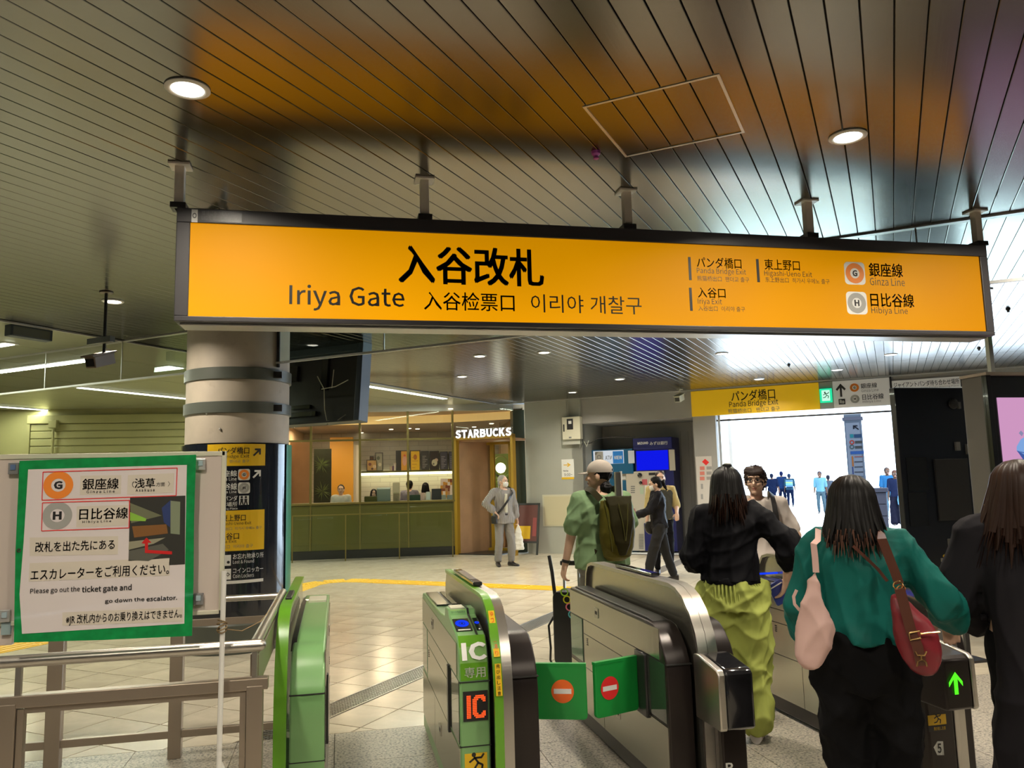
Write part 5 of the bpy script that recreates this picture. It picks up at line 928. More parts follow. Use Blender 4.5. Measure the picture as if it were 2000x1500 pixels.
# ------------------------------------------------------------------ cash machines in the recess
FAm = Fr(Hv*16.8, Kv); M_TEALB = mat('teal_blue_cabinet', (.004, .10, .22), .35); M_NAVYC = mat('navy_cabinet', (.008, .012, .12), .35); M_ATMC = mat('cash_machine_cream', (.50, .47, .40), .4)
a1_ = thing('cash_machine', FAm.P(-5.6, 0), 'teal blue cash machine with a lit white sign reading ATM', 'cash machine', 'cash machines in the recess')
k0, k1 = FAm.px(1152, 900)[0], FAm.px(1239, 900)[0]; zt1 = FAm.px(1195, 878)[1]; zm = FAm.px(1195, 926)[1]
plate(FAm, k0, k1, zm, zt1, -.5, .12).obj('top_unit', M_TEALB, a1_, bevel=.01); plate(FAm, k0+.03, k1, 0, zm, -.5, 0).obj('cabinet', M_TEALB, a1_, bevel=.01)
ppx(FAm, 1159, 880, 1218, 906, .12, .135).obj('sign_panel', emitter('sign_white', (.8, .85, .9), .75), a1_); ppx(FAm, 1197, 881, 1217, 905, .136, .142).obj('blue_field', mcol((.01, .22, .75)), a1_); ppx(FAm, 1162, 882, 1178, 904, .136, .140).obj('grey_field', mcol((.45, .45, .42)), a1_)
tpx(FAm, 'ATM', 1182, 890, 1195, 898, .142, .01).obj('lettering', M_GREYPRINT, a1_); tpx(FAm, 'VIEW', 1199, 890, 1215, 897, .146, .02).obj('lettering', M_WHITEPRINT, a1_); aa, bb_ = FAm.px(1170, 893, .142); disc(FAm, aa, bb_, .035, .05, .143, n=16).obj('pictogram', M_GREYPRINT, a1_)
ppx(FAm, 1227, 880, 1239, 905, .12, .13).obj('side_sign', mcol((.6, .65, .75)), a1_); ppx(FAm, 1202, 921, 1228, 990, 0, .02).obj('machine_face', M_ATMC, a1_); ppx(FAm, 1206, 938, 1226, 960, .02, .03).obj('screen', M_TEALB, a1_); ppx(FAm, 1212, 930, 1222, 936, .02, .025).obj('notice', M_WHITEPRINT, a1_)
a2_ = thing('cash_machine', FAm.P(-4.6, 0), 'navy and cream cash machine with a bright blue screen above', 'cash machine', 'cash machines in the recess')
k0, k1 = FAm.px(1241, 900)[0], FAm.px(1317, 900)[0]; zt2 = FAm.px(1279, 855)[1]; zh = FAm.px(1279, 877)[1]; zm2 = FAm.px(1279, 920)[1]
plate(FAm, k0, k1, zh, zt2, -.5, .14).obj('header_unit', M_NAVYC, a2_, bevel=.01); plate(FAm, k0+.02, k1, zm2, zh, -.5, .08).obj('screen_unit', M_NAVYC, a2_); ppx(FAm, 1243, 880, 1305, 918, .08, .09).obj('blue_screen', M_BLUEGLOW, a2_); ppx(FAm, 1307, 878, 1318, 919, .08, .12).obj('side_panel', M_ATMC, a2_)
tpx(FAm, 'MIZUHO', 1245, 863, 1266, 868, .145, .03).obj('lettering', M_WHITEPRINT, a2_); tpx(FAm, 'みずほ銀行', 1269, 862, 1304, 869, .145, .02).obj('lettering', M_WHITEPRINT, a2_)
plate(FAm, FAm.px(1228, 1000)[0], FAm.px(1303, 1000)[0], .03, zm2, -.5, .10).obj('cabinet', M_ATMC, a2_, bevel=.01); plate(FAm, FAm.px(1303, 1000)[0]+.002, FAm.px(1321, 1000)[0], .03, zm2, -.5, .06).obj('navy_side', M_NAVYC, a2_)
ppx(FAm, 1259, 1022, 1284, 1076, .10, .112).obj('navy_kick', M_NAVYC, a2_); aa, bb_ = FAm.px(1250, 928, .1); MB().lathe(FAm.P(aa, bb_, .10), [(.05, 0), (.05, .03), (.0, .04)], 18, axis=FAm.n).obj('camera_dome', M_BLACKGLOSS, a2_, smooth=True); aa, bb_ = FAm.px(1252, 943, .1); MB().lathe(FAm.P(aa, bb_, .10), [(.035, 0), (.035, .04), (.0, .05)], 16, axis=FAm.n).obj('card_slot', M_BLACKGLOSS, a2_, smooth=True)
ppx(FAm, 1254, 936, 1264, 947, .10, .105).obj('red_label', mcol((.5, .1, .12)), a2_); ppx(FAm, 1267, 923, 1296, 928, .10, .105).obj('label_bar', M_BLACKPRINT, a2_); ppx(FAm, 1260, 948, 1300, 988, .10, .13).obj('display_bezel', M_WHITEPRINT, a2_, bevel=.01); ppx(FAm, 1265, 951, 1297, 983, .13, .135).obj('display', mcol((.03, .05, .09), r=.15), a2_); ppx(FAm, 1250, 951, 1257, 965, .10, .105).obj('green_label', mcol((.4, .5, .38)), a2_)
for i in range(10): ppx(FAm, 1248, 1043+i*3, 1257, 1044.5+i*3, .10, .106).obj('vent_slot', M_GREYPRINT, a2_)
for i in range(4): ppx(FAm, 1232, 949+i*4, 1240, 951+i*4, .10, .103).obj('label_line', M_GREYPRINT, a2_)
for x in (1330, 1345, 1352): a, _ = FR.px(x, 900, .02); plate(FR, a, a+.015, 0, 2.6, .0, .02).obj('pipe', M_GRAYHEAD, None).name = 'wall_seam'
for o in list(bpy.data.objects):
    if o.name.startswith('wall_seam'): tag(o, kind='structure')
nb = thing('red_white_notice', FH.w(1378, 960), 'tall white notice with red marks on the column left of the exit', 'notice'); ppx(FH, 1363, 891, 1394, 1062, .0, .015).obj('notice_panel', mcol((.58, .55, .52)), nb)
quadpx(FH, [(1371, 902), (1377, 896), (1385, 903), (1379, 909)], .015, .02).obj('red_mark', M_RED, nb)
for y in (911, 921, 931): ppx(FH, 1367, y, 1376, y+7, .015, .02).obj('red_character', mcol((.6, .2, .16)), nb); ppx(FH, 1380, y, 1390, y+6, .015, .02).obj('grey_character', mcol((.3, .29, .28)), nb)
for y in (945, 965, 985): ppx(FH, 1369, y, 1373, y+10, .015, .02).obj('grey_character', mcol((.3, .3, .3)), nb)
# ------------------------------------------------------------------ boards on the fascia
yb = thing('exit_board', FH.P(-2.4, 2.82), 'wide yellow board above the exit reading Panda Bridge Exit', 'sign'); plate(FH, -3.62, -1.16, 2.815, 3.33, 0, .04).obj('yellow_panel', M_SIGNYELD, yb)
for s, x0, y0, x1, y1, m_, bo in (('パンダ橋口', 1428, 761, 1514, 782, M_BLACKPRINT, .012), ('Panda Bridge Exit', 1424, 781, 1520, 796, M_BLACKPRINT, .004), ('熊猫桥出口   팬더교 출구', 1422, 796, 1523, 805, M_GREYPRINT, .004)): tpx(FH, s, x0, y0, x1, y1, .043, bo).obj('lettering', m_, yb)
ex = thing('exit_sign', FH.P(-1.05, 2.9), 'small glowing green emergency exit sign beside the yellow board', 'sign'); plate(FH, -1.155, -.915, 2.815, 3.33, 0, .035).obj('grey_back', M_GRAYHEAD, ex); ppx(FH, 1601, 759, 1625, 786, .035, .09).obj('green_box', emitter('exit_green', (.02, .75, .35), 1.1), ex)
ppx(FH, 1605, 762, 1621, 783, .09, .092).obj('white_field', emitter('exit_white', (.6, 1, .8), 1.0), ex); runner(FH, *FH.px(1613, 772, .095), .15, .094, ex, mcol((.0, .3, .1)))
w1 = thing('line_board', FH.P(-.45, 2.82), 'white board above the exit with an up arrow and two metro line symbols', 'sign'); plate(FH, -.91, .07, 2.815, 3.33, 0, .04).obj('white_panel', mat('white_panel', (.62, .60, .56), .4, emit=(.8, .78, .72), es=.12), w1)
arrow(FH, 1632, 751, 1653, 774, M_BLACKPRINT, w1, 0, .043)
ppx(FH, 1638, 779, 1651, 790, .04, .043).obj('pictogram_plate', M_BLACKPRINT, w1); tpx(FH, 'Ro', 1640, 781, 1649, 788, .046, .02).obj('pictogram', M_WHITEPRINT, w1)
for x0, y0, x1, y1, c, mm in ((1660, 749, 1678, 766, 'G', M_RINGO), (1661, 771, 1679, 788, 'H', M_RINGG)): logo(FH, x0, y0, x1, y1, c, mm, w1, .043, False)
for s, x0, y0, x1, y1, m_, bo in (('銀座線', 1681, 748, 1713, 758, M_BLACKPRINT, .01), ('Ginza Line', 1682, 759, 1716, 765, M_GREYPRINT, 0), ('日比谷線', 1684, 769, 1726, 780, M_BLACKPRINT, .01), ('Hibiya Line', 1685, 781, 1721, 787, M_GREYPRINT, 0)): tpx(FH, s, x0, y0, x1, y1, .043, bo).obj('lettering', m_, w1)
tag(plate(FH, .075, .105, 2.78, ZC, 0, .06).obj('trim_5', M_BLACKSAT), kind='structure')
w2 = thing('meeting_place_board', FH.P(.8, 3.05), 'long white board reading the giant panda meeting place in black', 'sign'); plate(FH, .11, 1.75, 3.03, 3.26, 0, .04).obj('white_panel', mat('white_panel', (.62, .60, .56), .4, emit=(.8, .78, .72), es=.12), w2)
tpx(FH, 'ジャイアントパンダ待ち合わせ場所', 1745, 743, 1874, 754, .043, .01).obj('lettering', M_BLACKPRINT, w2); tpx(FH, 'Giant Panda Meeting Place', 1798, 753.5, 1873, 757.5, .043, 0).obj('lettering', M_GREYPRINT, w2); ppx(FH, 1876, 739, 1888, 755, .04, .043).obj('pictogram_plate', M_BLACKPRINT, w2)
# ------------------------------------------------------------------ black screen cabinet and the pink display at the right
FBk = Fr((0, 8.5, 0), (1, 0, 0)); bc = thing('black_cabinet', FBk.P(FBk.px(1820, 950)[0], 0), 'tall black screen cabinet seen from behind at the right of the exit', 'cabinet')
k0 = FBk.px(1762, 940)[0]; k1 = FBk.px(1925, 940)[0]; zt3 = FBk.px(1800, 757)[1]; zb3 = FBk.px(1820, 1130)[1]
plate(FBk, k0, k1, zb3, zt3, -.10, 0).obj('cabinet_body', mat('blue_black', (.006, .008, .016), .3, coat=.4), bc, bevel=.01); plate(FBk, k0+.1, k1-.1, zb3-.06, zb3, -.1, -.02).obj('base_rail', M_GREYPRINT, bc); plate(FBk, k0+.2, k1-.2, 0, zb3-.06, -.25, .06).obj('base_box', M_BLACKSAT, bc)
M_DG = mat('dark_grey_cover', (.022, .022, .024), .5)
ppx(FBk, 1831, 896, 1895, 1016, 0, .03).obj('cover_plate', M_DG, bc, bevel=.004); ppx(FBk, 1772, 893, 1812, 958, 0, .008).obj('cover_plate', M_BLACKGLOSS, bc); ppx(FBk, 1776, 962, 1812, 1028, 0, .008).obj('cover_plate', M_BLACKGLOSS, bc)
c = FBk.w(1862, 788, .02); MB().sphere(c, (.07, .03, .07)).obj('connector', M_DG, bc); ppx(FBk, 1872, 785, 1877, 798, .0, .03).obj('connector', M_GREYPRINT, bc); ppx(FBk, 1868, 863, 1876, 880, 0, .03).obj('connector', M_GREYPRINT, bc); ppx(FBk, 1889, 867, 1896, 887, 0, .03).obj('connector', M_GREYPRINT, bc)
ppx(FBk, 1838, 1090, 1852, 1097, 0, .004).obj('maker_label', mcol((.35, .32, .28)), bc); a, b_ = FBk.px(1845, 1086); disc(FBk, a, b_, 0, .03, .004, n=14, ry=.7).obj('yellow_label', M_SIGNYEL, bc)
YD = 6.2; FDs = Fr((0, YD, 0), (1, 0, 0)); ds = thing('digital_display', (6.4, YD, 0), 'large grey display cabinet with a pink screen at the right edge', 'display')
M_CAB = mat('cabinet_grey', (.085, .078, .072), .45)
k0 = FDs.px(1936, 850)[0]; zt4 = FDs.px(1960, 733)[1]; ki = k0+.05; kp = FDs.px(1964, 900)[0]; zi = zt4-.06; zp = FDs.px(1980, 776)[1]
plate(FDs, k0, k0+1.6, 0, zt4, -.30, -.05).obj('cabinet_body', M_CAB, ds, bevel=.01); plate(FDs, k0-.01, k0+1.61, zt4, zt4+.03, -.31, .02).obj('top_trim', mat('taupe_trim', (.30, .25, .2), .5), ds, bevel=.005)
plate(FDs, k0, k0+1.6, 0, zt4, -.05, -.03).obj('dark_bezel', M_BLACKGLOSS, ds); plate(FDs, k0, ki, 0, zt4, -.03, .01).obj('bezel_edge', M_BLACKGLOSS, ds, bevel=.004)
M_PINK = emitter('pink_screen', (.72, .36, .62), .85); plate(FDs, kp, k0+1.5, .9, zp, -.03, -.02).obj('pink_screen', M_PINK, ds)
for pts, c in ((((1986, 872), (1994, 858), (2004, 852), (2004, 890), (1986, 880)), (.25, .45, .85)), (((1986, 880), (2004, 884), (2004, 905), (1990, 885)), (.06, .12, .4)), (((1990, 846), (1994, 841), (1999, 846), (1996, 852)), (.3, .3, .5))): quadpx(FDs, list(pts), -.02, -.018).obj('screen_figure', emitter('screen_figure', c, .85), ds)
a, _ = FDs.px(1934, 700, -.2); MB().box((a, YD+.2, (zt4+ZC)/2), (.045, .045, ZC-zt4)).obj('hanging_post', M_TRIM, ds); MB().box((a, YD+.2, ZC-.006), (.12, .12, .012)).obj('mount_plate', M_TRIM, ds); MB().box((a-.002, YD+.17, 3.05), (.03, .004, .5)).obj('label_strip', mcol((.4, .65, .5)), ds)
st = thing('notice_stand', (4.9, 5.9, 0), 'black framed paper notice beside the long dark coat', 'notice stand'); fst = Fr((0, 5.9, 0), (1, 0, 0)); a0 = fst.px(1857, 1070)[0]; a1 = fst.px(1890, 1070)[0]; b1 = fst.px(1872, 1052)[1]; b0 = fst.px(1872, 1125)[1]
plate(fst, a0, a1, b0, b1, -.03, 0).obj('frame', M_BLACKSAT, st); plate(fst, a0+.02, a1-.01, b0+.1, b1-.02, 0, .004).obj('paper', M_PAPER, st); plate(fst, (a0+a1)/2-.02, (a0+a1)/2+.02, 0, b0, -.03, -.0).obj('stem', M_BLACKSAT, st); plate(fst, a0, a1, 0, .02, -.12, .12).obj('foot', M_BLACKSAT, st)
# ------------------------------------------------------------------ outside: direction pillar and stone block
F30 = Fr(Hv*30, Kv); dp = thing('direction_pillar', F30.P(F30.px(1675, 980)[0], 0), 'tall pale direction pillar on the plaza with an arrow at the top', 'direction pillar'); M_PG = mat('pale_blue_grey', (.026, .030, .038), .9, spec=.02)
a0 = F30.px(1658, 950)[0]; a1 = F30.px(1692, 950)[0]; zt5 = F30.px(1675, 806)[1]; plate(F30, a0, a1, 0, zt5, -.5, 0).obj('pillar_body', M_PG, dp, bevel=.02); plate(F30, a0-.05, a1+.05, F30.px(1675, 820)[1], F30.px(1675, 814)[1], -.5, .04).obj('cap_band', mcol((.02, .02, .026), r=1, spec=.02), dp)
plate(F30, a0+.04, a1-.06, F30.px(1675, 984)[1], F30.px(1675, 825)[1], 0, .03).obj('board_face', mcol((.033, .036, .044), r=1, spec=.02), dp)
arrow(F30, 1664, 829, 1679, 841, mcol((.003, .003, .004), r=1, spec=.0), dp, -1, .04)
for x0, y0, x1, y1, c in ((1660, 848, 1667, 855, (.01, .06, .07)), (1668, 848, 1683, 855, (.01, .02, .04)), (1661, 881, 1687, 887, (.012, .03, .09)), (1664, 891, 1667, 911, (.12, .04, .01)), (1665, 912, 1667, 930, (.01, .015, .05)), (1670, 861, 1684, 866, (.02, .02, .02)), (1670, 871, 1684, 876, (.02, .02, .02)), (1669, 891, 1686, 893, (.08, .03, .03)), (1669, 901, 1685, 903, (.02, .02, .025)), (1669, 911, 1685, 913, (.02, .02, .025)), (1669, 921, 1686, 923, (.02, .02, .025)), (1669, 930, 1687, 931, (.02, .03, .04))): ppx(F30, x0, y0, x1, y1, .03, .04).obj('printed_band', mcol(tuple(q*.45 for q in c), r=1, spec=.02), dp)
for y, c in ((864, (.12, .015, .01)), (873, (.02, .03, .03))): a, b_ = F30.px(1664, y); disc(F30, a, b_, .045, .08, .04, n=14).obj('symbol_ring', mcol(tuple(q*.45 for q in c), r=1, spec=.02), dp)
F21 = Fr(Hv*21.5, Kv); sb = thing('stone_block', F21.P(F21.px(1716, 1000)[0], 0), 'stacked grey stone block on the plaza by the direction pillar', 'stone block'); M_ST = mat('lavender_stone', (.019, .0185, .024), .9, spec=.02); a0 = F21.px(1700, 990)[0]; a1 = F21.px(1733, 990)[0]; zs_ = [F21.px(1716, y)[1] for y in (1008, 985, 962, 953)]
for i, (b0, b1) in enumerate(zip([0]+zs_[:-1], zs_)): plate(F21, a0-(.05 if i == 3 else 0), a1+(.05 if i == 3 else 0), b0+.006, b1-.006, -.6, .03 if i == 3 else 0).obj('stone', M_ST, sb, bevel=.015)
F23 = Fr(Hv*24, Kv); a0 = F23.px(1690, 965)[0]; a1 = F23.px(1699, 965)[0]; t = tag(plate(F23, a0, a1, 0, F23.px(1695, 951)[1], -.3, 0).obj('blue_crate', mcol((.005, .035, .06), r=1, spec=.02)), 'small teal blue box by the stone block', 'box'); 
# ------------------------------------------------------------------ people
M_SKIN = mat('skin', (.66, .42, .30), .5, noise=(14, .05)); M_HAIRB = mat('black_hair', (.004, .0035, .0035), .45, spec=.18); M_HAIRG = mat('grey_hair', (.30, .29, .27), .6); M_HAIRD = mat('dark_brown_hair', (.022, .010, .0065), .45, spec=.2); M_HAIRT = mat('brown_hair_tips', (.13, .065, .045), .45); M_HAIRGOLD = mat('golden_hair', (.42, .25, .10), .45)
M_EYE = mat('eye_dark', (.01, .01, .01), .2); M_LIP = mat('lips', (.42, .16, .13), .5); M_SHOEB = mat('black_shoe', (.018, .014, .014), .4); M_MASK = mat('white_face_mask', (.78, .78, .74), .7)
def cloth(name, c, r=.8, **k): return mat(name, c, r, spec=.12, **k)
def rz(a): a = math.radians(a); return np.array([[math.cos(a), -math.sin(a), 0], [math.sin(a), math.cos(a), 0], [0, 0, 1]])
def rx(a): a = math.radians(a); return np.array([[1, 0, 0], [0, math.cos(a), -math.sin(a)], [0, math.sin(a), math.cos(a)]])
def capsule(mb, p, q, r0, r1, n=12, fl=1.0):
    p = np.array(p, float); q = np.array(q, float); d = q-p; L = np.linalg.norm(d)+1e-9; d /= L; a = np.cross(d, [0, 0, 1.] if abs(d[2]) < .9 else [0, 1., 0]); a /= np.linalg.norm(a); b = np.cross(d, a)
    P = []; R = []
    for t in (-1, -.85, -.5, 0): P.append(p+d*r0*t); R.append(r0*math.sqrt(max(1-t*t, .02)))
    for t in (.33, .66): P.append(p+d*L*t); R.append(r0+(r1-r0)*t)
    for t in (0, .5, .85, 1): P.append(q+d*r1*t); R.append(r1*math.sqrt(max(1-t*t, .02)))
    v = [c+r*(a*x+b*y*fl) for c, r in zip(P, R) for x, y in cyl_pts(n, 1)]; k = len(P)
    f = [(i*n+j, i*n+(j+1) % n, (i+1)*n+(j+1) % n, (i+1)*n+j) for i in range(k-1) for j in range(n)]+[tuple(range(n-1, -1, -1)), tuple(range((k-1)*n, k*n))]
    mb.add(v, f)
def loftz(mb, secs, n=28, pw=2.2):       # secs: (cx, cy, z, a, b)
    v = []
    for cx, cy, z, a, b in secs:
        for j in range(n):
            t = 2*math.pi*j/n; c, s = math.cos(t), math.sin(t); v.append((cx+a*math.copysign(abs(c)**(2/pw), c), cy+b*math.copysign(abs(s)**(2/pw), s), z))
    k = len(secs); mb.add(v, [(i*n+j, i*n+(j+1) % n, (i+1)*n+(j+1) % n, (i+1)*n+j) for i in range(k-1) for j in range(n)]+[tuple(range(n-1, -1, -1)), tuple(range((k-1)*n, k*n))])
def ik(a, b, l1, l2, pole):
    a = np.array(a, float); b = np.array(b, float); d = b-a; D = min(np.linalg.norm(d), (l1+l2)*.999); d = d/np.linalg.norm(d); b = a+d*D; x = (l1*l1-l2*l2+D*D)/(2*D); h = math.sqrt(max(l1*l1-x*x, 0)); p = np.array(pole, float); p = p-d*(p@d); p /= np.linalg.norm(p); return a+d*x+p*h, b
def remesh(mb, voxel, smooth=3, sf=.5):
    me = bpy.data.meshes.new('t'); me.from_pydata(mb.v, [], mb.f); o = bpy.data.objects.new('t', me); COL.objects.link(o)
    m1 = o.modifiers.new('r', 'REMESH'); m1.mode = 'VOXEL'; m1.voxel_size = voxel
    if smooth: m2 = o.modifiers.new('s', 'SMOOTH'); m2.factor = sf; m2.iterations = smooth
    dg = bpy.context.evaluated_depsgraph_get(); dg.update(); r = bpy.data.meshes.new_from_object(o.evaluated_get(dg)); bpy.data.objects.remove(o); bpy.data.meshes.remove(me); return r
def folds(me, amp, fx, seed=0, stretch=(1, 1, .45), zr=None):
    n = len(me.vertices); co = np.zeros(n*3); me.vertices.foreach_get('co', co); co = co.reshape(-1, 3); no = np.zeros(n*3); me.vertices.foreach_get('normal', no); no = no.reshape(-1, 3); rs = np.random.RandomState(seed); d = np.zeros(n)
    for i in range(7):
        w = rs.normal(size=3)*np.array(stretch); w = w/np.linalg.norm(w)*fx*(.6+.9*rs.rand()); s = np.sin(co@w+rs.rand()*6+1.5*np.sin(co@(rs.normal(size=3)*fx*.35))); d += (1-np.abs(s))**1.5-.35
    d *= amp*.85
    if zr is not None: d *= np.clip((co[:, 2]-zr[0])/(zr[1]-zr[0]), 0, 1)
    me.vertices.foreach_set('co', (co+no*d[:, None]).ravel()); me.update()
def mobj(me, name, m_, parent, loc_, smooth=True):
    me.name = name
    while len(me.materials): me.materials.pop()
    me.materials.append(m_); me.polygons.foreach_set('use_smooth', [True]*len(me.polygons)); o = bpy.data.objects.new(name, me); link(o, parent); return o
class Person:
    def __init__(s, xy, face, H, label, vox=.008, w=1.0, hands=None, elbow=None, feet=None, lean=0, lean_x=0, head=(0, 0), curl=(.5, .5), skin=None, hand_dir=None, group=None, fat=1.0, toe=(8, 8)):
        s.k = H/1.7; s.root = thing('person', (xy[0], xy[1], 0), label, 'person', group); s.root.rotation_euler = (0, 0, -math.radians(face)); s.vox = vox; s.w = w; s.skin = skin or M_SKIN; s.fat = fat
        POS[s.root.name] = np.zeros(3)       # parts are built in the person's own frame
        s.lean = lean; s.lx = lean_x; k = s.k; s.hq = rz(-head[0])@rx(head[1]); sh = s.sh_(1.40); s.S = {i: np.array([sh[0]+i*.165*w, sh[1], 1.40]) for i in (-1, 1)}; s.hd = s.sh_(1.585)+np.array([0, .012, 0]); s.hd[2] = 1.585
        hands = hands or {}; elbow = elbow or {}; s.E = {}; s.Wr = {}; s.dir = {}
        for i in (-1, 1):
            t = hands.get(i, (i*.25*w, .03, .78)); pole = elbow.get(i, (i*.4, -1, -.2)); s.E[i], s.Wr[i] = ik(s.S[i], t, .285, .245, pole); d = s.Wr[i]-s.E[i]; s.dir[i] = d/np.linalg.norm(d)
            if hand_dir and i in hand_dir: s.dir[i] = np.array(hand_dir[i], float)/np.linalg.norm(hand_dir[i])
        feet = feet or {}; s.F = {}; s.Kn = {}; s.Hp = {i: np.array([i*.09, -.0, .90]) for i in (-1, 1)}; s.toe = {-1: toe[0], 1: toe[1]}
        for i in (-1, 1): f = feet.get(i, (i*.11, 0)); s.Kn[i], s.F[i] = ik(s.Hp[i], (f[0], f[1], .075+(f[2] if len(f) > 2 else 0)), .43, .405, (i*.12, 1, 0))
        s.curl = {-1: curl[0], 1: curl[1]}
    def sh_(s, z): t = max(0, z-.95); return np.array([s.lx*t, s.lean*t, z])
    def torso(s, mb, g, z0, z1, extra=None, fem=None):
        w = s.w; T = [(.80, .150, .110), (.88, .162, .118), (.96, .160, .115), (1.05, .140, .102), (1.14, .142, .104), (1.24, .158, .112), (1.32, .172, .112), (1.38, .170, .100), (1.425, .125, .082), (1.455, .075, .066)]
        Z = np.array([t[0] for t in T]); A = np.array([t[1] for t in T]); B = np.array([t[2] for t in T]); zs = np.linspace(z0, z1, max(6, int((z1-z0)/.03))); secs = []
        for z in zs:
            c = s.sh_(z); a = np.interp(z, Z, A)*w*s.fat; b = np.interp(z, Z, B)*s.fat
            if z < .80: a = .15*w; b = .11
            e = extra(z) if extra else (0, 0); gg = g; secs.append((c[0], c[1], z, a+gg+e[0], b+gg+e[1]))
        loftz(mb, secs)
    def arm(s, mb, i, g, t0, t1, flare=0):       # t: 0 shoulder, 1 elbow, 2 wrist
        R = [.052, .040, .027]; S_, E_, W_ = s.S[i], s.E[i], s.Wr[i]; pt = lambda t: S_+(E_-S_)*t if t <= 1 else E_+(W_-E_)*(t-1); rr = lambda t: (R[0]+(R[1]-R[0])*t if t <= 1 else R[1]+(R[2]-R[1])*(t-1))*(.9+.1*s.w)+g+flare*max(0, t-.2)
        ts = [t0]+([1] if t0 < 1 < t1 else [])+[t1]
        for a, b in zip(ts, ts[1:]): capsule(mb, pt(a), pt(b), rr(a), rr(b), 14)
    def leg(s, mb, i, g, t1=2, rk=None, ra=None, rt=None):
        H_, K_, F_ = s.Hp[i], s.Kn[i], s.F[i]; f = s.fat; r0 = (rt or .088*f)+g; r1 = (rk or .058*f)+g; r2 = (ra or .038)+g
        capsule(mb, H_, H_+(K_-H_)*min(t1, 1), r0, r0+(r1-r0)*min(t1, 1), 16)
        if t1 > 1: capsule(mb, K_, K_+(F_-K_)*(t1-1), r1, r1+(r2-r1)*(t1-1), 16)
    def hand(s, mb, i):
        W_ = s.Wr[i]; d = s.dir[i]; side = np.cross(d, [0, 0, 1.]) if abs(d[2]) < .8 else np.array([0, 1., 0]); side = side-d*(side@d); side /= np.linalg.norm(side); nrm = np.cross(side, d); nrm = nrm*(1 if nrm[2] < 0 or abs(d[2]) > .8 else -1)
        if abs(d[2]) > .8: nrm = np.array([-i, 0, 0.]); nrm -= d*(nrm@d); nrm /= np.linalg.norm(nrm); side = np.cross(nrm, d)*(1 if np.cross(nrm, d)[1] > 0 else -1)
        ins = side if abs(d[2]) > .8 else side*(-i if (side[0] > 0) else i)
        if abs(d[2]) <= .8 and abs(side[0]) < .3: ins = np.array([0, 0, 1.])
        capsule(mb, W_-d*.02, W_+d*.02, .026, .027, 12, .75); c = W_+d*.055
        for t in (-.028, -.009, .010, .027): capsule(mb, W_+d*.015+ins*t*.6, W_+d*.075+ins*t, .016, .0125, 8)
        cu = s.curl[i]
        for t, L in ((-.030, .062), (-.011, .074), (.009, .080), (.028, .072)):
            p0 = W_+d*.08+ins*t; a = cu*.9; d1 = d*math.cos(a)+nrm*math.sin(a); p1 = p0+d1*L*.45; a2 = cu*2.0; d2 = d*math.cos(a2)+nrm*math.sin(a2); p2 = p1+d2*L*.32; a3 = cu*2.7; p3 = p2+(d*math.cos(a3)+nrm*math.sin(a3))*L*.25
            capsule(mb, p0, p1, .0105, .0095, 8); capsule(mb, p1, p2, .0095, .0088, 8); capsule(mb, p2, p3, .0088, .0078, 8)
        b = W_+d*.02+ins*.024; q = b+(d*.6+ins*.75+nrm*.25)*.040; capsule(mb, b, q, .014, .0115, 8); capsule(mb, q, q+(d*.85+ins*.3+nrm*.3)*.034, .0110, .009, 8)
        s.palm = getattr(s, 'palm', {}); s.palm[i] = (W_+d*.075+nrm*.02, d, ins, nrm)
    def hp(s, p): return s.hd+s.hq@np.array(p, float)
    def body(s, parts='all'):
        mb = MB(); s.torso(mb, -.004, .82, 1.455)
        capsule(mb, s.sh_(1.43), s.hp((0, -.02, -.06)), .054, .050, 16)
        for i in (-1, 1):
            capsule(mb, s.sh_(1.41), s.S[i]-np.array([i*.0, 0, .0]), .05, .05, 12); s.arm(mb, i, 0, 0, 2); s.hand(mb, i); s.leg(mb, i, -.002, 2)
            a = math.radians(s.toe[i])*i; F_ = s.F[i]; capsule(mb, F_-np.array([0, .01, .035]), F_+np.array([math.sin(a)*.12, math.cos(a)*.12, -.05]), .028, .018, 10)
        q = s.hq; R = lambda v: q@np.array(v, float)
        mb.sphere(s.hp((0, -.004, .018)), (.077, .094, .100), 26, 18, q); mb.sphere(s.hp((0, .022, -.035)), (.060, .070, .078), 22, 14, q)      # skull, jaw
        capsule(mb, s.hp((0, .085, .012)), s.hp((0, .104, -.022)), .009, .0135, 8); 
        for i in (-1, 1): mb.sphere(s.hp((i*.036, .070, -.020)), (.024, .022, .022), 10, 8, q); mb.sphere(s.hp((i*.079, -.004, -.006)), (.012, .019, .030), 10, 8, q)
        mb.sphere(s.hp((0, .074, -.088)), (.026, .022, .022), 10, 8, q); mb.sphere(s.hp((0, .084, .040)), (.052, .014, .012), 10, 8, q)
        k = s.k; mb.v = [tuple(np.array(p)*k) for p in mb.v]; o = mobj(remesh(mb, min(s.vox, .0085)*1.0, 2, .45), 'body', s.skin, s.root, 0); return o
    def P(s, mb, name, m_, smooth=30, bevel=0): mb.v = [tuple(np.array(p)*s.k) for p in mb.v]; return mb.obj(name, m_, s.root, smooth=smooth, bevel=bevel)
    def G(s, mb, name, m_, amp=0, fx=22, seed=0, sm=3, **kw):
        mb.v = [tuple(np.array(p)*s.k) for p in mb.v]; me = remesh(mb, max(s.vox, .009), sm)
        if amp: folds(me, amp, fx, seed, **kw)
        return mobj(me, name, m_, s.root, 0)
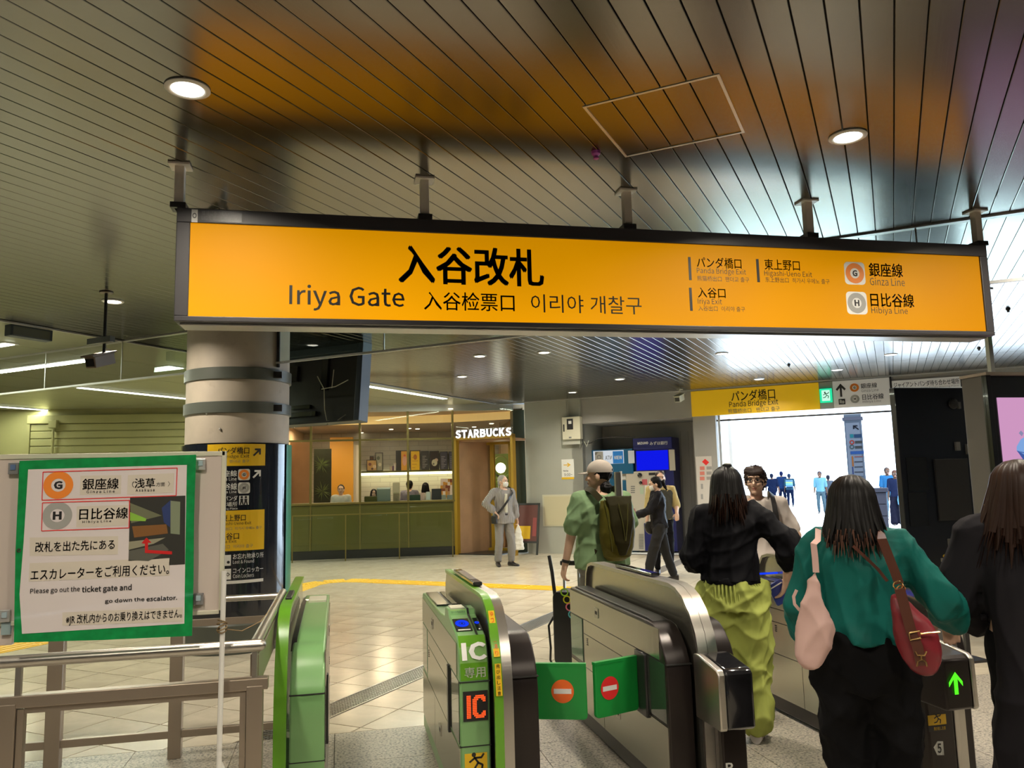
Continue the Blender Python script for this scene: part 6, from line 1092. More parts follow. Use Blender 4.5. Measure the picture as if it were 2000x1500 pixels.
    def face(s, glasses=False, mask=False, brow=M_HAIRB):
        for i in (-1, 1):
            if not glasses or True:
                m1 = MB(); m1.sphere(s.hp((i*.031, .083, .012)), (.013, .008, .0065), 12, 8, s.hq); s.P(m1, 'eye', mat('eye_white', (.5, .47, .44), .3)); m1 = MB(); m1.sphere(s.hp((i*.031, .0905, .012)), (.0062, .003, .0062), 10, 8, s.hq); s.P(m1, 'iris', M_EYE)
                m1 = MB(); capsule(m1, s.hp((i*.017, .091, .034)), s.hp((i*.048, .083, .036)), .004, .003, 6); s.P(m1, 'eyebrow', brow); m1 = MB(); capsule(m1, s.hp((i*.018, .0905, .0195)), s.hp((i*.044, .084, .019)), .0024, .0022, 6); s.P(m1, 'eyelid', brow)
        if not mask:
            m1 = MB(); m1.sphere(s.hp((0, .092, -.052)), (.022, .006, .0052), 12, 8, s.hq); m1.sphere(s.hp((0, .090, -.061)), (.017, .006, .0052), 12, 8, s.hq); s.P(m1, 'lips', M_LIP)
        else:
            m1 = MB(); v = []; n = 11
            for r, (z, yo, w_) in enumerate(((.000, .100, .055), (-.02, .112, .066), (-.05, .112, .068), (-.078, .106, .058), (-.098, .088, .042))):
                for j in range(n): t = (j/(n-1)-.5)*2; v.append(s.hp((w_*math.sin(t*1.15)/math.sin(1.15), yo-.055*t*t-.0, z+.008*t*t)))
            m1.add(v, [(r*n+j, r*n+j+1, (r+1)*n+j+1, (r+1)*n+j) for r in range(4) for j in range(n-1)]); o = s.P(m1, 'face_mask', M_MASK, smooth=80); md = o.modifiers.new('s', 'SOLIDIFY'); md.thickness = .003
            for i in (-1, 1): m2 = MB(); m2.tube([s.hp((i*.06, .05, -.01)), s.hp((i*.08, .01, .01)), s.hp((i*.085, -.02, -.01)), s.hp((i*.078, .01, -.04)), s.hp((i*.055, .05, -.06))], .0018, 5); s.P(m2, 'mask_loop', M_MASK)
        if glasses:
            m1 = MB()
            for i in (-1, 1): m1.tube([s.hp((i*.034+.027*math.cos(t), .104-.012*abs(math.cos(t)*.3), .010+.018*math.sin(t))) for t in np.linspace(0, 2*math.pi, 18)], .0018, 5); m1.tube([s.hp((i*.06, .098, .014)), s.hp((i*.082, .0, .012))], .0016, 5)
            m1.tube([s.hp((-.008, .106, .014)), s.hp((.008, .106, .014))], .0018, 5); s.P(m1, 'glasses', M_BLACKSAT)
    def hair_short(s, m_, g=.010, front=.0, seed=1, amp=.004, low=-.05):
        mb = MB(); mb.sphere(s.hp((0, -.022+front, .034)), (.080+g, .090+g, .092+g), 26, 18, s.hq); mb.sphere(s.hp((0, -.050, -.010+low*.3)), (.068+g*.5, .055+g, .070), 20, 12, s.hq); mb.v = [tuple(np.array(p)*s.k) for p in mb.v]; me = remesh(mb, .008, 2); folds(me, amp, 90, seed, stretch=(1, 1, 1)); return mobj(me, 'hair', m_, s.root, 0)
    def hair_long(s, m_, L=.34, n=150, tips=None, spread=1.0, seed=3, cut=.10, back=0, tipfrac=.35, top=True, gap=35, thick=1.0, nf=-.04, open_=1.0):
        """long straight hair: a smooth cap over the skull and many flattened locks falling from the crown"""
        rs = random.Random(seed); mb = MB(); mb.sphere(s.hp((0, -.012, .022)), (.087*thick, .101*thick, .104), 26, 18, s.hq); mb.sphere(s.hp((0, -.045, -.06)), (.080*thick, .066, .100), 20, 12, s.hq); mb.v = [tuple(np.array(p)*s.k) for p in mb.v]; me = remesh(mb, .008, 3); folds(me, .003, 110, seed, stretch=(1, 1, .08)); mobj(me, 'hair_cap', m_, s.root, 0)
        A = MB(); B = MB(); hd = s.hd
        for i in range(n):
            an = math.radians(-90)+(rs.random()*2-1)*math.radians(180-gap); x, y = math.cos(an), math.sin(an)
            R = np.array([.091*thick*(.93+.09*rs.random()), .104*thick*(.93+.09*rs.random()), .110]); pts = []
            for p in (.12, .45, .8, 1.15, 1.5): v = np.array([x*math.sin(p), y*math.sin(p), math.cos(p)])*R; pts.append(s.hp(v+np.array([0, -.012, .02])))
            e = pts[-1]; LL = L*(1-cut*rs.random())*(1 if y < .2 else .8); out = np.array([x*.030*spread*open_, y*.02*spread, 0]); jx = (rs.random()-.5)*.03*spread; jy = (rs.random()-.5)*.02
            for t in (.25, .5, .75, 1.0): pts.append(e+out*t+np.array([jx*t*t, jy*t*t+back*t, -LL*t])*1.0+np.array([0, nf*t if y < 0 else 0, 0])*-1*0)
            r0 = .0085+.005*rs.random(); rr = [r0*.5, r0, r0*1.1, r0*1.15, r0*1.15, r0*1.1, r0*1.0, r0*.8, r0*.15]
            if tips is not None and rs.random() < .85: c = 8-int(round(4*tipfrac)); A.tube(pts[:c+1], rr[:c+1], 6, ry=.45); B.tube(pts[c:], rr[c:], 6, ry=.45)
            else: A.tube(pts, rr, 6, ry=.45)
        o = s.P(A, 'hair', m_, smooth=70); o['kind'] = 'stuff'
        if B.v: o = s.P(B, 'hair_tips', tips, smooth=70); o['kind'] = 'stuff'; o['label'] = 'lighter brown hair ends'
    def shoes(s, m_, L=.0):
        for i in (-1, 1):
            a = math.radians(s.toe[i])*i; F_ = s.F[i]; f = np.array([math.sin(a), math.cos(a), 0]); r = np.array([math.cos(a), -math.sin(a), 0]); mb = MB(); z0 = F_[2]-.075; secs = [(-.075, .034, .085), (-.05, .042, .10), (.0, .043, .10), (.05, .044, .075), (.10, .046, .05), (.15, .040, .042), (.178, .022, .03)]
            v = []; n = 12
            for y, w_, h_ in secs:
                for j in range(n): t = 2*math.pi*j/n; v.append(F_*np.array([1, 1, 0])+f*y+r*w_*math.cos(t)+Zv*(z0+h_/2+h_/2*math.sin(t)))
            k = len(secs); mb.add(v, [(q*n+j, q*n+(j+1) % n, (q+1)*n+(j+1) % n, (q+1)*n+j) for q in range(k-1) for j in range(n)]+[tuple(range(n-1, -1, -1)), tuple(range((k-1)*n, k*n))]); s.P(mb, 'shoe', m_, smooth=60)
    def top(s, m_, hem=.92, sleeve=.85, g=.014, flare=.0, amp=.006, seed=1, hemout=.0, collar=0, name='top', fx=20, extra=None, elbowflare=0):
        mb = MB(); ex = extra or (lambda z: (hemout*max(0, 1.2-z)/.3, hemout*max(0, 1.2-z)/.3)); s.torso(mb, g, hem, 1.44+collar, ex)
        for i in (-1, 1): capsule(mb, s.sh_(1.405), s.S[i], .056+g*.4, .054+g, 14); s.arm(mb, i, g, 0, sleeve, flare)
        return s.G(mb, name, m_, amp, fx, seed)
    def pants(s, m_, t1=1.9, g=.012, rk=None, ra=None, rt=None, waist=1.0, amp=.006, seed=2, name='trousers', hip=.0):
        mb = MB(); s.torso(mb, g*.6+hip, .79, waist)
        for i in (-1, 1): s.leg(mb, i, g, t1, rk, ra, rt)
        return s.G(mb, name, m_, amp, 18, seed, stretch=(1, 1, .25))
    def wp(s, p):      # a point of the person's frame in the world
        R = rz(-0)@np.eye(3); a = s.root.rotation_euler[2]; c, d = math.cos(a), math.sin(a); p = np.array(p, float)*s.k; return np.array([s.root.location[0]+c*p[0]-d*p[1], s.root.location[1]+d*p[0]+c*p[1], p[2]])
    def strap(s, pts, w, m_, name='strap', parent=None, th=.004, n=18, raw=False):
        """flat strap along points of the body frame (Catmull-Rom)"""
        P = [np.array(p, float) for p in pts]; P = [2*P[0]-P[1]]+P+[2*P[-1]-P[-2]]; C_ = []
        for i in range(1, len(P)-2):
            for t in np.linspace(0, 1, n, i == len(P)-3): C_.append(.5*((2*P[i])+(P[i+1]-P[i-1])*t+(2*P[i-1]-5*P[i]+4*P[i+1]-P[i+2])*t*t+(-P[i-1]+3*P[i]-3*P[i+1]+P[i+2])*t**3))
        c0 = s.sh_(1.25); v = []; f = []
        for i, c in enumerate(C_):
            d = C_[min(i+1, len(C_)-1)]-C_[max(i-1, 0)]; d /= np.linalg.norm(d)+1e-9; o = c-np.array([c0[0], c0[1], min(c[2], 1.36)]); o = o-d*(o@d); o /= np.linalg.norm(o)+1e-9; sd_ = np.cross(d, o)*w/2
            v += [c-sd_, c+sd_, c+sd_+o*th, c-sd_+o*th]
        for i in range(len(C_)-1):
            for j in range(4): f.append((i*4+j, i*4+(j+1) % 4, (i+1)*4+(j+1) % 4, (i+1)*4+j))
        f += [(0, 1, 2, 3), (len(v)-4, len(v)-3, len(v)-2, len(v)-1)]
        mb = MB()
        if parent is None: mb.add(v, f); return s.P(mb, name, m_, smooth=50)
        mb.add([s.wp(p) for p in v], f); return mb.obj(name, m_, parent, smooth=50)
# five women and men round the gates ------------------------------------------------
# woman with black blouse and lime trousers, from behind, right hand on the hip holding a blue case
pA = Person((2.40, 4.62), 28, 1.645, 'woman seen from behind in a black blouse and lime green trousers holding a blue case', .0055, .98, hands={1: (.34, .05, .98), -1: (-.15, .20, 1.02)}, elbow={1: (1, -.5, .0), -1: (-.6, -1, -.1)}, head=(0, -4), curl=(.5, .35), feet={-1: (-.09, .03), 1: (.10, -.02)}, hand_dir={1: (-.35, .35, -.9)})
pA.body(); M_BLOUSE = cloth('black_blouse', (.004, .004, .006), .7)
pA.top(M_BLOUSE, hem=.98, sleeve=1.32, g=.028, flare=.028, amp=.010, seed=4, hemout=.02, name='blouse'); mbt = MB(); pA.torso(mbt, .03, .965, 1.01); pA.G(mbt, 'blouse_band', M_BLOUSE, .003, 40)
M_LIME = cloth('lime_trousers', (.40, .45, .11), .6); pA.pants(M_LIME, 1.86, .022, rk=.092, ra=.085, rt=.118, waist=1.0, amp=.016, seed=8, hip=.018); mbw = MB()
for i in range(46): a = 2*math.pi*i/46; c = pA.sh_(.985); mbw.tube([(c[0]+math.cos(a)*.158, c[1]+math.sin(a)*.118, 1.005), (c[0]+math.cos(a)*.182, c[1]+math.sin(a)*.138, .95), (c[0]+math.cos(a)*.185, c[1]+math.sin(a)*.142, .86)], [.006, .009, .003], 6)
o = pA.P(mbw, 'waist_gathers', M_LIME, smooth=70); o['kind'] = 'stuff'
pA.shoes(cloth('white_shoe', (.7, .66, .62), .5)); pA.hair_long(M_HAIRB, .30, 200, M_HAIRD, .9, 5, .45, back=-.035, tipfrac=.5, thick=1.07)
mbb = MB(); mbb.sphere(pA.hp((.01, -.03, .128)), (.032, .028, .020), 16, 10); pA.P(mbb, 'hair_bun', M_HAIRB); mbb = MB(); mbb.tube([pA.hp((.01+.02*math.cos(t), -.03+.02*math.sin(t), .141)) for t in np.linspace(0, 6.28, 12)], .004, 5); pA.P(mbb, 'hair_tie', M_CREAM)
pp, d_, in_, nr_ = pA.palm[1]; c = pA.wp(pp+d_*.03); t = thing('card_case', c, 'royal blue card case held by the woman in lime trousers', 'card case'); ax = Fr(c, (1, -.1, .5), (-.45, 0, .9)); rrect(ax, -.05, .055, -.07, .07, .012, .008, o0=-.008).obj('case_body', mcol((.03, .05, .25), r=.4), t, bevel=.002); plate(ax, -.04, .045, .045, .052, .008, .010).obj('zip', M_WHITEPRINT, t)
# woman in teal, from behind, with a pink bag and a red bag
pB = Person((2.08, 2.92), 36, 1.575, 'woman in a teal top and black trousers with a bag on each shoulder', .0055, .98, hands={-1: (-.23, .15, .93), 1: (.36, .24, 1.05)}, elbow={-1: (-.8, -.8, 0), 1: (.6, -.9, -.4)}, head=(0, -3), curl=(.5, .6), feet={-1: (-.08, .0), 1: (.12, .05)}, fat=1.03)
pB.body(); M_TEAL2 = cloth('teal_knit', (.008, .115, .100), .50, bump=(120, .05)); pB.top(M_TEAL2, hem=1.0, sleeve=1.72, g=.026, flare=.014, amp=.013, seed=13, name='top', hemout=.015, fx=17)
M_BLKP = cloth('black_trousers', (.004, .004, .005), .8); pB.pants(M_BLKP, 1.9, .022, rk=.085, ra=.07, rt=.115, waist=1.03, amp=.012, seed=5, hip=.015); pB.shoes(M_SHOEB); pB.hair_long(M_HAIRB, .275, 220, M_HAIRT, 1.5, 6, .35, back=-.02, tipfrac=.25, thick=1.08, open_=.7)
M_PINKB = cloth('pale_pink_fabric', (.55, .37, .335), .6, noise=(6, .06))
def bag_mesh(parent, name, m_, secs, amp, seed, vox=.009, fx=24):
    """soft bag lofted through cross sections given as (centre, half width vector, half depth vector)"""
    mb = MB(); n = 24; v = []
    for c, a, b in secs:
        c = np.array(c); a = np.array(a); b = np.array(b)
        for j in range(n): t = 2*math.pi*j/n; co, si = math.cos(t), math.sin(t); v.append(c+a*math.copysign(abs(co)**.8, co)+b*math.copysign(abs(si)**.8, si))
    k = len(secs); mb.add(v, [(i*n+j, i*n+(j+1) % n, (i+1)*n+(j+1) % n, (i+1)*n+j) for i in range(k-1) for j in range(n)]+[tuple(range(n-1, -1, -1)), tuple(range((k-1)*n, k*n))])
    me = remesh(mb, vox, 2); folds(me, amp, fx, seed, stretch=(1, 1, .5)); off = POS[parent.name]; n = len(me.vertices); co = np.zeros(n*3); me.vertices.foreach_get('co', co); co = co.reshape(-1, 3)-off; me.vertices.foreach_set('co', co.ravel()); return mobj(me, name, m_, parent, 0)
def wd(ps_, v): return ps_.wp(np.array(v))-ps_.wp((0, 0, 0))
fb1 = Fr((0, 2.72, 0), (math.cos(math.radians(33)), -math.sin(math.radians(33)), 0)); fb1.o = pB.wp((0, -.20, 0)); uu = fb1.u; nn = fb1.n
pk = thing('shoulder_bag', fb1.w(1592, 1300), 'pale pink slouchy fabric bag on the left shoulder of the woman in teal', 'bag')
def sec(fr, x0, x1, y, dep, off=0): a, z = fr.px(x0, y, off); b, z2 = fr.px(x1, y, off); return (fr.P((a+b)/2, (z+z2)/2, off), fr.u*(b-a)/2, fr.n*dep)
bag_mesh(pk, 'bag_body', M_PINKB, [sec(fb1, 1590, 1598, 1112, .010), sec(fb1, 1577, 1602, 1135, .022), sec(fb1, 1564, 1609, 1165, .035), sec(fb1, 1556, 1618, 1195, .045), sec(fb1, 1552, 1628, 1225, .05), sec(fb1, 1555, 1624, 1258, .05), sec(fb1, 1560, 1611, 1285, .042), sec(fb1, 1572, 1600, 1302, .02)], .010, 3)
def pxl(fr, pts, off): return [fr.w(x, y, off) for x, y in pts]
def ribbonw(P, w, m_, name, parent, nrm, th=.004):
    v = []; f = []; P = [np.array(p) for p in P]
    for i, c in enumerate(P):
        d = P[min(i+1, len(P)-1)]-P[max(i-1, 0)]; d /= np.linalg.norm(d); s_ = np.cross(d, nrm); s_ /= np.linalg.norm(s_); s_ = s_*w/2; v += [c-s_, c+s_, c+s_+nrm*th, c-s_+nrm*th]
    for i in range(len(P)-1):
        for j in range(4): f.append((i*4+j, i*4+(j+1) % 4, (i+1)*4+(j+1) % 4, (i+1)*4+j))
    f += [(0, 1, 2, 3), tuple(len(v)-4+i for i in range(4))]; mb = MB(); mb.add(v, f); return mb.obj(name, m_, parent, smooth=50)
ribbonw(pxl(fb1, [(1594, 1118), (1592, 1090), (1589, 1062)], .012)+[pB.wp((-.150, -.10, 1.435)), pB.wp((-.148, -.04, 1.478)), pB.wp((-.145, .04, 1.47)), pB.wp((-.14, .11, 1.37))], .024, M_PINKB, 'bag_strap', pk, nn)
ribbonw(pxl(fb1, [(1562, 1192), (1552, 1180), (1550, 1165), (1556, 1152)], .0), .012, M_PINKB, 'side_loop', pk, nn)
M_REDB = mat('wine_red_leather', (.17, .010, .018), .42, bump=(60, .06)); M_BRNL = mat('brown_leather', (.075, .024, .014), .4); M_GOLDM = mat('gold_fitting', (.75, .50, .22), .25, 1)
rd = thing('shoulder_bag', fb1.w(1800, 1318), 'wine red leather bag with gold rings on the right shoulder of the woman in teal', 'bag')
bag_mesh(rd, 'bag_body', M_REDB, [sec(fb1, 1738, 1762, 1160, .03, .05), sec(fb1, 1738, 1785, 1182, .05, .05), sec(fb1, 1739, 1815, 1206, .06, .05), sec(fb1, 1741, 1836, 1234, .065, .05), sec(fb1, 1748, 1840, 1262, .065, .05), sec(fb1, 1760, 1838, 1290, .06, .05), sec(fb1, 1778, 1834, 1310, .05, .05), sec(fb1, 1798, 1826, 1321, .03, .05)], .005, 7, fx=16)
ribbonw([pB.wp((.12, .10, 1.36)), pB.wp((.115, .03, 1.47)), pB.wp((.11, -.06, 1.47))]+pxl(fb1, [(1722, 1052), (1735, 1085), (1748, 1118), (1756, 1140)], .015), .034, M_BRNL, 'bag_strap', rd, nn)
ribbonw(pxl(fb1, [(1757, 1150), (1768, 1190), (1780, 1235), (1792, 1262), (1800, 1300)], .122), .036, M_BRNL, 'leather_strap', rd, nn)
for x, y, rr_ in ((1754, 1143, .016), (1760, 1150, .014)): a, b_ = fb1.px(x, y, .05); MB().tube([fb1.P(a+rr_*math.cos(t), b_+rr_*math.sin(t), .05+.01*math.sin(t)) for t in np.linspace(0, 6.28, 16)], .003, 6).obj('strap_ring', M_GOLDM, rd, smooth=True)
MB().tube(pxl(fb1, [(1776, 1236), (1796, 1232), (1798, 1246), (1778, 1250), (1776, 1236)], .130), .003, 6).obj('buckle', M_GOLDM, rd, smooth=True); MB().tube(pxl(fb1, [(1798, 1238), (1812, 1236), (1836, 1234)], .120), .0035, 6).obj('zip_rail', M_GOLDM, rd, smooth=True)
MB().tube(pxl(fb1, [(1788, 1272), (1792, 1280), (1806, 1280), (1810, 1272)], .128), .003, 6).obj('horse_clip', M_GOLDM, rd, smooth=True); MB().tube(pxl(fb1, [(1799, 1280), (1800, 1290)], .128), .004, 6).obj('clip_stem', M_GOLDM, rd); MB().tube(pxl(fb1, [(1791, 1302), (1793, 1292), (1801, 1288), (1809, 1293), (1811, 1302)], .128), .003, 6).obj('ring_half', M_GOLDM, rd, smooth=True)
ribbonw(pxl(fb1, [(1666, 1066), (1690, 1088), (1715, 1112), (1733, 1135)], -.035), .012, M_BRNL, 'cross_strap', rd, nn)
# woman in the long dark coat at the right edge
pC = Person((2.72, 2.72), 40, 1.62, 'woman seen from behind in a long charcoal coat with long brown hair', .0075, 1.12, head=(0, -3), hands={-1: (-.20, .20, 1.02), 1: (.27, .05, .84)}, elbow={-1: (-.7, -.9, -.2)}, fat=1.0); pC.body(); M_COAT = cloth('charcoal_coat', (.014, .013, .016), .85)
mbc = MB(); secs = []
for z in np.linspace(.22, 1.44, 44): c = pC.sh_(z); e = .06*max(0, (1.30-z)); Z = np.interp(z, [.2, .9, 1.05, 1.3, 1.38, 1.425, 1.45], [.20, .18, .175, .20, .19, .14, .095]); Y_ = np.interp(z, [.2, .9, 1.2, 1.38, 1.45], [.19, .16, .15, .125, .085]); secs.append((c[0], c[1], z, Z, Y_))
loftz(mbc, secs)
for i in (-1, 1): capsule(mbc, pC.sh_(1.40), pC.S[i], .07, .078, 14); pC.arm(mbc, i, .034, 0, 1.9 if i < 0 else 1.75, .022)
pC.G(mbc, 'coat', M_COAT, .014, 13, 21, stretch=(1, 1, .12)); pC.pants(M_BLKP, 1.9, .012); pC.shoes(M_SHOEB); pC.hair_long(M_HAIRD, .36, 230, M_HAIRD, 1.5, 9, .35, thick=1.22, open_=1.9)
mbg = MB(); rs = random.Random(4)
for i in range(26): x = -.105-.04*rs.random(); e = pC.hp((x, -.05+.05*rs.random(), -.06)); mbg.tube([e, e+np.array([-.008, -.0, -.10]), e+np.array([.012*rs.random(), .0, -.2]), e+np.array([.02, .0, -.30+.05*rs.random()])], [.004, .009, .008, .002], 6, ry=.5)
o = pC.P(mbg, 'golden_strands', M_HAIRGOLD, smooth=70); o['kind'] = 'stuff'; o['label'] = 'golden strands at the side'
# man in a green shirt with cap and backpack, beyond the black gate
pD = Person((2.13, 6.33), -8, 1.735, 'man seen from behind in a green T-shirt and pale cap carrying an olive backpack', .0065, 1.16, hands={-1: (-.33, .05, .82), 1: (.24, .24, .98)}, elbow={-1: (-.6, -.8, 0), 1: (1, -.3, -.2)}, head=(-52, 0), curl=(.6, .5), fat=1.10, feet={-1: (-.13, .05), 1: (.10, -.05)}); pD.body(); M_GRT = cloth('sage_green_tshirt', (.22, .34, .18), .8)
pD.top(M_GRT, hem=.86, sleeve=.80, g=.022, flare=.020, amp=.010, seed=31, name='t_shirt', hemout=.01); M_GREYS = cloth('grey_shorts', (.17, .17, .155), .8); pD.pants(M_GREYS, 1.05, .008, rk=.08, rt=.095, waist=.93, amp=.008, name='shorts', hip=.0); pD.shoes(M_SHOEB); pD.hair_short(M_HAIRB, .004, seed=5, low=-.3); pD.face()
M_CAP = cloth('grey_beige_cap', (.44, .39, .34), .8); mbk = MB(); mbk.sphere(pD.hp((0, -.012, .050)), (.092, .108, .090), 26, 18, pD.hq); mbk.v = [p for p in mbk.v]; q_ = pD.hq; h0_ = pD.hd
vv = []; 
for p in mbk.v:
    l = q_.T@(np.array(p)-h0_); l[2] = max(l[2], .035-.10*max(0, -(l[1]))*.3); vv.append(tuple(h0_+q_@l))
mbk.v = vv; pD.P(mbk, 'cap_crown', M_CAP, smooth=50); mbk = MB(); v = []; n = 13
for r_, e in ((.0, 0), (.5, .0), (1, 0)):
    for j in range(n): t = (j/(n-1)-.5)*2; a = t*1.15; v.append(pD.hp((math.sin(a)*.088, .058+math.cos(a)*.034+r_*.082*math.cos(t*1.3), .042-.012*r_-.010*t*t)))
mbk.add(v, [(r_*n+j, r_*n+j+1, (r_+1)*n+j+1, (r_+1)*n+j) for r_ in range(2) for j in range(n-1)]); o = pD.P(mbk, 'cap_brim', M_CAP, smooth=60); md = o.modifiers.new('s', 'SOLIDIFY'); md.thickness = .005
mbk = MB(); mbk.sphere(pD.hp((0, -.112, .052)), (.026, .010, .016), 14, 8, pD.hq); pD.P(mbk, 'cap_opening', M_HAIRB); mbk = MB(); w_ = pD.Wr[-1]-pD.dir[-1]*.03; mbk.tube([w_-pD.dir[-1]*.012, w_+pD.dir[-1]*.012], .034, 14); pD.P(mbk, 'watch', M_BLACKSAT)
M_OLB = cloth('olive_backpack', (.095, .082, .012), .5, noise=(6, .12)); M_OLD = cloth('dark_olive', (.030, .026, .010), .5); bk_ = thing('backpack', pD.wp((0, -.2, .9)), 'olive roll-top backpack on the back of the man in the green T-shirt', 'backpack')
def ps(x, y, z, a, b): return (pD.wp((x, y, z)), wd(pD, (a, 0, 0)), wd(pD, (0, b, 0)))
bag_mesh(bk_, 'pack_body', M_OLB, [ps(.03, -.19, .915, .06, .05), ps(.03, -.20, .95, .115, .075), ps(.035, -.21, 1.02, .140, .09), ps(.035, -.215, 1.12, .150, .095), ps(.035, -.215, 1.24, .148, .09), ps(.035, -.205, 1.34, .142, .07), ps(.035, -.195, 1.40, .135, .045)], .006, 41, fx=14)
bag_mesh(bk_, 'front_panel', M_OLD, [ps(.035, -.285, .97, .03, .02), ps(.035, -.290, 1.06, .07, .025), ps(.035, -.293, 1.2, .095, .026), ps(.035, -.275, 1.36, .11, .02), ps(.035, -.24, 1.43, .13, .03)], .004, 42, fx=14)
for a, b_ in (((.0, -.312, 1.37), (.045, -.318, 1.08)), ((.085, -.31, 1.37), (.05, -.318, 1.08)), ((-.09, -.25, 1.40), (-.06, -.30, 1.0))): MB().tube([pD.wp(a), pD.wp((np.array(a)+np.array(b_))/2-np.array([0, .012, 0])), pD.wp(b_)], .004, 6).obj('front_cord', M_OLIVE, bk_, smooth=True)
for i in (-1, 1): pD.strap([(i*.10+.02, -.17, 1.40), (i*.12, -.08, 1.475), (i*.125, .03, 1.47), (i*.135, .12, 1.36), (i*.15, .13, 1.2), (i*.17, .05, 1.07), (i*.14+.02, -.13, .98)], .05, M_OLD, 'shoulder_strap', bk_, .008)
MB().box(pD.wp((.045, -.23, 1.50)), (.05, .028, .24), rz(8)@np.array([1, 0, 0]), rz(8)@np.array([0, 1, 0])).obj('metal_tube', M_STEEL, bk_, bevel=.004); MB().box(pD.wp((.075, -.232, 1.50)), (.012, .03, .25)).obj('white_tube', M_WHITEPRINT, bk_)
sc_ = thing('suitcase', (1.90, 6.62, 0), 'black upright suitcase with coloured cords standing left of the man with the backpack', 'suitcase'); fsc = Fr((1.93, 6.62, 0), (.86, -.5, 0)); rrect(fsc, -.13, .10, .06, .66, .05, .13, o0=-.13).obj('case_body', mcol((.012, .012, .014), r=.3), sc_, bevel=.015)
for a in (-.08, .05): plate(fsc, a, a+.02, .62, .88, -.08, -.06).obj('pull_rod', M_TRIM, sc_)
plate(fsc, -.10, .09, .86, .90, -.09, -.05).obj('pull_handle', M_BLACKSAT, sc_, bevel=.008); MB().tube([fsc.P(-.11, .60, .1), fsc.P(-.14, .82, .07), fsc.P(-.17, .95, .04)], .016, 8).obj('umbrella_handle', M_BLACKSAT, sc_, smooth=True)
for a in (-.1, .08):
    for o_ in (-.09, .09): c = fsc.P(a, .03, o_); MB().lathe(c-fsc.u*.012, [(0, 0), (.028, 0), (.03, .012), (.028, .024), (0, .024)], 16, axis=fsc.u).obj('wheel', M_BLACKSAT, sc_, smooth=True)
for i, c_ in enumerate(((.3, .6, .02), (.7, .7, .02), (.8, .2, .3), (.1, .5, .6))):
    a = -.02+.02*i; MB().tube([fsc.P(a+.03*math.cos(t), .66-.06*i+.03*math.sin(t), .135) for t in np.linspace(0, 6.28, 12)], .006, 5).obj('coloured_cord', mcol(c_), sc_, smooth=True)
MB().tube([fsc.P(-.13, .45, .10), fsc.P(-.17, .38, .12), fsc.P(-.155, .2, .13), fsc.P(-.165, .1, .12), fsc.P(-.14, .05, .12)], .010, 6).obj('hanging_strap', M_BLACKSAT, sc_, smooth=True)
# man in glasses and pale T-shirt facing us
pE = Person((3.30, 5.86), 205, 1.655, 'man in glasses and a pale T-shirt with backpack straps facing the gates', .007, 1.06, hands={1: (.16, .26, 1.06), -1: (-.20, .22, 1.0)}, elbow={1: (.9, -.7, -.2), -1: (-.9, -.7, -.2)}, head=(12, 0), curl=(.9, .9)); pE.body(); M_TEE = cloth('pale_tshirt', (.56, .50, .46), .85)
pE.top(M_TEE, hem=.9, sleeve=.75, g=.02, flare=.02, amp=.008, seed=51, name='t_shirt'); pE.pants(cloth('dark_trousers', (.02, .02, .025), .8), 1.9, .014); pE.shoes(M_SHOEB); pE.face(glasses=True); pE.hair_short(M_HAIRD, .013, .006, seed=9, amp=.008)
mbf = MB(); rs = random.Random(2)
for i in range(26): x = -.07+.14*i/25; mbf.tube([pE.hp((x*.8, .03, .125)), pE.hp((x, .085, .100)), pE.hp((x*1.05, .100-.2*abs(x), .055+.25*abs(x)-.1*abs(x)*rs.random()))], [.010, .010, .003], 6, ry=.5)
o = pE.P(mbf, 'fringe', M_HAIRD, smooth=70); o['kind'] = 'stuff'
for i in (-1, 1): pE.strap([(i*.12, -.15, 1.36), (i*.115, -.05, 1.48), (i*.12, .06, 1.46), (i*.13, .135, 1.33), (i*.145, .135, 1.15), (i*.17, .03, 1.03)], .055, M_BLACKSAT, 'backpack_strap', None, .008)
# woman with mask and red wallet, side view
pF = Person((4.83, 11.55), -75, 1.60, 'woman in black with a white face mask looking down at a red wallet', .0075, .96, hands={1: (.08, .36, 1.10), -1: (-.06, .38, 1.08)}, elbow={1: (.6, -.7, -.6), -1: (-.6, -.7, -.6)}, head=(0, -16), curl=(.5, .5), feet={-1: (-.09, .24), 1: (.09, -.22)}, lean=.04); pF.body(); pF.face(mask=True); M_BLKJ = cloth('black_jacket', (.010, .010, .014), .6)
pF.top(M_BLKJ, hem=.88, sleeve=1.85, g=.022, flare=.006, amp=.007, seed=61, name='jacket', collar=.03); pF.pants(cloth('charcoal_trousers', (.022, .022, .024), .8), 1.9, .016, rk=.07, ra=.055, amp=.006); pF.shoes(M_SHOEB); pF.hair_short(M_HAIRB, .008, seed=7, amp=.002)
mbh = MB(); mbh.sphere(pF.hp((0, -.115, -.01)), (.038, .035, .035), 14, 10); capsule(mbh, pF.hp((0, -.13, -.02)), pF.hp((0, -.15, -.14)), .032, .018, 10); pF.G(mbh, 'ponytail', M_HAIRB, .004, 80); mbh = MB()
for i in (-1, 1): capsule(mbh, pF.hp((i*.01, -.125, .01)), pF.hp((i*.05, -.15, .02)), .012, .022, 10)
pF.P(mbh, 'hair_bow', M_BLACKSAT); c = pF.wp((.01, .47, 1.135)); wl = thing('wallet', c, 'dark red wallet in the hands of the masked woman in black', 'wallet'); fw_ = Fr(c, (1, 0, 0), (0, .4, .9)); rrect(fw_, -.08, .09, -.05, .06, .015, .012, o0=-.012).obj('wallet_body', mcol((.30, .045, .06), r=.5), wl, bevel=.004); plate(fw_, -.08, .09, .0, .004, .012, .014).obj('wallet_seam', M_REDB, wl)
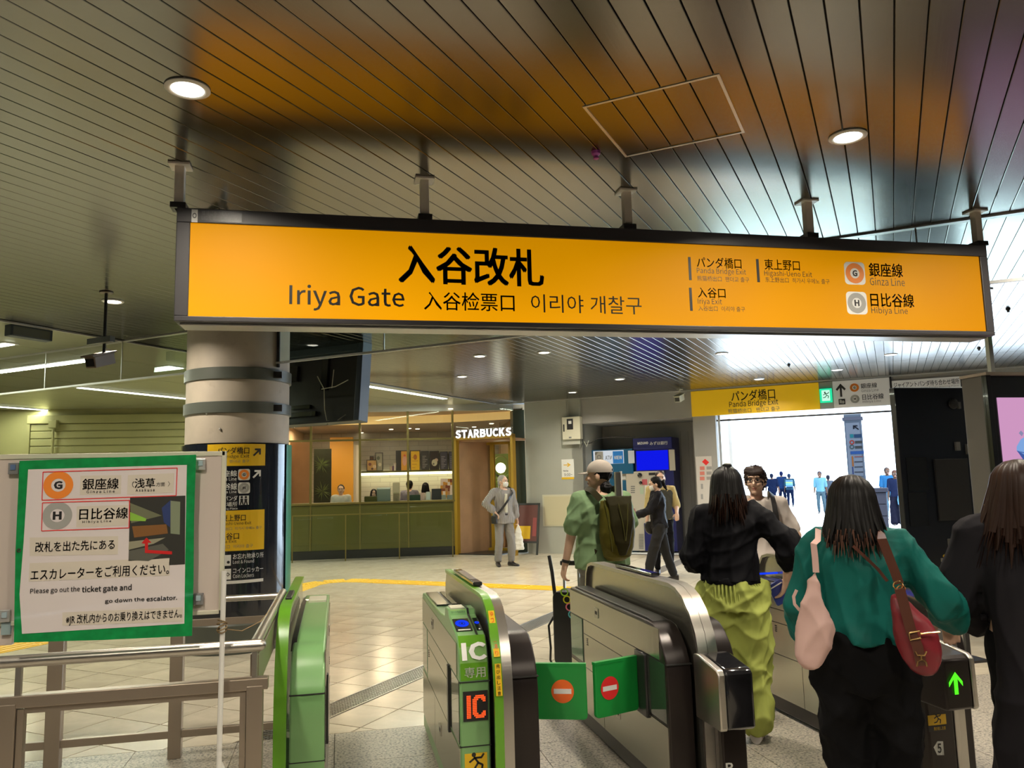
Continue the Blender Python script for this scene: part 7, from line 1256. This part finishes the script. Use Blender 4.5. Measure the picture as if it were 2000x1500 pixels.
hb_ = thing('handbag', pF.wp((.17, .05, .80)), 'round black handbag at the hip of the masked woman', 'bag'); bag_mesh(hb_, 'bag_body', M_BLACKSAT, [(pF.wp((.22, .10, z)), wd(pF, (.05, 0, 0)), wd(pF, (0, r_, 0))) for z, r_ in ((.76, .05), (.80, .10), (.86, .125), (.92, .115), (.97, .08))], .004, 5); pF.strap([(.20, .06, .97), (.17, .02, 1.25), (.13, .0, 1.45), (.12, -.06, 1.42), (.20, -.08, 1.2), (.22, .1, .97)], .016, M_BLACKSAT, 'bag_strap', hb_)
pG = Person((5.28, 12.5), 195, 1.69, 'man in a dark vest over a yellow shirt standing behind the masked woman', .009, 1.08, hands={-1: (-.22, .2, 1.0)}, head=(0, 0)); pG.body(); pG.face(); pG.hair_short(M_HAIRD, .008); pG.top(cloth('yellow_shirt', (.50, .40, .18), .8), hem=.9, sleeve=1.0, g=.018, flare=.02, amp=.006, name='shirt'); mbv = MB(); pG.torso(mbv, .03, .9, 1.40); pG.G(mbv, 'vest', cloth('dark_vest', (.06, .06, .05), .8), .005); pG.pants(M_BLKP, 1.9, .012); pG.shoes(M_SHOEB); pG.face
# old man by the shop
pH = Person((3.06, 14.9), 168, 1.70, 'old man with grey hair and white mask in a grey striped shirt by the shop', .0075, 1.08, hands={1: (.22, .10, 1.02), -1: (-.26, .05, .86)}, elbow={1: (1, -.3, 0), -1: (-.4, -1, 0)}, head=(-28, -2), curl=(.7, .5), feet={-1: (-.12, .06), 1: (.13, -.02)}, toe=(25, 15)); pH.body(); pH.face(mask=True, brow=M_HAIRG); pH.hair_short(M_HAIRG, .007, seed=3)
M_STR = bpy.data.materials.new('striped_shirt'); M_STR.use_nodes = True; N = M_STR.node_tree.nodes; L = M_STR.node_tree.links; wv = N.new('ShaderNodeTexWave'); wv.inputs['Scale'].default_value = 13; wv.inputs['Distortion'].default_value = .6; tc = N.new('ShaderNodeTexCoord'); L.new(tc.outputs['Object'], wv.inputs['Vector']); cr = N.new('ShaderNodeValToRGB'); cr.color_ramp.elements[0].color = (.14, .13, .125, 1); cr.color_ramp.elements[1].color = (.34, .33, .32, 1); L.new(wv.outputs['Fac'], cr.inputs[0]); L.new(cr.outputs[0], N['Principled BSDF'].inputs['Base Color']); N['Principled BSDF'].inputs['Roughness'].default_value = .8
pH.top(M_STR, hem=.80, sleeve=1.72, g=.024, flare=.014, amp=.008, seed=71, name='shirt', hemout=.02); mbi = MB(); loftz(mbi, [(0, pH.sh_(z)[1]+.128, z, .035+.0*z, .022) for z in np.linspace(1.0, 1.36, 8)]); pH.G(mbi, 'undershirt', cloth('cream_undershirt', (.6, .58, .48), .8), .002); mbi = MB(); loftz(mbi, [(0, .125, z, .045, .022) for z in (.955, .97, .985)]); pH.P(mbi, 'belt', M_SHOEB)
pH.pants(cloth('grey_jeans', (.22, .21, .20), .8), 1.86, .014, rk=.068, ra=.055, amp=.006); pH.shoes(M_SHOEB); pH.strap([(-.15, .12, 1.38), (-.04, .16, 1.25), (.10, .16, 1.08), (.20, .10, .96)], .04, M_BLACKSAT, 'bag_strap', None, .006); pH.strap([(-.15, .12, 1.38), (-.13, .0, 1.47), (-.05, -.15, 1.3), (.18, -.12, 1.0)], .04, M_BLACKSAT, 'bag_strap', None, .006)
hb2 = thing('crossbody_bag', pH.wp((.23, .06, .82)), 'black crossbody bag at the hip of the old man', 'bag'); bag_mesh(hb2, 'bag_body', M_BLACKSAT, [(pH.wp((.22, .06, z)), wd(pH, (.04, 0, 0)), wd(pH, (0, .10, 0))) for z in (.80, .84, .9, .95)], .003, 5)
pw, d_, in_, nr_ = pH.palm[-1]; cb = pH.wp(pw); wbg = thing('plastic_bag', cb-Zv*.42, 'white plastic carrier bag hanging from the hand of the old man', 'bag'); bag_mesh(wbg, 'bag_body', mat('white_plastic', (.75, .73, .64), .4), [(cb+np.array([.02, -.02, -h]), np.array([w2, 0, 0]), np.array([0, d2, 0])) for h, w2, d2 in ((.52, .09, .04), (.49, .115, .055), (.4, .105, .05), (.28, .085, .04), (.16, .06, .025), (.06, .03, .012), (.01, .012, .008))], .006, 8)
# ------------------------------------------------------------------ people inside the shop and outside
def small(xy, face, H, label, shirt, hair=M_HAIRB, pant=None, long=False, group=None, hands=None, mask=False, bag=None, seated=False, **k):
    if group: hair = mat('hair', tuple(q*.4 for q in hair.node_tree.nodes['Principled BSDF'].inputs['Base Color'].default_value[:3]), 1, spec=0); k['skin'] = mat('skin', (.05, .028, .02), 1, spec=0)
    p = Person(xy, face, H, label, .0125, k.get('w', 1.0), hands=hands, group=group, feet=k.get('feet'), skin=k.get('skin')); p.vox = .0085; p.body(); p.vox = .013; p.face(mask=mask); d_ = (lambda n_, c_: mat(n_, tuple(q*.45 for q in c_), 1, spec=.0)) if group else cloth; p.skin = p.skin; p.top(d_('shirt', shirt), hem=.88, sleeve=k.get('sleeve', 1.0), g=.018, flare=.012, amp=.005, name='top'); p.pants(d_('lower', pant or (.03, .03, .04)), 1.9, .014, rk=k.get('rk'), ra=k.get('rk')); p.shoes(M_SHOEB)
    if long: p.hair_long(hair, .22, 60, None, .8, 5, .3)
    else: p.hair_short(hair, .008)
    return p
fs1 = Fr(FS.P(0, 0, -.75), u_s)
def shopat(x, d): fr = Fr(FS.P(0, 0, -d), u_s); p = fr.w(x, 950); return (p[0], p[1])
small(shopat(666, 1.1), 185, 1.60, 'man in a white shirt seated behind the olive counter', (.62, .58, .52), w=1.05, sleeve=1.7)
small(shopat(730, 1.1), 180, 1.48, 'woman with long dark hair looking down behind the olive box', (.65, .6, .55), long=True)
small(shopat(800, 2.3), 20, 1.66, 'shop worker in a blue-grey shirt turned to the back shelf', (.16, .15, .19), sleeve=1.2); small(shopat(831, 2.3), 10, 1.60, 'shop worker with long black hair in a grey shirt', (.42, .38, .33), long=True)
p = Fr(FE.P(0, 0, -2.35), Kv).w(945, 960); small((p[0], p[1]), 150, 1.70, 'shop worker in a white shirt and dark apron at the till', (.6, .6, .58), mask=False)
p = Fr(FE.P(0, 0, -1.45), Kv).w(951, 960); small((p[0], p[1]), 20, 1.40, 'customer in a pale blouse bending over the service counter', (.7, .6, .55), hair=M_HAIRD)
def outat(x, y): d = CF+(x-1000)/FPX*CR+(750-y)/FPX*CU; q = CP+d*(0-CP[2])/d[2]; return (q[0], q[1])
gO = 'people walking on the plaza'; B1 = (.006, .010, .028); B2 = (.008, .02, .06)  # bluish cast of outdoor glare put into clothing and hair colours
small(outat(1511, 993), 40, 1.62, 'person in a loose dark cape tinted with blue glare walking away on the plaza', B1, mcol((.01, .014, .03)), B1, group=gO, w=1.35, feet={-1: (-.06, .12), 1: (.06, -.08)})
small(outat(1530, 990), 35, 1.72, 'person in dark clothes tinted with blue glare walking at the left of the striped backpack', B2, mcol((.01, .014, .05)), B1, group=gO); pz = small(outat(1545, 990), 35, 1.60, 'person on the plaza wearing a blue and green striped backpack', (.02, .05, .08), mcol((.02, .03, .06)), B1, group=gO, w=1.1)
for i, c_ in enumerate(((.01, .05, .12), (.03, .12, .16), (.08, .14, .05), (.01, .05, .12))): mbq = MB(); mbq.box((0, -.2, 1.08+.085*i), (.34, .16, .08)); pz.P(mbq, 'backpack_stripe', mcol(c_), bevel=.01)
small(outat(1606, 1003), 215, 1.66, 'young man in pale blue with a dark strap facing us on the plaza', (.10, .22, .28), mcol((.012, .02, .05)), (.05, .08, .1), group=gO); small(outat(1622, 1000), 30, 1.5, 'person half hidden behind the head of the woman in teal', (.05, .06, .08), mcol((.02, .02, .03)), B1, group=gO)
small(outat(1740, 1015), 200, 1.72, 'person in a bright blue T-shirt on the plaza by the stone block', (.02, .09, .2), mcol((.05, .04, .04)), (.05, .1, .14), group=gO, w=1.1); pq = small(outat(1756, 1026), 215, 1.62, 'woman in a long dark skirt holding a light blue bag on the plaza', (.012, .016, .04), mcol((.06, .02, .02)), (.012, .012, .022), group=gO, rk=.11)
c = pq.wp((-.18, .22, .62)); hb3 = thing('tote_bag', c, 'light blue tote bag held by the woman in the long skirt', 'bag'); bag_mesh(hb3, 'bag_body', mcol((.015, .10, .19)), [(c+Zv*h, Kv*w2, Hv*.05) for h, w2 in ((0, .14), (.05, .17), (.2, .17), (.28, .15))], .004, 3); MB().tube([c+Zv*.28-Kv*.08, c+Zv*.42-Kv*.04, c+Zv*.45, c+Zv*.42+Kv*.04, c+Zv*.28+Kv*.08], .008, 6).obj('bag_handle', mcol((.02, .12, .2)), hb3, smooth=True)
# ------------------------------------------------------------------ pieces that belong to a part go one level deeper
SUB = {'iris': 'eye', 'lock_slot': 'lock_plate', 'stop_bar': 'stop_disc', 'display_glass': 'top_display', 'reader_ring': 'reader_plate', 'reader_text_strip': 'reader_plate', 'cap_brim': 'cap_crown', 'cap_opening': 'cap_crown', 'mask_loop': 'face_mask', 'hair_tie': 'hair_bun', 'zip': 'case_body',
 'wallet_seam': 'wallet_body', 'clip_face': 'magnet_clip', 'latch': 'panel_door', 'printed_shape': 'printed_face', 'text_line': 'printed_face', 'front_glass': 'camera_body', 'sun_hood': 'camera_body', 'band_clamp': 'steel_band', 'white_field': 'green_box', 'front_cord': 'front_panel',
 'blue_field': 'sign_panel', 'grey_field': 'sign_panel', 'sticker_mark': 'small_sticker', 'label_mark': 'black_label', 'display': 'display_bezel', 'led_dots': 'led_panel', 'yellow_line': 'reader_plate', 'door_handle': 'door_glass', 'magnet': 'board', 'clip_stem': 'horse_clip', 'lid': 'body'}
base = lambda o: o.name.split('.')[0]
def cen(o): return sum((Vector(c) for c in o.bound_box), Vector())/8
for o in list(bpy.data.objects):
    if o.type == 'MESH' and o.parent is not None and o.parent.type == 'EMPTY' and base(o) in SUB:
        c = [q for q in o.parent.children if q is not o and q.type == 'MESH' and base(q) == SUB[base(o)] and q.location.length < 1e-6]
        if c and o.location.length < 1e-6: o.parent = min(c, key=lambda q: (cen(q)-cen(o)).length)
